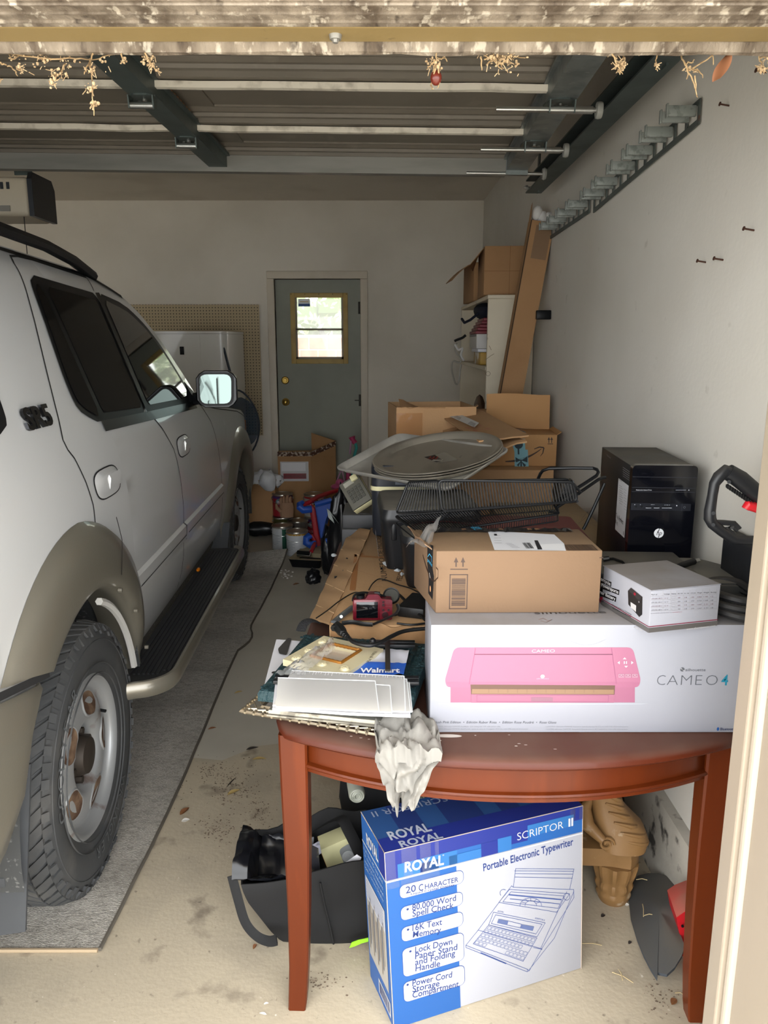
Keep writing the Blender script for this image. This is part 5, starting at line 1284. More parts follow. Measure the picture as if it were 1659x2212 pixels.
# openwork metal frame (lowest)
r = thing('ornate_frame', 'openwork antique silver metal frame at the bottom of the stack, overhanging the table corner', 'frame', m=frame(px(520, 1540, z=.766), px(815, 1592, z=.766) - px(520, 1540, z=.766), V((0, 1, 0))))
W = .335; D = .30; b = B()
for i in (0, .035): b.loft([[V((p.x, p.y, p.z)) for p in (V((i + dx, i + dx, dz)), V((W - i - dx, i + dx, dz)), V((W - i - dx, D - i - dx, dz)), V((i + dx, D - i - dx, dz)))] for dx, dz in ((-.003, .004), (0, .008), (.003, .004), (0, 0), (-.003, .004))], cap=False)
mk('rail', b, m_orn, r)
for k in range(14):
    t = .012 + k * .0225
    for (a, c) in (((t, 0), (t + .006, .035)), ((0, t), (.035, t + .006)), ((W - .035, t), (W, t + .006))):
        if a[1] > D or c[1] > D or a[0] > W: continue
        b = B(); p, q_ = V((*a, .004)), V((*c, .004)); d = (q_ - p); n_ = V((-d.y, d.x, 0)) * .35
        b.tube([p, p.lerp(q_, .3) + n_, p.lerp(q_, .7) - n_, q_], .0022, 5); b.sphere(p.lerp(q_, .15) + V((0, 0, .003)), .0042, 6); b.sphere(p, .005, 6); mk('scroll', b, m_orn, r)
b = B(); b.box(.035, .035, .001, W - .035, D - .035, .003); mk('glass', b, mat('frame_glass', '#8d8a86', .15), r, False)
r, _, _ = flat_frame('silver_frame', 'mottled silver picture frame with black and gold edges under the acrylic panels', ((606, 1532), (640, 1420), (885, 1440), (872, 1560)), .776, .018, .030, mat('mottled_silver', '#a5a196', .32, .8, var=[('#55504a', 30, .5, .62, .7)]), [(-.10, 0), (-.10, .004), (.0, .006), (.02, .014), (.3, .018), (.8, .017), (1, .013), (1, 0)], back=mat('white_paper', '#dcdce2', .6))
b = B(); 
pw = [px(u, v, z=.8) for u, v in ((566, 1497), (597, 1381), (640, 1386), (612, 1500))]
r = thing('paper', 'sheet of white paper with dark print sticking out left of the green frame', 'paper', (0, 0, 0)); c = [px(u, v, z=.801) for u, v in ((566, 1497), (597, 1381), (820, 1400), (800, 1520))]
b.grid(lambda u, v: tuple(c[0].lerp(c[3], u).lerp(c[1].lerp(c[2], u), v) + V((0, 0, .0012 * math.sin(u * 9) * math.sin(v * 7)))), 10, 10, .0012); mk('sheet', b, mat('white_paper', '', 0), r)
q = Pr(r, px(600, 1400, z=.803), (1, 0, 0), (0, 1, 0)); zz = zf(q, 500, 1180, 3.606)
q.poly('#3a3838', zz(*rnd([(372, 840), (362, 800), (440, 715), (470, 720), (430, 850)], 12)), 2); q.disc('#2f2d2d', *zz((335, 985))[0], .007, L=2); q.done()
m_teal = mat('teal_carved', '#1b363b', .55, var=[('#567073', 34, .58, .70, .7)], bump=(70, .9, .012))
r, W, D = flat_frame('teal_frame', 'dark teal carved picture frame with pale worn pattern lying under the plaque', ((578, 1488), (640, 1362), (920, 1384), (908, 1518)), .803, .032, .055, m_teal, [(0, 0), (0, .018), (.06, .024), (.2, .026), (.62, .024), (.68, .030), (.82, .031), (.9, .018), (1, .014), (1, 0)], back=mat('brown_backing', '#5a4234', .7))
b = B()
for i in range(70):                                # carved leaf relief
    s_ = i / 70; 
    for p in ((s_ * W, .018), (s_ * W, D - .018), (.018, s_ * D), (W - .018, s_ * D)): b.sphere((p[0] + random.uniform(-.004, .004), p[1] + random.uniform(-.010, .010), .025), random.uniform(.003, .006), 6, (1, 1, .6))
o = mk('carved_relief', b, m_teal, r); o['kind'] = 'stuff'
# blue and white shop bag in the frame
r = thing('shop_bag', 'crumpled white and blue plastic shop bag under the black bars', 'bag', (0, 0, 0)); c = [px(u, v, z=.845) for u, v in ((757, 1456), (790, 1400), (884, 1404), (872, 1456))]
ba = lambda u, v: c[0].lerp(c[3], u).lerp(c[1].lerp(c[2], u), v) + V((0, 0, .004 * NZ.noise(V((u * 6, v * 4, 1)))))
b = B(); b.grid(lambda u, v: tuple(ba(u, v * .45)), 20, 8, .001); mk('blue_panel', b, mat('blue_film', '#2f62c4', .4), r)
b = B(); b.grid(lambda u, v: tuple(ba(u, .45 + v * .55)), 20, 10, .001); mk('white_panel', b, mat('white_film', '#dadbe6', .4), r)
q = Pr(r, px(800, 1440, z=.8485), (1, .02, 0), (0, 1, 0)); zz = zf(q, 500, 1180, 3.606); ztext(q, zz, '#f2f3f8', 'Walmart', 1000, 985, 1310, 985, 34, bold=.03, L=2); q.done()
# ceramic plaque
P = [px(u, v, z=.852) for u, v in ((611, 1424), (668, 1364), (792, 1396), (748, 1452))]
ux = ((P[3] - P[0]) + (P[2] - P[1])) / 2; uy = ((P[1] - P[0]) + (P[2] - P[3])) / 2; W, D = ux.length, uy.length
mx = frame(P[0] - V((0, 0, .016)), ux, uy); r = thing('plaque', 'cream ceramic photo frame with gold rope border and shell reliefs', 'frame', m=mx)
sk = ux.normalized().dot(uy.normalized()); K = M.Identity(4); K[0][1] = sk; K = M.Identity(4)
m_cer = mat('cream_ceramic', '#cfc5a2', .35, coat=.3); m_gold = mat('gold_rope', '#a8702c', .4, .5)
x0, x1, y0, y1 = W * .27, W * .76, D * .27, D * .78
b = B(K)
for q_ in ((0, 0, x0, D), (x1, 0, W, D), (x0, 0, x1, y0), (x0, y1, x1, D)): b.box(q_[0], q_[1], 0, q_[2], q_[3], .016)
mk('plate', b, m_cer, r, False)
b = B()
pts = []
for i in range(60):
    s_ = i / 60 * 4; k = int(s_); t = s_ - k; p = [(x0 + (x1 - x0) * t, y0), (x1, y0 + (y1 - y0) * t), (x1 - (x1 - x0) * t, y1), (x0, y1 - (y1 - y0) * t)][k]; pts.append((p[0], p[1], .017 + .0012 * (i % 2)))
b.tube(pts, .0042, 6, closed=True); mk('rope_border', b, m_gold, r)
b = B(); b.box(x0, y0, .002, x1, y1, .005); mk('photo_glass', b, mat('photo_glass', '#cfc4b4', .1, coat=.5), r, False)
for p, s_ in (((.12, .78), .012), ((.14, .42), .013), ((.15, .12), .014), ((.55, .12), .013), ((.9, .14), .012)):
    b = B(); b.lathe([(0, .006), (s_ * .4, .0052), (s_ * .5, .003), (s_ * .8, .0045), (s_, 0)], 18, (p[0] * W, p[1] * D, .016))
    for k in range(6): a = k; b.sphere((p[0] * W + s_ * .55 * math.cos(a), p[1] * D + s_ * .55 * math.sin(a), .0195), s_ * .25, 6, (1, 1, .6))
    mk('shell_relief', b, m_cer, r)
q = Pr(r, (0, 0, .0162), (1, 0, 0), (0, 1, 0)); q.text('#4a4438', 'You & Me', W * .93, D * .86, .008, D * .40, rot=R(-75), L=2); q.done()
# black display stands (bars) and clear acrylic panels
m_bar = mat('black_bar', '#141518', .35)
r = thing('black_stand', 'black grooved display stand bars lying across the green frame', 'stand', (0, 0, 0))
def bar(name, p0, p1, w_, h, zz):
    A_, B__ = px(*K1(*p0), z=zz), px(*K1(*p1), z=zz); d = (B__ - A_).normalized(); m_ = frame(A_, d, V((-d.y, d.x, 0))); b = B(m_); L = (B__ - A_).length
    b.box(0, 0, 0, L, w_ * .42, h, .001); b.box(0, w_ * .40, 0, L, w_ * .60, h * .5); b.box(0, w_ * .58, 0, L, w_, h, .001); mk(name, b, m_bar, r)
bar('bar', (1085, 790), (1430, 795), .034, .008, .850); bar('bar', (325, 1075), (1462, 1086), .036, .008, .846)
A_, B__ = px(*K1(1218, 975), z=.858), px(*K1(1215, 740), z=.858); d = (B__ - A_).normalized(); b = B(frame(A_, d, V((-d.y, d.x, 0)))); b.box(0, -.006, 0, (B__ - A_).length, .006, .004, .001); mk('strut', b, mat('dark_strut', '#2a2520', .6), r)
b = B(); b.sphere(px(*K1(1100, 738), z=.866), .0085, 12); mk('ball', b, m_bar, r)
m_acr = clearm('clear_acrylic', '#fdfdfe', .06, .45, 1.12)
ac = [((345, 1250), (362, 1025), (1120, 1050), (1150, 1290)), ((395, 1245), (430, 1030), (1235, 1085), (1250, 1295)), ((320, 1240), (470, 968), (1345, 1012), (1355, 1290)), ((440, 1255), (470, 985), (1365, 1035), (1395, 1290)), ((470, 1262), (640, 975), (1385, 1060), (1408, 1288))]
words_ = ['uppermost, nearest the camera', 'second from the top', 'long one reaching furthest back', 'fourth from the top', 'lowest and furthest right']
for i, q_ in enumerate(ac):
    zz = .871 - i * .0045; P = [px(*K1(*p), z=zz) for p in q_]
    cen = sum(P, V()) / 4; b = B(); b.add([p - cen for p in P] + [p - cen - V((0, 0, .0022)) for p in P], [(0, 3, 2, 1), (4, 5, 6, 7), (0, 1, 5, 4), (1, 2, 6, 5), (2, 3, 7, 6), (3, 0, 4, 7)])
    r = thing('acrylic_panel', 'clear acrylic sign panel in the fanned stack, ' + words_[i], 'panel', cen, group='clear acrylic panels'); mk('sheet', b, m_acr, r, False)
    b = B(); 
    for a, c in ((P[0], P[3]), (P[1], P[2]), (P[2], P[3])): b.tube([a - cen, c - cen], .0011, 4)
    mk('polished_edge', b, mat('acrylic_edge', '#eef2f4', .15), r)
    if i > 1:
        b = B()
        for k in range(34): t = (k + random.uniform(.1, .8)) / 34; p = P[1].lerp(P[2], t) - cen; d = (P[0].lerp(P[3], t) - cen - p) * random.uniform(.04, .11); b.tube([p + V((0, 0, .0006)), p + d + V((0, 0, .0006))], .0005, 3)
        o = mk('scratches', b, mat('scratch_white', '#f4f5f7', .5), r); o['kind'] = 'stuff'
# papers between the panels
c = [px(*K1(*p), z=.842) for p in ((318, 1262), (345, 1030), (1360, 1075), (1395, 1318))]
b = B(); b.grid(lambda u, v: tuple(c[0].lerp(c[3], u).lerp(c[1].lerp(c[2], u), v) - (c[0] + c[2]) / 2 + V((0, 0, .001 * math.sin(u * 8)))), 8, 4, .006); o = mk('paper_stack', b, mat('white_paper', '', 0), None); o.location = (c[0] + c[2]) / 2; tag(o, 'thin stack of white papers under the clear acrylic panels', 'paper')
# clear film crumpled on the plaque
def film(u, v):
    p = px(*K1(330, 1010), z=.868).lerp(px(*K1(790, 720), z=.886), u); q_ = px(*K1(560, 1000), z=.868).lerp(px(*K1(810, 800), z=.884), u)
    return tuple(p.lerp(q_, v) + V((0, 0, .018 * abs(NZ.noise(V((u * 7, v * 5, 3)))) + .012 * math.sin(u * math.pi) * math.sin(v * math.pi))))
b = B(); b.grid(film, 28, 14); tag(mk('clear_film', b, m_clear, None, True, 25), 'crumpled clear plastic film lying over the ceramic plaque', 'film')
# mains plug with cord, webbing strap
r = thing('power_lead', 'thick black power cord with a moulded plug lying across the teal frame', 'cord', (0, 0, 0))
tubeY('cord', [K1(*p) for p in ((900, 700), (950, 745), (1030, 770), (1100, 770), (1180, 740), (1250, 700), (1350, 660), (1520, 640))], .0052, m_blackc, r, zz=.884)
b = B(); b.tube([px(*K1(865, 672), z=.886), px(*K1(880, 685), z=.885), px(*K1(912, 715), z=.884)], [.011, .0085, .006], 10); 
for t in (0, .35, .7): p = px(*K1(868, 676), z=.886).lerp(px(*K1(912, 715), z=.884), t); b.sphere(p, .0105 - .004 * t, 8)
mk('strain_relief', b, m_blackc, r)
b = B(); b.tube([px(*K1(795, 640), z=.888), px(*K1(815, 622), z=.889), px(*K1(850, 650), z=.888), px(*K1(872, 678), z=.886)], [.009, .0135, .0145, .010], 6); mk('plug', b, m_blackc, r)
st = thing('webbing_strap', 'wide black webbing strap folded over the torn carton end', 'strap', (0, 0, 0))
tubeY('webbing', [K1(*p) for p in ((540, 660), (560, 610), (600, 580), (640, 578), (670, 590))], .004, mat('webbing', '#1d1d1f', .8, bump=(300, .5)), st, (.013, .003), Y0=1.86, Y1=1.93)
# tissue hanging over the table edge
rg = random.Random(5)
def tissue(u, v):
    # u across, v from the table top down over the edge
    bend = .46
    x = -.02 + .135 * u * (1 - .25 * max(0, v - bend)) + (.03 * (v - bend) if v > bend else .0)
    n_ = NZ.noise(V((u * 5, v * 6, 2)))
    if v < bend: y = 1.55 - (1.55 - 1.405) * (v / bend); zz = .772 + .034 * abs(n_) + .012 * abs(NZ.noise(V((u * 12, v * 13, 1)))) + .018 * math.sin(math.pi * u) * (1 - v)
    else:
        t = (v - bend) / (1 - bend); k = (1 - .72 * t); x = -.02 + .135 * (.5 + (u - .5) * k) - .012 * t; n2 = NZ.noise(V((u * 11, v * 13, 6))); y = 1.398 - .022 * abs(n_) - .010 * n2 - .010 * math.sin(u * 9 + v * 7); zz = .772 - .105 * t + .016 * n_ + .008 * math.sin(u * 17) * t
    return (x + .012 * NZ.noise(V((u * 4, v * 4, 9))), y + .012 * NZ.noise(V((u * 6, v * 6, 4))), zz)
b = B(); b.grid(tissue, 44, 48); tag(mk('paper_towel', b, mat('white_tissue', '#85827c', .9, var=[('#6a614f', 9, .68, .8, .5)], bump=(160, .3, .002)), None, True, 50), 'crumpled white paper towel draped over the front edge of the table', 'towel')
# --- far end: cartons
r, f = carton('packing_box', 'tall cardboard box on the floor behind the table, under the far delivery box', 'box', (.10, 3.425, .001), R(-1.5), .66, .49, 1.028, m_card)
f['top'].text('#a5583e', 'FRAGILE', .20, .02, .03, .16); f['top'].rect('#cfc9c0', .26, .06, .09, .03, 1, 'label'); f['top'].done()
r, f = carton('delivery_box', 'far delivery box with blue tape and raised rear flap near the right wall', 'box', (.485, 3.52, 1.0305), R(-3), .305, .24, .145, m_kraft2)
F_ = f['front']; z = zf(F_, 860, 420, 3.455)
F_.poly('#7fb4c0', z((840, 1825), (945, 1822), (950, 1905), (968, 1905), (975, 2058), (870, 2060), (868, 1920)), 1, 'tape'); F_.disc('#1f3640', *z((900, 1868))[0], .019, L=2); F_.poly('#1f3640', z((893, 1940), (905, 1940), (903, 1885), (891, 1885)), 2)
for t in ((875, 1960, 915, 1985, 880, 2000), (965, 1955, 918, 1985, 965, 2000), (885, 2020, 915, 1990, 900, 2030), (955, 2020, 918, 1990, 940, 2035)): F_.poly('#1f3640', z((t[0], t[1]), (t[2], t[3]), (t[4], t[5])), 2); 
F_.poly('#1f3640', z((912, 2055), (926, 2055), (922, 1980), (912, 1980)), 2)
smile(F_, z(*[(800 + 270 * i / 12, 1985 - 95 * (i / 12) ** 2.2 + 8) for i in range(13)]), .010, ink, 1); smile(F_, z((1015, 1900), (1055, 1885), (1088, 1890), (1080, 1930), (1060, 1955)), .006, ink, 1)
for x in (1125, 1146): F_.poly(ink, z((x - 3, 1855), (x + 3, 1855), (x + 3, 1830), (x - 3, 1830))); F_.poly(ink, z((x - 10, 1832), (x + 10, 1832), (x, 1810)))
F_.line(ink, z((1118, 1862), (1154, 1862)), .003, 1); F_.done()
b = B(); b.grid(lambda u, v: (.305 * u, .236 + .02 * v, .147 + .165 * v + .004 * math.sin(u * 5)), 6, 4, .005, (0, 1, 0)); mk('flap', b, m_kraft2, r)
b = B(); b.grid(lambda u, v: (.305 - .002 + .02 * v, .24 * (1 - u), .147 + .012 * v), 4, 2, .004); mk('flap', b, m_kraft2, r)
b = B(); b.grid(lambda u, v: (.01 + .16 * u, .05 + .07 * v + .05 * (1 - u), .149 + .028 * (1 - u) + .010 * NZ.noise(V((u * 9, v * 6, 1)))), 14, 6, .001); mk('peeled_tape', b, mat('blue_tape', '#6f99a6', .4, var=[('#2a3f4a', 22, .5, .6, .8)]), r)
sl = para((929, 886), (971, 871), (1081, 928), (1034, 950), .2)
mx = frame(sl[0], sl[3] - sl[0], sl[1] - sl[0])
r = thing('flattened_box', 'flattened cardboard box with a white address label leaning over the far cartons', 'box', m=mx); W = (sl[3] - sl[0]).length; D = (sl[1] - sl[0]).length
b = B(); b.grid(lambda u, v: (W * u, D * v, .004 * math.sin(u * 5) + .003 * NZ.noise(V((u * 5, v * 5, 1)))), 14, 6, .006); mk('upper_sheet', b, m_card, r)
b = B(); b.grid(lambda u, v: (W * u + .012 * math.sin(v * 14), -.012 + D * v * 1.0, -.014 - .035 * (1 - v) - .01 * u + .003 * math.sin(u * 60)), 60, 6, .006); mk('lower_sheet', b, m_cardl, r)
q = Pr(r, (0, 0, .006), (1, 0, 0), (0, 1, 0)); z = zf(q, 860, 420, 3.455); q.poly('#d5d5d2', z((570, 1745), (605, 1710), (380, 1608), (345, 1645)), 8, 'label')
for i in range(9): q.line('#4a4a4c', z((415 + i * 5, 1668 + i * 2.4), (440 + i * 4, 1668 + i * 2 - 12)), .0016, 9)
for i in range(8): q.line('#4a4a4c', z((520 + i * 6, 1718 + i * 2.5), (545 + i * 5, 1700 + i * 2.4)), .002, 9)
ztext(q, z, '#a5583e', 'Ed / 22', 495, 1745, 580, 1775, 24, L=8); q.done()
r = thing('torn_box', 'torn open cardboard box with shiny clear tape on its corner behind the trays', 'box', (.055, 3.43, 1.0305), R(6))
def openbox(r, w_, d, h, m_, t=.005, bottom=True, nm='wall'):
    for q_ in ((0, 0, w_, t), (0, d - t, w_, d), (0, t, t, d - t), (w_ - t, t, w_, d - t)): b = B(); b.box(q_[0], q_[1], 0, q_[2], q_[3], h); mk(nm, b, m_, r, False)
    if bottom: b = B(); b.box(t, t, 0, w_ - t, d - t, .004); mk('bottom', b, m_, r, False)
openbox(r, .36, .34, .275, m_card)
b = B(); b.grid(lambda u, v: (.02 + .20 * u, -.003 + .09 * v, .275 + .035 * v * math.sin(2 + u * 3) + .008 * NZ.noise(V((u * 8, v * 5, 0)))), 10, 5, .004); mk('torn_flap', b, m_card2, r)
b = B(); b.grid(lambda u, v: (-.004 - .003 * NZ.noise(V((u * 9, v * 9, 0))) + .12 * u, -.006 - .004 * abs(NZ.noise(V((u * 11, v * 9, 3)))), .13 + .12 * v), 12, 10); mk('clear_tape', b, clearm('amber_film', '#f2e6d2', .1, .08), r)
# ================================================================ BACK OF THE GARAGE
r = thing('shelf_unit', 'cream painted open shelf unit against the right wall, seen from its scuffed end', 'shelf', (0, 0, 0))
m_shelf = mat('cream_shelf', '#d8cdb6', .6, var=[('#b5a88e', 3, .5, .75, .5), ('#6a5c48', 13, .68, .76, .6)])
SX0, SX1, SY0, SY1, SZ = .575, wx(4.4) - .004, 4.4, 5.9, 1.845
b = B(); b.box(SX0, SY0, 0, SX1, SY0 + .025, SZ - .022, .002); mk('end_panel', b, m_shelf, r, False)
b = B(); b.box(SX0, SY1 - .025, 0, SX1 - .01, SY1, SZ - .022, .002); mk('end_panel', b, m_shelf, r, False)
b = B(); b.box(SX1 - .022, SY0 + .025, 0, SX1 - .012, SY1 - .025, SZ - .022); mk('back_panel', b, m_shelf, r, False)
for z_ in (SZ, 1.455, 1.05, .60, .12):
    b = B(); b.box(SX0 - .004, SY0 + (0 if z_ == SZ else .026), z_ - .022, SX1 - (.001 if z_ == SZ else .024), SY1 - (0 if z_ == SZ else .026), z_, .004); mk('shelf_board', b, m_shelf, r, False)
q = Pr(r, (SX0, SY0, 0), (1, 0, 0), (0, 0, 1)); z = zf(q, 860, 420, 3.455); q.line('#6d604c', [(z((671, 1338))[0][0] + .012 * math.cos(i * .5), z((671, 1338))[0][1] + .012 * math.sin(i * .5)) for i in range(14)], .002, 1); q.line('#8a7a62', z((650, 1235), (690, 1205), (715, 1190)), .003, 1); q.line('#8a7a62', z((680, 1130), (695, 1160)), .003, 1); q.done()
def open_carton(name, label, p, rz, w_, d, h, m_, flaps, group=None):
    r = thing(name, label, 'box', p, rz, group); openbox(r, w_, d, h, m_)
    for (nm, fn, nu, nv) in flaps: b = B(); b.grid(fn, nu, nv, .005); mk(nm, b, m_, r)
    return r
# boxes on top of the shelf unit
r = thing('carton', 'large brown carton on top of the shelf unit with its side flap hanging open', 'box', (.555, 4.46, SZ + .001), R(-2))
b = B(); b.box(0, 0, 0, .25, .40, .262, .004); mk('body', b, m_card2, r)
b = B(); b.grid(lambda u, v: (-.003 - .075 * v * (1 - .6 * u), .01 + .38 * u, .255 - .09 * v), 6, 4, .005); mk('flap', b, m_card2, r)
b = B(); b.box(.0, -.001, .128, .25, .0, .130); b.box(.14, -.0012, 0, .142, 0, .262); mk('crease', b, mat('crease_brown', '#7d5836', .8), r, False)
r = thing('carton', 'smaller brown carton with bent flap, behind the large one on the shelf unit', 'box', (.565, 5.05, SZ + .001), R(3))
b = B(); b.box(0, 0, 0, .24, .42, .235, .004); mk('body', b, m_card2, r)
b = B(); b.grid(lambda u, v: (-.005 - .125 * v - .0 * u, .05 + .30 * u, .232 - .10 * v ** 1.4), 6, 5, .005); mk('flap', b, m_card2, r)
# long carton leaning on the wall
A0, A1 = px(1073, 861, y=4.14), px(1141, 480, y=4.14)
d = (A1 - A0).normalized(); A0 = A0 - d * (A0.z / d.z)
mx = frame(A0, V((d.z, 0, -d.x)), d)
r = thing('long_carton', 'tall narrow brown carton leaning against the right wall beside the shelf unit', 'box', m=frame(A0, V((d.z, 0, -d.x)), d))
Lc = (A1 - A0).length; Wc = .117
b = B(); b.box(0, 0, -.0, .004, Lc, .085); b.box(Wc - .004, 0, 0, Wc, Lc, .085); b.box(.004, 0, .080, Wc - .004, Lc - .0, .085); b.box(.004, 0, 0, Wc - .004, Lc, .004); b.box(.004, 0, .004, Wc - .004, .004, .08); 
mk('body', b, m_card2, r, False)
b = B(); b.add([(0, Lc, .01), (0, Lc, .08), (-.006, Lc + .085, .07), (-.004, Lc + .075, .03)], [(0, 1, 2, 3)]); b.add([(Wc, Lc, .01), (Wc, Lc, .08), (Wc + .004, Lc + .07, .06)], [(0, 1, 2)]); mk('flap', b, m_card2, r, False)
b = B(); b.box(-.001, .02, .0852, .004, Lc, .0862); mk('dark_edge', b, mat('dark_edge', '#3d2d20', .9), r, False)
b = B(); b.box(.03, Lc - .18, .0852, Wc - .01, Lc - .02, .0857); mk('tape', b, mat('brown_tape', '#7d6248', .35), r, False)
for k in range(3): b = B(); b.sphere((.03 + .03 * k, Lc + .02 + .02 * (k == 0), .04), .035, 10, (.8, 1.1, .9)); mk('foam', b, mat('white_foam', '#dcdad6', .6), r)
# things on the shelves (open side faces left)
def shelf_box(name, label, cat, x, y0, z_, w_, d, h, m_, bev=.004, rz=0):
    r = thing(name, label, cat, (x, y0, z_), rz); b = B(); b.box(0, 0, 0, w_, d, h, bev); mk('body', b, m_, r); return r
zs = 1.456
shelf_box('yellow_box', 'yellow and white printed box low on the middle shelf of the cream unit', 'box', .578, 4.72, zs, .14, .34, .075, mat('yellow_box', '#b08a2a', .5, var=[('#d8d3c6', 6, .52, .56, .95)]))
shelf_box('white_box', 'pale flat box resting on the yellow box on the middle shelf', 'box', .560, 4.70, zs + .076, .15, .34, .020, mat('white_paper', '', 0))
r = shelf_box('white_box', 'white carton in the middle of the stack on the middle shelf', 'box', .548, 4.68, zs + .097, .16, .36, .085, mat('grey_white_card', '#c9c6c2', .6)); b = B(); b.box(-.002, .0, .07, .0, .36, .082); mk('lid_line', b, mat('lid_line', '#8d8a88', .7), r, False)
r = thing('red_folder_pile', 'pile of dark red folders on the white carton on the middle shelf', 'folders', (.545, 4.70, zs + .183))
for k in range(5): b = B(); b.box(.012 * k, .004 * k, .019 * k, .17, .34, .019 * k + .017, .003); mk('folder', b, mat('red_folder', '#7a1626', .5), r)
r = thing('navy_cloth', 'dark navy cloth bundle on the red folders on the middle shelf', 'cloth', (.63, 4.88, zs + .335)); b = B(); b.sphere((0, 0, -.015), .095, 16, (.85, 1.7, .55))
for v in b.bm.verts: v.co += v.co.normalized() * .022 * NZ.noise(v.co * 14)
mk('bundle', b, mat('navy_cloth', '#14192a', .8), r)
b = B(); b.tube([(-.06, -.08, -.03), (-.11, -.10, -.07), (-.14, -.05, -.085), (-.15, .02, -.06)], .008, 6); mk('sleeve', b, mat('navy_cloth', '', 0), r)
r = shelf_box('magazine_file', 'white magazine file with blue and purple print beside the end panel', 'file', .600, 4.432, zs, .15, .18, .31, mat('white_paper', '', 0)); q = Pr(r, (0, .18, 0), (0, -1, 0), (0, 0, 1)); q.rect('#2f7fb5', .02, .19, .06, .04); q.rect('#6a3a7a', .02, .13, .08, .025); q.rect('#b03a4a', .02, .1, .05, .02); q.done()
r = thing('cream_cable', 'pale cable coiled and dangling from the left of the middle shelf', 'cable', (0, 0, 0))
K6 = lambda x, y: (860 + x / 3.455, 420 + y / 3.455)
tubeY('wire', [K6(*p) for p in ((440, 1110), (425, 1150), (440, 1190), (470, 1230), (455, 1255), (410, 1245), (400, 1290), (408, 1350), (430, 1415), (452, 1400), (462, 1320), (470, 1270))], .006, mat('pale_cable', '#a9a498', .5), r, Y0=5.1, Y1=5.2)
tubeY('wire', [K6(*p) for p in ((420, 1095), (440, 1085), (480, 1070), (505, 1050))], .008, m_blackc, r, Y0=5.0, Y1=5.0)
tubeY('wire', [K6(*p) for p in ((425, 1120), (450, 1160), (480, 1150), (470, 1200), (490, 1240))], .007, mat('white_foam', '', 0), r, Y0=5.1, Y1=5.0)
r = thing('shoe', 'brown leather boot on the lower shelf of the cream unit', 'shoe', (.60, 4.62, 1.051), R(90))
b = B(); b.loft([[V((x, w_ * math.cos(t), max(0, h * (.5 + .5 * math.sin(t))))) for t in [2 * math.pi * i / 12 for i in range(12)]] for x, w_, h in ((-.02, .02, .05), (0, .04, .08), (.06, .045, .10), (.12, .042, .14), (.2, .04, .20), (.26, .038, .22), (.27, .02, .20))]); mk('upper', b, mat('brown_leather', '#5f4736', .6), r)
b = B(); b.prism(rnd([(-.025, -.045), (.275, -.042), (.275, .042), (-.025, .045)], .03), -.0005, .018); mk('sole', b, mat('dark_sole', '#2d241e', .8), r)
r = shelf_box('grey_cloth', 'grey folded cloth on the lower shelf behind the boot', 'cloth', .60, 4.95, 1.051, .15, .36, .11, mat('grey_cloth', '#5c5450', .9, bump=(20, .5, .02)), .03)
r = open_carton('carton', 'brown carton with one flap raised standing on the floor before the shelf unit', (.42, 4.10, 0), R(-8), .30, .24, 1.10, m_card, []) if 0 else thing('carton', 'brown carton with a raised flap standing behind the torn box, below the shelves', 'box', (.40, 3.955, .001), R(-3))
b = B(); b.box(0, 0, 0, .19, .075, 1.25, .004); mk('body', b, m_card2, r)
b = B(); b.grid(lambda u, v: (.08 - .19 * v, -.004 + .07 * u * (1 - .2 * v), 1.275 - .135 * v ** 1.1), 4, 5, .005); mk('flap', b, m_card, r)
b = B(); b.box(wx(4.0) - .075, 3.98, 1.70, wx(4.0) - .002, 4.01, 1.745, .004); r = tag(mk('wall_bracket', b, m_blk, None), 'small black bracket fixed on the right wall beside the long carton', 'bracket')
# tool racks on the right wall
def rack(name, label, P0, P1, hooks):
    d = (P0 - P1); L = d.length; mx = frame(P1, d, V((0, 0, 1))); hooks = [L - q_ for q_ in hooks]          # x along, y up, z towards the room
    r = thing(name, label, 'rack', m=mx)
    b = B(); b.box(0, -.004, 0, L, .012, .004); b.box(0, .050, 0, L, .062, .004)
    n = len(hooks) * 2
    for i in range(n + 1): x = (L - .012) * i / n; b.box(x, .010, 0, x + .012, .052, .004)
    mk('rail', b, mat('rack_steel', '#5c625f', .5, .6, var=[('#6d4a3c', 18, .66, .72, .8)]), r, False)
    for x in hooks:
        for dz, k in ((.012, 0), (.052, 1)):
            b = B(); xx = x - .024 + .048 * k; b.box(xx - .005, .022, .004, xx + .005, .050, .082, .002); b.box(xx - .007, .019, .080, xx + .007, .055, .085, .002); mk('hook', b, mat('hook_zinc', '#8f948f', .55, .35, var=[('#6c716d', 60, .5, .62, .7)]), r)
    return r
R1 = (px(1512, 265, x=wx(2.2) - .006), px(1283, 458, x=wx(3.3) - .006)); R2 = (px(1274, 458, x=wx(3.3) - .006), px(1176, 524, x=wx(4) - .006))
def hk(P0, P1, us):
    out = []
    for u, v in us:
        y = px(u, v, x=wx(3) - .05).y; out.append(min((P1 - P0).length - .02, max(.02, (y - P0.y) / (P1.y - P0.y) * (P1 - P0).length)))
    return out
rack('tool_rack', 'near galvanised tool rack with six hooks on the right wall', R1[0], R1[1], hk(*R1, ((1458, 292), (1412, 333), (1372, 366), (1338, 392), (1304, 418), (1279, 440))))
rack('tool_rack', 'far galvanised tool rack with five hooks on the right wall', R2[0], R2[1], hk(*R2, ((1245, 462), (1222, 479), (1203, 494), (1186, 506), (1170, 519))))
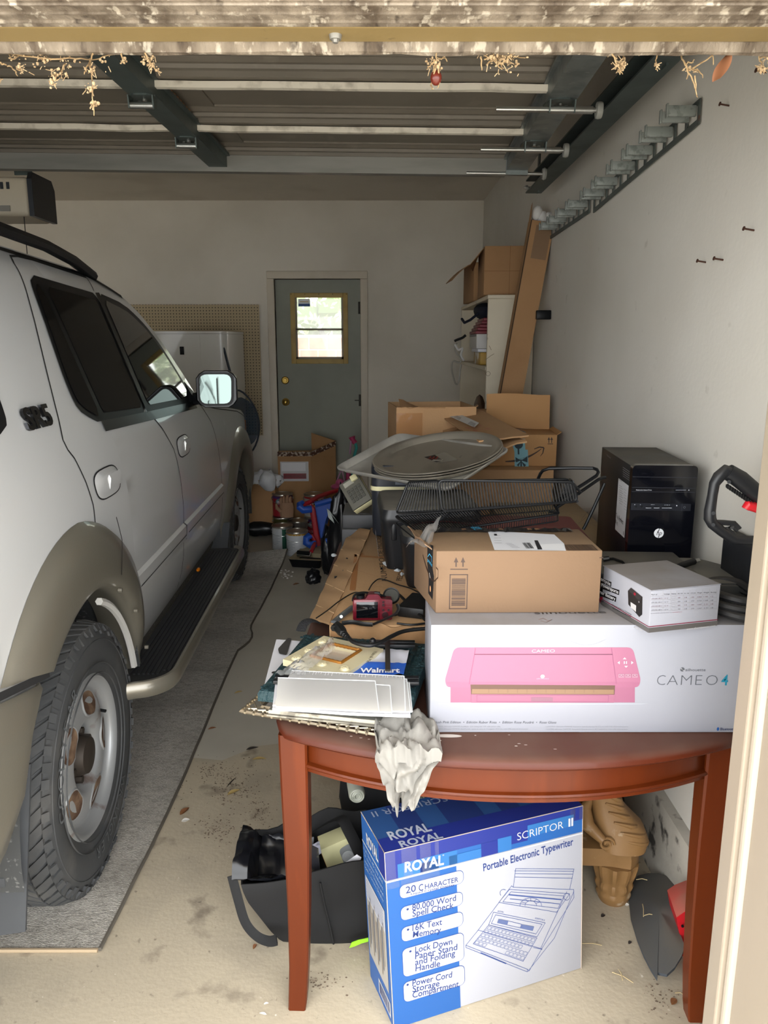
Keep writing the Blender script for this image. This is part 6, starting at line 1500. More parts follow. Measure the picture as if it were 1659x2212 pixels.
for i, (u, v, t) in enumerate(((1575, 230, 'rusty nail sticking out of the right wall above the near tool rack'), (1655, 158, 'rusty nail in the right wall at the top edge of the view'), (1628, 499, 'bent rusty nail nearest the jamb on the right wall'), (1525, 568, 'left one of the two rusty nails below the near tool rack'), (1562, 563, 'right one of the two rusty nails below the near tool rack'))):
    p = px(u, v, x=wx(2)); r = thing('nail', t, 'nail', p, group='rusty nails in the right wall')
    b = B(); b.cyl((.01, 0, 0), (-.024, -.002, .005), .0022, n=8); mk('shank', b, mat('rusty_nail', '#4f3327', .7, .4), r); b = B(); b.cyl((-.023, -.002, .005), (-.0255, -.002, .0055), .005, n=10); mk('head', b, mat('rusty_nail', '', 0), r)
# pegboard
x0, x1, z0, z1 = -2.3, -1.055, .80, 1.905
m_peg = bpy.data.materials.new('pegboard'); m_peg.use_nodes = True
n, l = m_peg.node_tree.nodes, m_peg.node_tree.links
tcn = n.new('ShaderNodeTexCoord'); sx = n.new('ShaderNodeSeparateXYZ'); l.new(tcn.outputs['Object'], sx.inputs[0])
def mth(op, a, b_=None):
    x = n.new('ShaderNodeMath'); x.operation = op
    for i, q_ in enumerate((a, b_)):
        if q_ is None: continue
        if isinstance(q_, (int, float)): x.inputs[i].default_value = q_
        else: l.new(q_, x.inputs[i])
    return x.outputs[0]
fx = mth('SUBTRACT', mth('FRACT', mth('MULTIPLY', sx.outputs[0], 1 / .0254)), .5); fz = mth('SUBTRACT', mth('FRACT', mth('MULTIPLY', sx.outputs[2], 1 / .0254)), .5)
dd = mth('LESS_THAN', mth('ADD', mth('MULTIPLY', fx, fx), mth('MULTIPLY', fz, fz)), .032)
mxn = n.new('ShaderNodeMix'); mxn.data_type = 'RGBA'; l.new(dd, mxn.inputs[0]); mxn.inputs[6].default_value = lin('#b3a282'); mxn.inputs[7].default_value = lin('#2f281f'); l.new(mxn.outputs[2], n['Principled BSDF'].inputs['Base Color']); n['Principled BSDF'].inputs['Roughness'].default_value = .7
b = B(); b.box(0, -.024, 0, x1 - x0, -.018, z1 - z0); r = mk('pegboard', b, m_peg, None, False); r.location = (x0, YB - .004, z0); tag(r, 'tan pegboard full of holes on the back wall left of the door', 'pegboard')
b = B()
for q_ in ((.02, 0, .02, x1 - x0 - .02, .05), (.02, 0, z1 - z0 - .05, x1 - x0 - .02, z1 - z0 - .02)): b.box(q_[0], -.018, q_[2], q_[3], 0, q_[4] if q_[2] < 1 else q_[4])
mk('batten', b, m_shelf, r, False)
# white appliance, net
r = thing('appliance', 'tall white upright appliance with rounded corner standing before the pegboard', 'appliance', (-1.86, 6.06, 0), R(-5))
b = B(); b.prism(rnd([(0, 0), (.66, 0), (.66, .56), (0, .56)], .07, 6), .06, 1.655); mk('body', b, mat('white_enamel', '#d6d3cb', .35, coat=.2), r)
b = B(); b.prism(rnd([(.0, -.002), (.662, -.002), (.662, .562), (0, .562)], .07, 6), 1.657, 1.675); mk('top_cover', b, mat('white_enamel', '', 0), r)
b = B(); b.box(.30, -.012, 1.50, .33, 0, 1.56, .002); mk('handle', b, m_blk, r); b = B(); b.box(.05, .05, 0, .60, .50, .06); mk('plinth', b, m_blk, r, False)
b = B(); b.box(.455, -.003, .08, .459, .003, 1.65); mk('door_seam', b, mat('white_enamel', '', 0), r, False)
r = thing('landing_net', 'dark blue mesh net on an oval hoop hanging beside the pegboard', 'net', m=M.Translation(px(522, 912, y=6.015)) @ M.Rotation(R(-8), 4, 'Y'))
hp = [(.135 * math.cos(t), 0, .20 * math.sin(t) + .05 * math.sin(t) ** 3) for t in [2 * math.pi * i / 32 for i in range(32)]]
b = B(); b.tube(hp, .007, 6, closed=True); mk('hoop', b, mat('net_hoop', '#16222c', .5), r)
b = B(); b.grid(lambda u, v: ((u * 2 - 1) * .132 * math.sqrt(max(0, 1 - ((v * 2 - 1) * .97) ** 2)), .03 * math.sin(math.pi * u) * math.sin(math.pi * v), .19 * (v * 2 - 1)), 14, 14); mk('mesh', b, glassy('blue_mesh', '#5f7f95', rough=.6, haze=.02), r) if 0 else mk('mesh', b, mat('blue_mesh', '#1e3a50', .9, alpha=.8), r)
b = B(); b.tube([(0, 0, .24), (-.02, 0, .4), (-.05, .02, .7)], .010, 8); mk('handle', b, mat('net_hoop', '', 0), r)
# floor cluster by the rear door
m_tin = mat('tin_lid', '#a9a59b', .3, .85, var=[('#6d695f', 10, .5, .7, .5)])
def can(label, u, v, w_px, col, bands=(), lid=True, z0=0.0, h=None, name='paint_can', drip=None):
    p = px(u, v, z=z0) if z0 < 1e-6 else None
    return p
def paint_can(label, x, y, z0, rr, h, col, extra=None, rz=0, open_=False):
    r = thing('paint_can', label, 'paint can', (x, y, z0 + .0005), R(rz), 'paint cans by the rear door')
    b = B(); b.lathe([(0, 0), (rr - .004, 0), (rr, .004), (rr, .008), (rr - .002, .010), (rr - .002, h - .016), (rr + .001, h - .012), (rr + .002, h - .004)], 36); mk('body', b, mat('can_' + col.strip('#'), col, .4, .1), r)
    b = B(); b.lathe([(rr + .002, h - .012), (rr + .003, h - .006), (rr + .001, h), (rr - .008, h), (rr - .010, h - .006), (rr - .02, h - .006), (rr - .022, h - .002), (rr - .05, h - .004), (0, h - .004)], 36); mk('lid', b, m_tin, r)
    b = B(); b.tube([((rr + .006) * math.cos(t), (rr + .004) * math.sin(t), h * .80 - .035 * abs(math.sin(t))) for t in [math.pi + math.pi * i / 16 for i in range(17)]], .0016, 5); mk('bail', b, m_shaft, r)
    for s_ in (-1, 1): b = B(); b.sphere((s_ * (rr + .001), 0, h * .80), .009, 8); mk('ear', b, m_shaft, r)
    def wrap(nm, c, a0, a1, z_0, z_1, e=.0008, rough=.45):
        b = B(); b.loft([[V(((rr - .002 + e) * math.cos(R(a0 + (a1 - a0) * i / 16)), (rr - .002 + e) * math.sin(R(a0 + (a1 - a0) * i / 16)), z_)) for i in range(17)] for z_ in (z_0, z_1)], cap=False, closed=False); mk(nm, b, pm(c, rough), r, fix=False)
    def words_on(c, t, ac, zc, hh, wdeg):
        vs, fs, q0, q1 = tmesh(t, .02); k = hh / .69; b = B()
        b.add([((rr + .0002) * math.cos(R(ac) + (q[0] - (q0 + q1) / 2) / (q1 - q0) * R(wdeg)), (rr + .0002) * math.sin(R(ac) + (q[0] - (q0 + q1) / 2) / (q1 - q0) * R(wdeg)), zc + (q[1] - .35) * k) for q in vs], fs); mk('lettering', b, pm(c), r, fix=False)
    if extra: extra(wrap, words_on, r, rr, h)
    return r
def red_label(pur=True):
    def f(wrap, words_on, r, rr, h):
        wrap('label', '#8f1524', 150, 400, .012, h - .02)
        if pur: wrap('band', '#3d2560', 150, 400, h - .034, h - .016, .0012)
        b = B(); b.add([((rr + .0003) * math.cos(R(262) + R(26) * math.cos(t)), (rr + .0003) * math.sin(R(262) + R(26) * math.cos(t)), h * .70 + .026 * math.sin(t)) for t in [2 * math.pi * i / 24 for i in range(24)]], [tuple(range(24))]); mk('emblem', b, pm('#4d6a72'), r, fix=False)
        words_on('#c9ccd0', 'Glidden', 262, h * .70, .016, 36); words_on('#c98a92', 'PREMIUM', 268, h * .40, .022, 74)
    return f
def white_label(side=None, band=None, gold=False):
    def f(wrap, words_on, r, rr, h):
        wrap('label', '#c4c6c8', 170, 330, .012, h - .02)
        if side: wrap('label', side, 275, 400, .012, h - .02, .0012)
        if band: wrap('band', band, 150, 400, h - .026, h - .014, .0014)
        for k in range(7): wrap('fine_print', '#8a8f98', 200, 240 + (k * 37) % 25, h * .25 + k * .012, h * .25 + k * .012 + .003, .0016)
    return f
def gold(wrap, words_on, r, rr, h):
    wrap('label', '#b9bbbd', 150, 262, .012, h - .02); wrap('label', '#b3232a', 150, 300, h - .035, h - .02, .0014); wrap('label', '#a8842f', 262, 290, .012, h - .035, .001); wrap('label', '#1d1a16', 290, 400, h * .3, h - .035, .001)
    for k in range(8): wrap('fine_print', '#77797e', 185, 225 + (k * 31) % 30, h * .2 + k * .013, h * .2 + k * .013 + .003, .0016)
    b = B(); b.sphere((.01, -rr - .001, h * .66), .02, 10, (1, .2, 1)); mk('dark_spot', b, m_blk, r); b = B(); b.grid(lambda u, v: ((rr + .002) * math.cos(R(295 + 50 * u)), (rr + .002) * math.sin(R(295 + 50 * u)), h - .01 - (.05 + .02 * math.sin(u * 9)) * v), 10, 4); mk('pink_drip', b, pm('#d9b4a6'), r)
cr = .083
paint_can('white paint can with yellow rim band standing nearest in front of the others', -.665, 5.72, 0, cr, .19, '#b9bcc2', white_label(None, '#b5892c'))
paint_can('paint can with white and dark green label just left behind the nearest can', -.80, 5.90, 0, cr, .19, '#c9cbc8', white_label('#15503c'))
paint_can('plain dusty steel paint can behind the green and yellow banded ones', -.70, 6.10, 0, cr, .185, '#77716a', None)
paint_can('olive green paint can carrying the tall red can at the left', -.835, 6.22, 0, cr, .19, '#5b5a33', None)
paint_can('red and purple paint can stacked upper left on the olive can', -.835, 6.22, .192, cr, .19, '#571018', red_label())
paint_can('red premium paint can on the floor at right beside the blue toy chair', -.575, 6.22, 0, cr, .19, '#6a1220', red_label())
paint_can('white and gold paint can stacked upper right on the premium red can', -.575, 6.22, .192, cr, .19, '#b3aa94', gold)
# worn gloves draped on the upper left can
r = thing('work_glove', 'tan work glove hanging over the front of the upper left paint can', 'glove', (-.79, 6.115, .235))
b = B(); b.loft([[V((w_ * math.cos(t), .022 * math.sin(t) - .0, z_)) for t in [2 * math.pi * i / 14 for i in range(14)]] for z_, w_ in ((-.03, .052), (.0, .055), (.05, .058), (.09, .05))]); mk('palm', b, mat('tan_glove', '#9c7a60', .85, bump=(30, .4, .01)), r)
for k, (x, hh) in enumerate(((-.042, .045), (-.018, .06), (.008, .062), (.032, .05))): b = B(); b.tube([(x, 0, .08), (x - .002, -.008, .10 + hh * .5), (x + .006, -.016, .09 + hh)], [.013, .0135, .009], 10); mk('finger', b, mat('tan_glove', '', 0), r)
b = B(); b.tube([(-.045, -.01, .02), (-.075, -.02, .05), (-.082, -.022, .085)], [.016, .015, .009], 10); mk('thumb', b, mat('tan_glove', '', 0), r)
# brown boxes by the door
r = thing('moving_box', 'tall opened brown box with a clear packing-list pouch in front of the rear door', 'box', (-.885, 6.36, .002), R(4))
w1_, w2_ = .27, .24
def wallp(name, p, q_, z0, z1a, z1b, m_=m_card2, dz=0):
    b = B(); P = [V((*p, 0)), V((*q_, 0))]; d = (P[1] - P[0]).normalized(); nn = V((-d.y, d.x, 0)) * .005
    A_ = [P[0] + V((0, 0, z0)), P[1] + V((0, 0, z0)), P[1] + V((0, 0, z1b)), P[0] + V((0, 0, z1a))]
    b.add(A_ + [v + nn for v in A_], [(0, 1, 2, 3), (7, 6, 5, 4), (0, 4, 5, 1), (1, 5, 6, 2), (2, 6, 7, 3), (3, 7, 4, 0)]); return mk(name, b, m_, r, False)
wallp('front_wall', (0, 0), (.275, -.01), 0, .70, .70); wallp('side_wall', (.275, -.01), (.485, .13), 0, .70, .775); wallp('back_wall', (.485, .13), (.28, .17), 0, .775, .84); wallp('left_wall', (.28, .17), (.0, .16), 0, .69, .69); wallp('left_wall', (.0, .16), (0, 0), 0, .69, .70)
b = B(); b.box(.0, -.002, .335, .275, -.0005, .338); mk('crease', b, mat('crease_brown', '', 0), r, False)
q = Pr(r, (0, -.001, 0), (1, -.036, 0), (0, 0, 1)); q.rect('#b9b7b8', .02, .455, .235, .165, 1, 'pouch'); q.rect('#d5d3d6', .03, .54, .20, .07, 2, 'pouch'); q.rect('#7a1020', .045, .475, .19, .045, 2, 'pouch'); q.text('#3a0810', 'PACKING LIST ENCLOSED', .05, .488, .018, .18, L=3); q.done(.25)
b = B(); b.grid(lambda u, v: (.275 * u, -.002 - .01 * u, .665 + (.037 + .004 * math.sin(u * 60)) * v), 60, 2); mk('torn_strip', b, mat('torn_strip', '#4a2f22', .8, var=[('#b9a999', 50, .5, .6, .9)]), r)
b = B(); b.grid(lambda u, v: (.277 + .21 * u, -.013 + .14 * u - .0, .66 + .075 * u + .042 * v), 20, 2); mk('torn_strip', b, mat('torn_strip', '', 0), r)
r = open_carton('low_carton', 'low wide brown box with white plastic bags standing left of the tall opened box', (-1.175, 6.27, .125), R(-6), .28, .20, .36, m_card2, [])
r = thing('white_bag', 'crumpled white plastic bag in the low brown box', 'bag', (-1.0, 6.32, .46))
b = B(); b.sphere((0, 0, 0), .13, 36, (1.1, .55, .7))
for v in b.bm.verts: v.co += v.co.normalized() * (.05 * NZ.noise(v.co * 16) + .03 * NZ.noise(v.co * 45))
mk('film', b, mat('white_film2', '#cfd0d2', .4), r, True, 60)
b = B(); b.sphere((.05, -.11, .02), .07, 18, (1, .5, 1.2))
for v in b.bm.verts: v.co += v.co.normalized() * .03 * NZ.noise(v.co * 22)
mk('corner', b, mat('white_film2', '', 0), r, True, 60)
b = B(); b.sphere((-1.02, 6.25, .072), .10, 14, (1.6, .6, .6))
for v in b.bm.verts: v.co += V((0, 0, .02 * NZ.noise(v.co * 14))); v.co.z = max(v.co.z, .002)
tag(mk('black_bag', b, mat('bin_liner', '#111216', .3), None), 'flat black plastic bag on the floor under the low brown box', 'bag')
# child's folding chair, scooter, bin bags, roller tray
r = thing('toy_chair', 'red and blue plastic child chair lying on its side by the paint cans', 'chair', (0, 0, 0))
m_red, m_blu = mat('toy_red', '#a01c28', .4), mat('toy_blue', '#2351b0', .4)
K8 = lambda x, y, Y: px(500 + x / 5.184, 900 + y / 5.184, y=Y)
b = B(); pl = [K8(*p, 5.72) for p in ((935, 1000), (1125, 925), (1105, 1020), (1060, 1150), (1020, 1300), (1000, 1452), (975, 1440), (945, 1200))]; b.loft([pl, [p + V((.02, .05, .005)) for p in pl]]); mk('seat_panel', b, m_blu, r, False)
b = B(); b.tube([K8(870, 990, 5.68), K8(905, 1030, 5.68), K8(930, 1180, 5.68), K8(950, 1320, 5.68), K8(975, 1445, 5.68)], .018, 8, flat=(.014, .022)); mk('side_rail', b, m_red, r)
b = B(); b.tube([K8(810, 985, 5.68), K8(870, 960, 5.68), K8(960, 900, 5.8), K8(1100, 850, 5.95), K8(1310, 790, 6.02)], [.022, .028, .03, .03, .028], 10, flat=(.030, .018)); mk('backrest', b, m_red, r)
b = B(); b.tube([K8(935, 985, 5.70), K8(1120, 935, 5.72)], .022, 8); mk('seat_edge', b, m_blu, r)
b = B(); b.tube([K8(895, 1035, 5.66), K8(800, 1045, 5.64), K8(760, 1010, 5.64), K8(760, 985, 5.66), K8(800, 965, 5.68)], .022, 10, flat=(.022, .028)); mk('foot', b, m_blu, r)
b = B(); b.tube([K8(945, 1420, 5.66), K8(880, 1438, 5.64), K8(835, 1410, 5.64), K8(840, 1360, 5.64), K8(880, 1330, 5.66)], .022, 10, flat=(.022, .028)); mk('foot', b, m_blu, r)
b = B(); b.tube([K8(850, 1340, 5.67), K8(900, 1335, 5.67), K8(940, 1400, 5.67)], .018, 8); mk('brace', b, m_red, r)
b = B(); b.tube([K8(1060, 1395, 4.93), K8(1085, 1385, 4.93), K8(1110, 1390, 4.93), K8(1105, 1430, 4.93), K8(1080, 1425, 4.93)], .018, 8); mk('foot', b, m_blu, r)
r = thing('toy_scooter', 'pink and turquoise child scooter handlebar standing by the rear door', 'scooter', (0, 0, 0))
b = B(); b.tube([K8(1348, 225, 6.36), K8(1360, 260, 6.36), K8(1385, 295, 6.36)], [.028, .020, .022], 12); mk('grip', b, mat('toy_pink', '#b83a68', .4), r)
b = B(); b.tube([K8(1390, 300, 6.36), K8(1400, 350, 6.36), K8(1385, 400, 6.36), K8(1370, 470, 6.36), K8(1345, 760, 6.36)], .012, 8); mk('bar', b, mat('toy_teal', '#3f9a94', .4), r)
b = B(); b.tube([K8(1325, 480, 6.36), K8(1310, 640, 6.36), K8(1300, 790, 6.36), K8(1300, 960, 6.36)], .020, 10); mk('stem', b, mat('toy_pink', '', 0), r)
b = B(); b.tube([K8(1338, 270, 6.34), K8(1330, 380, 6.34), K8(1328, 420, 6.34)], .007, 6); b.tube([K8(1235, 590, 6.34), K8(1200, 670, 6.34), K8(1175, 740, 6.34)], .005, 6); b.tube([K8(1240, 590, 6.34), K8(1255, 690, 6.34), K8(1285, 780, 6.34)], .005, 6); mk('streamer', b, mat('toy_lilac', '#a9789a', .5), r)
b = B(); b.sphere(K8(1205, 785, 6.3), .07, 16, (1.0, .8, .40)); b.sphere(K8(1215, 745, 6.3), .048, 12, (.8, .8, .8)); mk('basket', b, mat('toy_pink2', '#c45a86', .4), r)
b = B(); p = K8(1300, 960, 6.36); b.box(p.x - .06, p.y - .05, .03, p.x + .06, p.y + .05, .07, .02); b.tube([p, V((p.x, p.y, .05))], .018, 8); b.lathe([(0, -.02), (.05, -.02), (.055, 0), (.05, .02), (0, .02)], 18, (p.x, p.y, .056), 'x'); mk('wheel', b, mat('toy_pink', '', 0), r)
m_liner = mat('bin_liner', '', 0)
def bagm(name, label, u0, v0, u1, v1, Y, seed, z0=None):
    """puffed bag whose outline spans the picture box at depth Y"""
    c = px((u0 + u1) / 2, (v0 + v1) / 2, y=Y); a = px(u0, v0, y=Y); d = px(u1, v1, y=Y)
    rx, rz = abs(d.x - a.x) / 2, abs(a.z - d.z) / 2
    b = B(); b.sphere((0, 0, 0), 1, 40, (rx, min(rx, .16) , rz))
    for v in b.bm.verts:
        q_ = V((v.co.x / rx, v.co.y / .16, v.co.z / rz)); v.co *= 1 + .22 * NZ.noise(q_ * 2.2 + V((seed, 0, 0))) + .16 * NZ.noise(q_ * 5 + V((seed, 3, 0)))
        if v.co.z < 0 and rz > .3: v.co.x = v.co.x * (1 - .8 * v.co.z / rz) - .09 * v.co.z / rz
        if c.z + v.co.z < .003: v.co.z = .003 - c.z
    o = mk(name, b, m_liner, None, True, 50); o.location = c; return tag(o, label, 'bag')
bagm('bin_bag', 'shiny black rubbish bag standing behind the creased cardboard sheet', 708, 1058, 772, 1330, 4.3, 1)
bagm('bin_bag', 'lower black rubbish bag on the floor against the leaning cardboard', 692, 1135, 730, 1246, 5.0, 4)
bagm('bin_bag', 'small black plastic scrap bag lying on the floor beside the table', 660, 1228, 694, 1262, 4.88, 6)
b = B(); P = [K8(x, y, 4.2 if y < 1200 else 4.5) for x, y in ((1068, 1030), (1095, 1050), (1195, 1190), (1215, 1260), (1250, 2000), (1235, 2000), (1190, 1300), (1150, 1195), (1085, 1130))]; b.loft([P, [p + V((.002, .004, 0)) for p in P]]); tag(mk('metal_plate', b, m_galv, None, False), 'thin bent metal plate poking out beside the black rubbish bag', 'plate')
P = [px(*(500 + x / 5.184, 900 + y / 5.184), z=.004) for x, y in ((632, 1690), (600 + 290, 1705), (1040, 1560), (780, 1500))]
r = thing('roller_tray', 'black paint roller tray lined with dried cream paint on the floor', 'tray', m=frame(P[0], P[1] - P[0], P[3] - P[0])); W = .25; D = .37
b = B(); b.loft([rr_ring(.02, .02, W - .02, D - .02, .02, .0), rr_ring(0, 0, W, D, .025, .062), rr_ring(.004, .004, W - .004, D - .004, .022, .062), rr_ring(.022, .022, W - .022, D - .022, .02, .006)], cap=True); mk('tray', b, m_blk, r)
b = B(); b.loft([rr_ring(.003, .003, W - .003, D - .003, .022, .064), rr_ring(.014, .014, W - .014, D * .62, .02, .050), rr_ring(.024, .024, W - .024, D * .60, .02, .02)], cap=False); mk('paint_rim', b, mat('dried_paint', '#b5a888', .6), r)
b = B(); b.box(.03, .03, .008, W - .03, D * .45, .026); mk('dried_paint', b, mat('dried_paint', '', 0), r)
r = thing('paint_roller', 'wire framed paint roller with a red handle lying in the tray', 'roller', (0, 0, 0))
P5 = lambda x, y, z_: px(500 + x / 5.184, 900 + y / 5.184, z=z_)
b = B(); b.tube([P5(895, 1510, .12), P5(910, 1470, .135), P5(935, 1420, .15)], [.014, .016, .013], 10); mk('handle', b, mat('toy_red', '', 0), r)
b = B(); b.tube([P5(890, 1515, .12), P5(875, 1560, .09), P5(740, 1548, .085), P5(730, 1545, .085)], .004, 6); mk('wire_frame', b, m_shaft, r)
b = B(); b.tube([P5(740, 1530, .085), P5(880, 1540, .085)], .022, 12); mk('sleeve', b, m_blk, r)
b = B()
for i in range(26): u, v = 618 + random.gauss(0, 8), 1240 + random.gauss(0, 5); b.sphere(px(u, v, z=.004), random.uniform(.004, .010), 6, (1, 1, .5))
o = mk('white_crumbs', b, mat('white_foam', '', 0), None); tag(o, 'scatter of tiny white crumbs on the floor by the carpet end', 'crumbs', kind='stuff')
# ================================================================ UNDER AND BESIDE THE TABLE
def hexmix(a, b_, t): return a
LEAN = (-.047 * math.cos(R(20.3)), .047 * math.sin(R(20.3)))      # the carton has gone out of square
r, f = carton('typewriter_box', 'worn blue and white typewriter carton standing on the floor under the table', 'box', (.0235, 1.517, .001), R(20.3), .519, .165, .470, mat('blue_white_carton', '#a3a4ac', .5), lean=LEAN)
W, D, Hh = .519, .165, .470
blu, dk, md = '#2f6fc0', '#2a3a9c', '#3a82cc'
F_ = f['front']; z = zf(F_, 760, 1700, 3.1904)
F_.rect(blu, 0, 0, W * .335, Hh * .84, 1, 'band'); F_.rect(blu, 0, Hh * .85, W, Hh * .15, 1, 'band'); F_.rect(dk, 0, Hh * .925, W, Hh * .075, 2, 'band')
for x0, x1, y0, y1, c in ((0, .055, .85, 1, dk), (.055, .34, .85, .925, md), (.16, .25, .85, .90, dk), (.46, .545, .85, .925, dk), (.545, .615, .85, .93, md), (.615, .70, .88, .925, dk), (.70, .95, .90, .965, md), (.30, .46, .85, .90, md)): F_.rect(c, x0 * W, y0 * Hh, (x1 - x0) * W, (y1 - y0) * Hh, 3, 'band')
F_.rect('#eef0f6', 0, Hh * .838, W, Hh * .009, 4, 'band')
ztext(F_, z, '#f4f6fa', 'ROYAL', 362, 583, 632, 530, 66, bold=.03, L=5); ztext(F_, z, '#f4f6fa', '®', 622, 472, 634, 470, 9, L=5)
ztext(F_, z, '#f4f6fa', 'SCRIPTOR', 1138, 366, 1455, 280, 52, L=5, bold=-.008); ztext(F_, z, '#f4f6fa', 'II', 1490, 270, 1522, 262, 52, L=5, bold=.03)
ztext(F_, z, '#2c4690', 'Portable Electronic Typewriter', 906, 580, 1525, 398, 52, L=2, bold=.012)
for tl, tr, br, bl in (((330, 668), (766, 582), (766, 668), (330, 760)), ((338, 818), (761, 730), (761, 815), (338, 914)), ((343, 958), (763, 868), (763, 962), (343, 1056)), ((351, 1103), (769, 1014), (769, 1206), (351, 1292)), ((357, 1332), (774, 1240), (774, 1366), (357, 1474))):
    qs = z(tl, tr, br, bl); x0_, x1_ = (qs[0][0] + qs[3][0]) / 2, (qs[1][0] + qs[2][0]) / 2; y1_, y0_ = (qs[0][1] + qs[1][1]) / 2, (qs[2][1] + qs[3][1]) / 2
    F_.rr('#3c5fae', x0_ - .0014, y0_ - .0014, x1_ - x0_ + .0028, y1_ - y0_ + .0028, .0134, 2, 'pill_edge'); F_.rr('#e6e8f0', x0_, y0_, x1_ - x0_, y1_ - y0_, .012, 3, 'pill')
def dig(t, x0, y0, x1, y1, h): ztext(F_, z, '#33498f', t, x0, y0, x1, y1, h, L=4, bold=.010)
dig('20', 370, 732, 440, 715, 46); dig('C', 460, 716, 490, 709, 46); dig('HARACTER', 502, 702, 732, 650, 34); dig('Liquid Crystal Display', 405, 742, 706, 676, 14)
for t, x0, y0, x1, y1, h in (('80,000 Word', 414, 850, 716, 780, 42), ('Spell Check', 416, 892, 700, 830, 42), ('16K Text', 416, 990, 620, 945, 42), ('Memory', 418, 1035, 612, 1000, 42), ('Lock Down', 434, 1140, 690, 1080, 42), ('Paper Stand', 434, 1184, 724, 1118, 42), ('and Folding', 434, 1226, 710, 1160, 42), ('Handle', 436, 1268, 606, 1232, 42), ('Power Cord', 415, 1370, 688, 1308, 42), ('Storage', 416, 1412, 602, 1368, 42), ('Compartment', 416, 1452, 735, 1372, 42)): dig(t, x0, y0, x1, y1, h)
for x, y in ((383, 840), (386, 980), (402, 1130), (383, 1360)): F_.disc('#33498f', *z((x, y))[0], .0030, L=4)
ln = lambda *p, w_=.0011, c=False: F_.line('#4a63aa', z(*p), w_, 2, c)
ln((1128, 562), (1530, 565), (1500, 705), (1112, 690), c=True); ln((1126, 596), (1522, 600)); ln((1122, 620), (1518, 628)); ln((1120, 578), (1526, 580))
ln((1112, 690), (1100, 680), (870, 985), (785, 1090), (785, 1105), (1205, 1272), (1222, 1265), (1310, 1110), (1530, 760), (1528, 705), (1500, 705)); ln((785, 1090), (1208, 1255), (1222, 1265)); ln((870, 985), (1310, 1115)); ln((1208, 1255), (1210, 1272)); ln((1250, 1105), (1310, 1118)); ln((1530, 715), (1395, 1040), (1222, 1258)); ln((1300, 1112), (1480, 720))
ln((1012, 795), (1085, 705), (1500, 735), (1410, 862), c=True); ln((1040, 790), (1095, 722), (1460, 750), (1420, 835), c=True); ln((1085, 742), (1440, 775), w_=.003); ln((1090, 770), (1430, 805), w_=.0016)
ln(*[(1232 + 75 * math.cos(t), 818 - 55 * math.sin(t)) for t in [math.pi * i / 12 for i in range(13)]]); ln(*[(1232 + 40 * math.cos(t), 818 - 35 * math.sin(t)) for t in [math.pi * i / 10 for i in range(11)]]); 
for t in (0.5, 1.0, 1.57, 2.1, 2.6): ln((1232 + 40 * math.cos(t), 818 - 35 * math.sin(t)), (1232 + 75 * math.cos(t), 818 - 55 * math.sin(t)))
ln(*[(1480 + 22 * math.cos(t), 755 - 24 * math.sin(t)) for t in [2 * math.pi * i / 12 for i in range(12)]], c=True); ln(*[(1045 + 25 * math.cos(t), 730 - 25 * math.sin(t)) for t in [R(60) + R(160) * i / 8 for i in range(9)]])
ln((975, 862), (1332, 935), (1275, 1032), (942, 950), c=True); ln((990, 880), (1310, 945), (1268, 1012), (960, 940), c=True)
F_.poly('#6f7fb0', z((1000, 935), (1065, 950), (1075, 920), (1010, 908)), 3, 'picture'); F_.poly('#6f7fb0', z((1160, 972), (1245, 990), (1255, 960), (1170, 945)), 3, 'picture'); ln((1068, 950), (1160, 970), (1168, 945), (1076, 922), c=True)
ln((942, 950), (1275, 1040), (1180, 1200), (835, 1080), c=True)
for i in range(5):
    for j in range(13):
        def kp(a, c): 
            u_, v_ = (j + a) / 13, (i + c) / 5; A_ = V((945, 955)).lerp(V((1270, 1042)), u_); B__ = V((838, 1078)).lerp(V((1180, 1198)), u_); q_ = A_.lerp(B__, v_); return (q_.x, q_.y)
        if (i, j) in ((2, 11), (2, 12)) or (i == 4 and 2 < j < 8): continue
        F_.line('#5f76b4', z(kp(.1, .15), kp(.88, .15), kp(.88, .85), kp(.1, .85)), .0008, 2, True)
ztext(F_, z, '#4a63aa', 'ROYAL', 1003, 860, 1045, 866, 10); ztext(F_, z, '#4a63aa', 'SCRIPTOR II', 1260, 908, 1325, 922, 10); ln((890, 1143), (1060, 1215), w_=.003)
F_.done(.45, .56)
L_ = f['left']; z = zf(L_, 760, 1700, 3.1904)
L_.rect(blu, 0, 0, D, Hh, 1, 'band'); L_.rect(dk, D * .75, Hh * .84, D * .25, Hh * .16, 2, 'band'); L_.rect('#eef0f6', 0, Hh * .838, D, Hh * .008, 3, 'band')
ztext(L_, z, '#eef0f6', 'ROYAL', 108, 392, 188, 520, 66, L=4, bold=.03)
for i, t in enumerate(('Full Size 45 key and', '57 character keyboard', 'with LCD Display and', 'Spell Correct Display')): L_.text('#bcd0ec', t, D * .07, Hh * (.80 - .035 * i), .0095, D * .80, L=4)
L_.rect('#cfcac2', D * .06, Hh * .17, D * .82, Hh * .46, 3, 'picture'); L_.rect('#dfe1ea', D * .06, Hh * .52, D * .82, Hh * .13, 4, 'picture')
for i in range(6): L_.line('#9aa4c4', [(D * .1, Hh * (.63 - .018 * i)), (D * .8, Hh * (.63 - .018 * i))], .002, 5)
for i in range(12): L_.rect(('#8d7f70', '#5a5f70', '#b5a796')[i % 3], D * (.10 + .06 * i), Hh * (.22 + .04 * (i % 3)), D * .035, Hh * .26, 4, 'picture')
L_.rect('#e6e8f0', D * .42, Hh * .035, D * .50, Hh * .09, 3, 'label'); barcode(L_, D * .46, Hh * .045, D * .42, Hh * .07, 20, '#2a3a7c', 4, True); L_.done(.45, .56)
T_ = f['top']; m_bt = '#3f70b0'
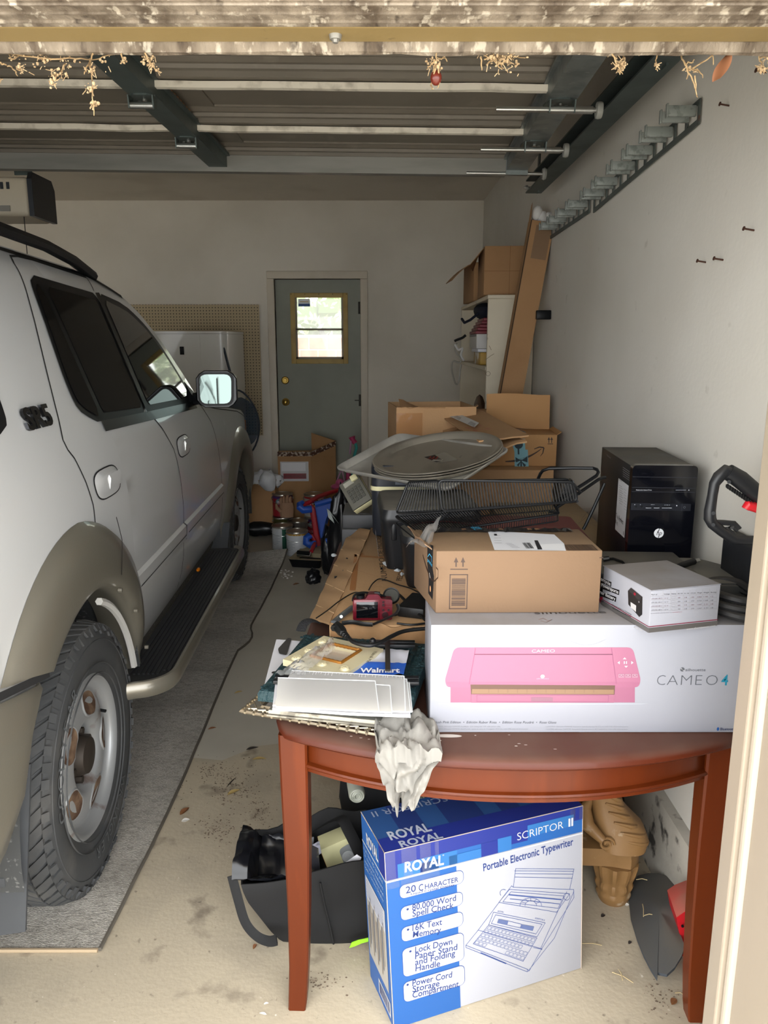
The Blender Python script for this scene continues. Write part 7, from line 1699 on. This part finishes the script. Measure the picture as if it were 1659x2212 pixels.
T_.rect('#35609f', 0, 0, W, D, 1, 'band'); T_.rect(dk, 0, 0, W, D * .30, 2, 'band')
for x, y, w_, h_ in ((.12, .3, .12, .7), (.35, .3, .18, .7), (.62, .3, .10, .7), (.8, .4, .2, .6)): T_.rect('#2b4184', W * x, D * y, W * w_, D * h_, 2, 'band')
T_.text('#d5dcec', 'ROYAL', W * .055, D * .22, .030, W * .20, L=4, bold=.03); T_.text('#aebad6', 'SCRIPTOR II', W * .42, D * .93, .022, W * .38, L=4, rot=math.pi); T_.text('#aebad6', 'SCRIPTOR', W * .9, D * .72, .022, W * .28, L=4, rot=math.pi); T_.text('#c9d2e6', 'ROYAL', W * .08, D * .02, .022, W * .2, L=4, bold=.03); T_.done(.5, .56)
b = B()
for p, q_ in (((0, 0, 0), (0, 0, Hh)), ((0, 0, Hh), (W, 0, Hh)), ((0, D, Hh), (0, 0, Hh)), ((W, 0, 0), (W, 0, Hh)), ((0, D * .5, Hh), (0, .0, Hh))):
    P, Q = [q0 + V((LEAN[0], LEAN[1], 0)) * q0.z for q0 in (V(p), V(q_))]; b.tube([P.lerp(Q, i / 24) + V((.0012 * NZ.noise(V((i, 1, 0))), .0012 * NZ.noise(V((i, 5, 0))), 0)) for i in range(25)], .0013, 4)
mk('worn_edge', b, mat('bare_board_edge', '#a99a8c', .9), r)
b = B(); b.grid(lambda u, v: (W * (.93 + .075 * u), -.001 - .001 * math.sin(u * 9), Hh * (.93 + .072 * v)), 6, 6); b.grid(lambda u, v: (.001 + .13 * u, -.0012 - .001 * math.sin(u * 19), Hh * (.80 + .2 * v)), 8, 6)
for q0 in b.bm.verts: q0.co += V((LEAN[0], LEAN[1], 0)) * q0.co.z
mk('clear_tape', b, clearm('clear_tape', '#fafafa', .12, .06), r)
# black tote bag and contents
m_tote = mat('black_nonwoven', '#111112', .8, bump=(400, .2, .001), var=[('#1d1d1f', 4, .5, .75, .5)])
r = thing('tote_bag', 'slumped black fabric tote bag full of things behind the left table leg', 'bag', (-.155, 1.865, .001))
def tote(t, e=0):
    cx, cy, hx, hy, z_ = [lerp(q_, t) for q_ in ([(0, -.0), (1, -.055)], [(0, 0), (1, .015)], [(0, .125), (.3, .15), (.7, .185), (1, .190)], [(0, .09), (.3, .115), (1, .125)], [(0, 0), (.08, .005), (1, .225)])]
    ring = []
    for i in range(48):
        a = 2 * math.pi * i / 48; c_, s_ = math.cos(a), math.sin(a); k = 1 / max(abs(c_), abs(s_)) ** .78
        n_ = NZ.noise(V((c_ * 2.2, s_ * 2.2, t * 3)))
        zz = z_ + (.055 * c_ * t + .02 * n_ * t if t > .1 else 0) + .02 * t * max(0, s_)
        ring.append(V((cx + (hx - e) * c_ * k * (1 + .05 * n_ * t) * .93, cy + (hy - e) * s_ * k * (1 + .10 * n_ * t) * .93, zz)))
    return ring
b = B(); b.loft([tote(t) for t in [i / 14 for i in range(15)]] + [tote(1, .004)] + [tote(t, .006) for t in (.8, .6, .4, .25)], cap=False); k_ = tote(0); b.add(k_, [tuple(range(48))[::-1]]); mk('body', b, m_tote, r, True, 60)
b = B(); b.tube([(-.01, -.118, .215), (.0, -.117, .15), (.012, -.110, .08), (.02, -.095, .01)], .003, 6); mk('side_seam', b, m_tote, r)
tw = M.Translation((-.155, 1.865, .001)).inverted()
def strapb(name, pts, Y0, Y1, wd, par=r):
    k = len(pts); P = [tw @ px(x, y, y=Y0 + (Y1 - Y0) * i / (k - 1)) for i, (x, y) in enumerate(pts)]; Q = []
    for i in range(k - 1):
        p0, p1, p2, p3 = P[max(0, i - 1)], P[i], P[i + 1], P[min(k - 1, i + 2)]
        for j in range(6): t = j / 6; Q.append(.5 * ((2 * p1) + (p2 - p0) * t + (2 * p0 - 5 * p1 + 4 * p2 - p3) * t * t + (3 * p1 - p0 - 3 * p2 + p3) * t ** 3))
    b = B(); b.tube(Q, .01, 6, flat=(wd, .002)); mk(name, b, m_tote, par)
K3 = lambda x, y: (460 + x / 3.072, 1680 + y / 3.072)
strapb('handle', [K3(*p) for p in ((125, 650), (165, 800), (215, 960), (290, 1050), (370, 1085), (430, 1075))], 1.78, 1.70, .013)
strapb('handle', [K3(*p) for p in ((560, 430), (650, 370), (760, 300), (850, 270), (900, 350), (960, 470), (1000, 560))], 2.0, 1.83, .017)
q = Pr(r, (0, 0, 0), (1, 0, 0), (0, 0, 1))
b = B(); P = [tw @ px(*K3(*p), y=1.742) for p in ((905, 1130), (920, 1095), (965, 1078), (1040, 1062), (1040, 1085), (985, 1100), (940, 1120))]; b.loft([P, [p + V((0, .002, 0)) for p in P]]); mk('green_print', b, mat('lime_print', '#8fd32a', .5), r, False)
r = thing('bin_liner', 'crumpled shiny black plastic liner inside the tote bag', 'bag', (-.30, 1.87, .16))
b = B(); b.grid(lambda u, v: (-.10 + .20 * u, (.10 - .02 * u) * math.cos(math.pi * v), .045 + .05 * math.sin(math.pi * v) * (1 - u * .5) - .10 * (1 - abs(2 * v - 1)) * (u > .2) + .018 * NZ.noise(V((u * 7, v * 7, 0)))), 20, 24); mk('film', b, m_liner, r, True, 40)
m_ = M.Translation(px(*K3(800, 530), y=1.88) + V((0, 0, -.075))) @ M.Rotation(R(-18), 4, 'Y') @ M.Rotation(R(12), 4, 'Z')
r = thing('gift_box', 'cream carton with a rounded window showing a clear jar, inside the tote bag', 'box', m=m_)
W, Hh = .078, .105
b = B(); wo = rnd([(W * .55, Hh * .22), (W + .001, Hh * .22), (W + .001, Hh * .86), (W * .55, Hh * .80)], .012, 4)
b.box(-.004, .001, 0, W, .07, Hh, .002); mk('body', b, mat('cream_card', '#d3cfa0', .6), r)
b = B(); b.box(-.0045, .0005, .0, -.0038, .07, Hh); b.box(0, 0, -.03, W, .06, -.001); mk('brown_side', b, mat('brown_card', '#a5793c', .6), r, False)
b = B(); b.prism(wo, -.0008, .0005, lambda a, c, h: (a, h, c)); mk('window', b, mat('jar_grey', '#8d9092', .2), r, False)
b = B(); b.lathe([(.0, -.002), (.016, -.003), (.017, -.0015), (.0165, -.0005)], 24, (W * .78, 0, Hh * .52), 'y'); b.lathe([(0, -.004), (.007, -.004), (.008, -.002)], 18, (W * .78, 0, Hh * .52), 'y'); mk('jar_end', b, mat('jar_ring', '#b5b8ba', .15), r)
for nm, lab, pts, Y, m_ in (('paper', 'folded white paper sticking out of the tote bag in front of the cream carton', ((702, 690), (955, 510), (985, 530), (975, 560), (715, 715)), 1.79, mat('white_paper', '', 0)), ('foil_pouch', 'dark foil pouch with pale tip beside the cream carton in the tote bag', ((622, 560), (640, 440), (700, 470), (712, 640), (660, 735), (625, 725)), 1.80, mat('dark_foil', '#26262a', .3, .3, var=[('#77745a', 20, .55, .65, .7)])), ('leaflet', 'pale printed leaflet standing at the back of the tote bag', ((620, 470), (705, 420), (720, 500), (640, 560)), 1.86, mat('pale_leaflet', '#8d8d98', .5, var=[('#2d2d33', 30, .5, .6, .8)]))):
    P = [px(*K3(*p), y=Y) for p in pts]; cen = sum(P, V()) / len(P); b = B(); b.loft([[p - cen for p in P], [p - cen + V((0, .0015, 0)) for p in P]]); o = mk(nm, b, m_, None, False); o.location = cen; tag(o, lab, 'paper' if nm != 'foil_pouch' else 'pouch')
# second black bag behind, two bottles with their ends to the camera
def bag2():
    b = B()
    b.sphere((0, 0, 0), 1, 28, (.20, .13, .23))
    for v in b.bm.verts:
        q_ = V((v.co.x * 5, v.co.y * 5, v.co.z * 5)); v.co *= 1 + .10 * NZ.noise(q_) ; v.co.z = max(v.co.z, -.197)
    o = mk('black_sack', b, mat('black_cloth_sack', '#101114', .85), None, True, 60); o.location = (.06, 2.16, .20); return tag(o, 'full black cloth sack on the floor behind the tote bag', 'sack')
bag2()
m_bot = mat('grey_bottle', '#a3a69a', .2, spec=.6)
for i, (u, v, Y, t) in enumerate(((772, 1721, 1.95, 'pale grey bottle lying with its ringed base outwards at the left under the table'), (905, 1731, 1.96, 'pale grey bottle lying behind the top of the typewriter carton'))):
    p = px(u, v, y=Y); r = thing('bottle', t, 'bottle', p, R(8), 'bottles lying on the black sack')
    b = B(); b.lathe([(0, .006), (.007, .006), (.009, .003), (.015, .004), (.018, .001), (.0205, .002), (.0235, .008), (.0235, .13), (.012, .15), (.012, .17), (0, .17)], 28, ax='y'); mk('glass', b, m_bot, r)
    for rr in (.008, .013, .019): b = B(); b.lathe([(rr - .0012, .004), (rr, .0005), (rr + .0012, .004)], 24, ax='y'); mk('ring', b, mat('bottle_ring', '#c9cbc2', .25), r)
# carved pedestal base
r = thing('carved_pedestal', 'carved tan wood furniture base with scroll post and fluted foot under the table', 'furniture', (.60, 1.92, 0), R(-4))
m_carv = mat('carved_tan_wood', '#8a6840', .5, var=[('#66491f', 6, .5, .72, .6), ('#c9b79c', 22, .64, .74, .6)], bump=(30, .1))
b = B(); ou = [(-.34, 0), (.04, 0)] + arc(.06, .05, .07, -60, 40, 6) + [(.12, .30), (.12, .62), (-.34, .62)]
b.loft([[V((x * k, y if y < .3 else y, z_)) for x, y in ou] for z_, k in ((.135, .98), (.14, 1.0), (.165, 1.0), (.170, .985), (.176, .985), (.180, 1.0), (.186, 1.0), (.190, .97))]); mk('platform', b, m_carv, r)
for fx_, fy_ in ((.065, .045), (-.29, .045), (.065, .56), (-.29, .56)):
    b = B(); n = 40; rows = []
    for rr, z_, fl in ((.040, .0, 0), (.046, .012, 0), (.049, .022, .02), (.050, .030, .03), (.047, .038, 0), (.050, .046, .05), (.053, .060, .07), (.050, .072, .06), (.053, .078, .06), (.057, .10, .10), (.062, .125, .10), (.064, .134, .04)):
        rows.append([V((fx_ + rr * (1 + fl * (1 if i % 4 < 2 else -1) * .8) * math.cos(2 * math.pi * i / n), fy_ + rr * (1 + fl * (1 if i % 4 < 2 else -1) * .8) * math.sin(2 * math.pi * i / n), z_)) for i in range(n)])
    b.loft(rows); mk('foot', b, m_carv, r)
def scroll_post(px_, py_):
    sec = [(.055, .03, .192, .062), (.055, .045, .215, .072), (.045, .05, .245, .070), (.028, .05, .275, .058), (.012, .05, .305, .047), (.002, .05, .34, .042), (.0, .05, .39, .044), (.006, .05, .45, .046), (.012, .05, .52, .050), (.012, .05, .58, .052)]
    b = B(); rows = []
    for x, y, z_, w_ in sec: rows.append([V((px_ + x + w_ * a, py_ + y + w_ * .9 * c, z_)) for a, c in [(math.copysign(abs(math.cos(t)) ** .7, math.cos(t)), math.copysign(abs(math.sin(t)) ** .7, math.sin(t))) for t in [2 * math.pi * i / 24 for i in range(24)]]])
    b.loft(rows); o = mk('scroll_post', b, m_carv, r)
    for k in range(8):                        # acanthus ribs on the outer face
        t = k / 7; z_ = .22 + .17 * t; wd = .036 * math.sin(math.pi * (.15 + .8 * t)) + .006; x = lerp([(s_[2], s_[0] + s_[3]) for s_ in sec], z_)
        wv = lerp([(s_[2], s_[3]) for s_ in sec], z_) ; xc = x - wv
        b = B(); b.tube([(px_ + xc + wv * .99 * math.copysign(abs(math.cos(R(g))) ** .7, math.cos(R(g))), py_ + .05 + wv * .90 * math.copysign(abs(math.sin(R(g))) ** .7, math.sin(R(g))), z_ + .014 - .024 * math.sin(R(g + 100)) ) for g in (-100 + 20 * abs(t - .5), -80, -60, -40, -20, 0)], [.002, .0055, .0075, .0075, .006, .002], 7); mk('leaf_rib', b, m_carv, o)
    b = B(); b.tube([(px_ + .02 + .018 * (1 - i / 22) * math.cos(i * .5), py_ - .002, .47 + .018 * (1 - i / 22) * math.sin(i * .5)) for i in range(20)], .0035, 6); mk('volute', b, m_carv, o)
    b = B(); b.tube([(px_ + .0 + .022 * (1 - i / 24) * math.cos(i * .5), py_ - .018, .222 + .022 * (1 - i / 24) * math.sin(i * .5)) for i in range(20)], .004, 6); mk('volute', b, m_carv, o)
    b = B(); b.tube([(px_ - .012, py_ - .03, .24), (px_ - .05, py_ + .0, .265), (px_ - .055, py_ + .03, .30), (px_ - .04, py_ + .04, .325)], [.012, .020, .018, .010], 10); mk('heel_scroll', b, m_carv, o)
scroll_post(.02, -.005); scroll_post(.02, .50)
b = B(); b.box(-.30, .0, .582, .10, .60, .60, .004); mk('upper_board', b, m_carv, r)
# grey flap and red toy part on the floor at the right
K5 = lambda x, y: (1200 + x / 3.614, 1680 + y / 3.614)
ol = [(590, 830), (640, 765), (720, 745), (800, 745), (880, 770), (930, 820), (1045, 1010), (985, 1110), (960, 1180), (1010, 1315), (985, 1390), (930, 1480), (870, 1535), (800, 1520), (795, 1568), (745, 1490), (690, 1385), (640, 1260), (590, 1090), (572, 930)]
def fz_(x): return .006 + .00016 * max(0, x - 600)
P = []
for x, y in ol:
    u, v = K5(x, y); rdg = .03 * max(0, 1 - abs((x - 600) / 180 - 1)); P.append(px(u, v, z=.012 + .10 * (x - 570) / 470))
cen = sum(P, V()) / len(P); rg_ = [p - cen for p in P]
b = B(); rows = []
for k in (1, .8, .55, .3, .08): rows.append([V((p.x * k, p.y * k, p.z * k + .035 * (1 - k) ** 1.2)) for p in rg_])
b.loft(rows, cap=True); b.loft([[p for p in rg_], [p + V((0, 0, -.008)) for p in rg_]], cap=True)
o = mk('splash_guard', b, mat('dusty_grey_rubber', '#3d4146', .6, dust=('#5f5a51', .9, 5)), None, True, 60); o.location = cen; tag(o, 'dusty dark grey curved plastic guard lying against the curb under the table', 'guard')
r = thing('red_scoop', 'dusty red plastic part with bolt holes behind the right table leg', 'plastic part', (0, 0, 0))
P = [px(*K5(*p), y=1.70) for p in ((945, 1090), (1010, 1045), (1100, 1010), (1160, 1010), (1160, 1460), (1060, 1460), (1010, 1310), (965, 1210))]; b = B(); b.loft([P, [p + V((.0, .03, .01)) for p in P], [p * 1.0 + V((.012, .10, .0)) for p in P]]); mk('shell', b, mat('dusty_red', '#b0141e', .4, dust=('#8a6a58', .8)), r)
b = B(); P = [px(*K5(*p), y=1.692) for p in ((1010, 1330), (1085, 1400), (1085, 1465), (990, 1390))]; b.loft([P, [p + V((0, .008, 0)) for p in P]]); mk('lip', b, mat('dusty_red', '', 0), r, False)
for x, y in ((990, 1155), (1045, 1420)): p = px(*K5(x, y), y=1.694); b = B(); b.cyl(p, p + V((0, -.003, 0)), .0035, n=10); mk('bolt_hole', b, m_blk, r)
p0 = px(1500, 1712, x=wx(2.2) - .006)
b = B(); b.tube([p0 + V((0, 0, .10)), p0, p0 + V((0, -.004, -.03)), p0 + V((0, -.010, -.048)), p0 + V((0, -.002, -.052)), p0 + V((0, .004, -.02))], .0013, 5); tag(mk('wire_loop', b, mat('dark_wire', '', 0), None), 'thin dark wire loop hanging on the right wall behind the table leg', 'wire')
# leaves, chips and straws on the floor
m_leaf = [mat('dry_leaf', '#6b4326', .7, var=[('#8d6238', 20, .45, .65, .7)]), mat('tan_leaf', '#9a8350', .7), mat('white_chip', '#e4e0d8', .8), mat('dark_chip', '#2b241f', .9)]
def leaf(name, label, u, v, L, wd, ang, k, cat='leaf', z_=.004, grp=None, lift=.006):
    p = px(u, v, z=z_); b = B(M.Rotation(R(ang), 4, 'Z'))
    b.grid(lambda a, c: (L * (a - .5), wd * math.sin(math.pi * min(1, max(0, a)) ** .8) * (c - .5), lift * abs(2 * c - 1) ** 1.5 * math.sin(math.pi * a) + lift * .5 * a * a), 8, 4, .0006)
    o = mk(name, b, m_leaf[k], None); o.location = p; return tag(o, label, cat, grp)
for q_ in (('curled brown leaf beside the carpet edge, near a white chip', 399, 1753, .045, .022, 60, 0), ('round tan leaf lying on the carpet strip', 361, 1553, .035, .028, 95, 1), ('thin brown leaf on the painted floor left of the table top', 515, 1496, .04, .010, 25, 1), ('narrow brown leaf on the carpet edge', 458, 1574, .035, .008, 20, 0), ('brown leaf in the dirt patch beyond the tote bag', 505, 1712, .05, .020, 35, 1), ('long grey brown leaf beyond the left table leg', 560, 1640, .055, .016, 0, 1), ('small orange brown seed beside the tote bag', 551, 2046, .016, .010, 60, 0), ('curled brown leaf on the floor beside the dark guard', 1456, 2165, .022, .016, 40, 0), ('small brown leaf on the far floor near the carpet lip', 640, 1262, .05, .02, 30, 0)): leaf('dry_leaf', *q_)
for i, q_ in enumerate((('white paint chip beside the curled brown leaf', 401, 1772, .028, .022, 20), ('white paint chip near the left table leg foot', 575, 2168, .012, .005, 10), ('white paint chip near the bottom of the view left of the table leg', 568, 2190, .018, .006, 170), ('white chip on the carpet below the step', 409, 1447, .018, .010, 10), ('round pale pebble against the carved foot', 1355, 1955, .012, .012, 0))): leaf('paint_chip', *q_, 2, 'chip', lift=.002)
for i, q_ in enumerate((('black shred of plastic on the floor left of the table corner', 545, 1617, .05, .016, 20), ('dark lump on the carpet beside the tyre', 292, 1686, .014, .010, 0), ('dark chip between the typewriter carton and the guard', 1303, 1979, .014, .012, 20), ('dark chip on the floor below the carved foot', 1361, 2037, .012, .009, 30), ('dark twig in the dirt patch left of the table leg', 500, 1690, .07, .004, 70))): leaf('dark_chip', *q_, 3, 'chip', lift=.004)
m_straw = mat('straw', '#b9a67c', .8)
for i, (u0, v0, u1, v1, t, z_) in enumerate(((1322, 2100, 1368, 2123, 'longest pale straw on the floor right of the typewriter carton', .004), (1336, 2094, 1345, 2117, 'short crossed straw beside the longest straw', .006), (1388, 1953, 1390, 1980, 'pale straw standing out on the dusty guard', .075), (1390, 1978, 1412, 1976, 'second straw joined at an angle on the guard', .075), (1458, 2145, 1478, 2149, 'straw in front of the right table leg', .004), (1255, 2038, 1300, 2042, 'thin curved straw touching the typewriter carton corner', .004), (1374, 1900, 1398, 1901, 'straw across the top of the dusty guard', .07))):
    a, c = px(u0, v0, z=z_), px(u1, v1, z=z_); b = B(); b.tube([a, a.lerp(c, .5) + V((.002, .002, .002)), c], .0011, 5); tag(mk('straw', b, m_straw, None), t, 'straw')
# dark dirt patches on the floor beyond the tote bag: crumbs nobody could count
b = B()
for (u, v, su, sv, n_) in ((505, 1700, 55, 45, 330), (455, 1665, 28, 18, 90), (470, 1790, 40, 26, 160), (560, 1760, 24, 30, 90), (400, 1690, 40, 30, 40), (690, 2120, 60, 20, 60), (1430, 2150, 40, 30, 60)):
    for i in range(n_):
        p = px(u + random.gauss(0, su * .55), v + random.gauss(0, sv * .55), z=.0012); s_ = random.uniform(.0008, .0036); b.add([p + V((s_ * math.cos(t), s_ * .8 * math.sin(t), 0)) for t in (0, 1.2, 2.4, 3.7, 5.0)] + [p + V((0, 0, s_ * .7))], [(i_, (i_ + 1) % 5, 5) for i_ in range(5)])
tag(mk('dirt_crumbs', b, mat('dirt', '#57493c', .95, var=[('#8a7a68', 60, .5, .6, .8)]), None, False), 'scattered dark dirt crumbs on the concrete floor left of the table', 'dirt', kind='stuff')
# debris hanging from the header
m_tw = mat('dry_twig', '#a58a64', .85, var=[('#7d6444', 60, .45, .65, .8)])
def debris(label, strands, extra=None, cat='twigs', Y=1.245):
    P0 = px(*strands[0][0], y=Y); r = thing('dry_twigs', label, cat, P0); inv = M.Translation(P0).inverted()
    for s_ in strands:
        Q = []
        for i, (u, v) in enumerate(s_): Q.append(inv @ px(u, v, y=Y + .012 * math.sin(i * 2.1 + u)))
        F2 = []
        for a, c in zip(Q, Q[1:]):
            for j in range(4): t = j / 4; F2.append(a.lerp(c, t) + V((random.uniform(-.0012, .0012), random.uniform(-.002, .002), random.uniform(-.0012, .0012))))
        F2.append(Q[-1]); b = B(); b.tube(F2, [.0014 * (1 - .55 * i / len(F2)) for i in range(len(F2))], 5); mk('twig', b, m_tw, r)
    for (u, v, n_, s_) in (extra or []):
        b = B()
        for i in range(n_): p = inv @ px(u + random.gauss(0, s_), v + random.gauss(0, s_ * .9), y=Y + random.uniform(-.012, .012)); b.sphere(p, random.uniform(.0008, .0026), 6, (1, 1, random.uniform(.5, 1.4)))
        for i in range(n_ // 2): p = inv @ px(u + random.gauss(0, s_), v + random.gauss(0, s_), y=Y); b.tube([p, p + V((random.uniform(-.008, .008), random.uniform(-.006, .006), random.uniform(-.010, .006)))], .0006, 4)
        o = mk('fluff', b, mat('seed_fluff', '#b59c78', .9, var=[('#8a7050', 80, .45, .6, .8)]), r); o['kind'] = 'stuff'
    return r
debris('long dangling twig with seed fluff hanging at the left of the header', [((200, 118), (195, 135), (198, 170), (200, 210), (203, 250)), ((196, 128), (185, 150), (182, 160))], [(197, 150, 14, 6), (198, 190, 22, 6), (201, 225, 18, 5)])
debris('horizontal strand of dry grass stretched under the left of the header', [((0, 116), (50, 120), (100, 128), (150, 126), (200, 130), (250, 116), (280, 108)), ((88, 124), (95, 134)), ((20, 117), (28, 128), (40, 122))], [(45, 120, 16, 14), (92, 128, 18, 10), (150, 128, 10, 10), (230, 122, 10, 12)])
debris('curled grass blade with fluff at the far left under the header', [((0, 137), (18, 142), (32, 152), (38, 164)), ((40, 140), (42, 152), (46, 150))], [(44, 148, 12, 5), (2, 175, 6, 3)])
debris('small tuft of fluff left of the long dangling twig', [((140, 138), (130, 158), (110, 165)), ((128, 160), (108, 180))], [(128, 160, 22, 10), (112, 178, 8, 4)])
debris('clump of pale seed fluff hanging before the centre stile', [((312, 112), (322, 132), (335, 150)), ((262, 112), (270, 138))], [(322, 130, 26, 8), (330, 146, 12, 5), (268, 128, 8, 5)])
r = debris('straw tuft holding a dark red seed near the middle of the header', [((944, 72), (945, 105), (942, 130), (935, 155)), ((945, 128), (960, 125), (966, 133)), ((940, 130), (925, 145), (922, 150)), ((941, 150), (930, 185), (936, 192)), ((948, 140), (950, 175), (945, 190))], [(942, 136, 26, 9), (944, 95, 12, 4)])
b = B(); b.sphere(px(942, 168, y=1.245) - r.location, .0085, 14, (1, 1, 1.25)); mk('seed', b, mat('red_seed', '#5a1f14', .3), r)
debris('large tangled nest of dry roots and fluff under the header', [((1040, 112), (1060, 128), (1085, 150)), ((1045, 130), (1085, 115), (1135, 125)), ((1060, 110), (1075, 135), (1090, 148)), ((1070, 90), (1080, 112), (1110, 130)), ((1110, 108), (1095, 130), (1075, 140)), ((1040, 124), (1041, 152)), ((1050, 140), (1080, 120), (1100, 112))], [(1080, 122, 70, 16), (1100, 118, 30, 14), (1060, 118, 20, 10), (1078, 95, 14, 6)])
debris('thin seed tuft between the red seed and the tangled nest', [((1018, 80), (1014, 100), (1016, 116)), ((1172, 78), (1174, 98)), ((1205, 98), (1208, 110))], [(1016, 100, 16, 5), (1173, 92, 8, 3)])
debris('fluffy straw knot hanging before the door hinge at right', [((1318, 104), (1328, 130), (1338, 150), (1345, 160)), ((1355, 100), (1345, 125), (1338, 145))], [(1342, 140, 40, 7), (1330, 115, 10, 6), (1372, 108, 10, 3)])
debris('thin curved grass stem right of the fluffy knot', [((1428, 103), (1418, 120), (1418, 140), (1417, 150)), ((1338, 20), (1335, 45), (1330, 70))], [(1418, 142, 6, 3)])
debris('branching dry stem hanging over the right wall', [((1472, 112), (1480, 140), (1490, 160), (1500, 190), (1507, 210)), ((1478, 138), (1495, 135), (1500, 130)), ((1485, 150), (1505, 150), (1518, 168)), ((1540, 96), (1541, 140)), ((1490, 150), (1540, 120), (1575, 100)), ((1500, 165), (1505, 205))], [(1492, 150, 14, 8)])
debris('fluff hanging at the extreme right end of the header', [((1640, 118), (1645, 140), (1650, 158)), ((1655, 60), (1657, 100))], [(1646, 148, 24, 5), (1655, 125, 14, 5)])
r = thing('dry_leaf', 'curled brown leaf hanging from the header near the right jamb', 'leaf', px(1560, 125, y=1.25))
b = B(); b.grid(lambda u, v: (.020 * (u - .5) * math.sin(math.pi * min(1, v + .1)) * .8 + .018 * v - .006, .008 * math.cos(u * 3), .012 - .042 * (1 - v)), 8, 10, .0005, (0, 1, 0)); mk('blade', b, mat('rust_leaf', '#8a5a3c', .6), r)
b = B(); b.tube([px(1573, 118, y=1.25) - px(1560, 125, y=1.25), px(1576, 100, y=1.25) - px(1560, 125, y=1.25)], .0008, 5); mk('stalk', b, m_tw, r)
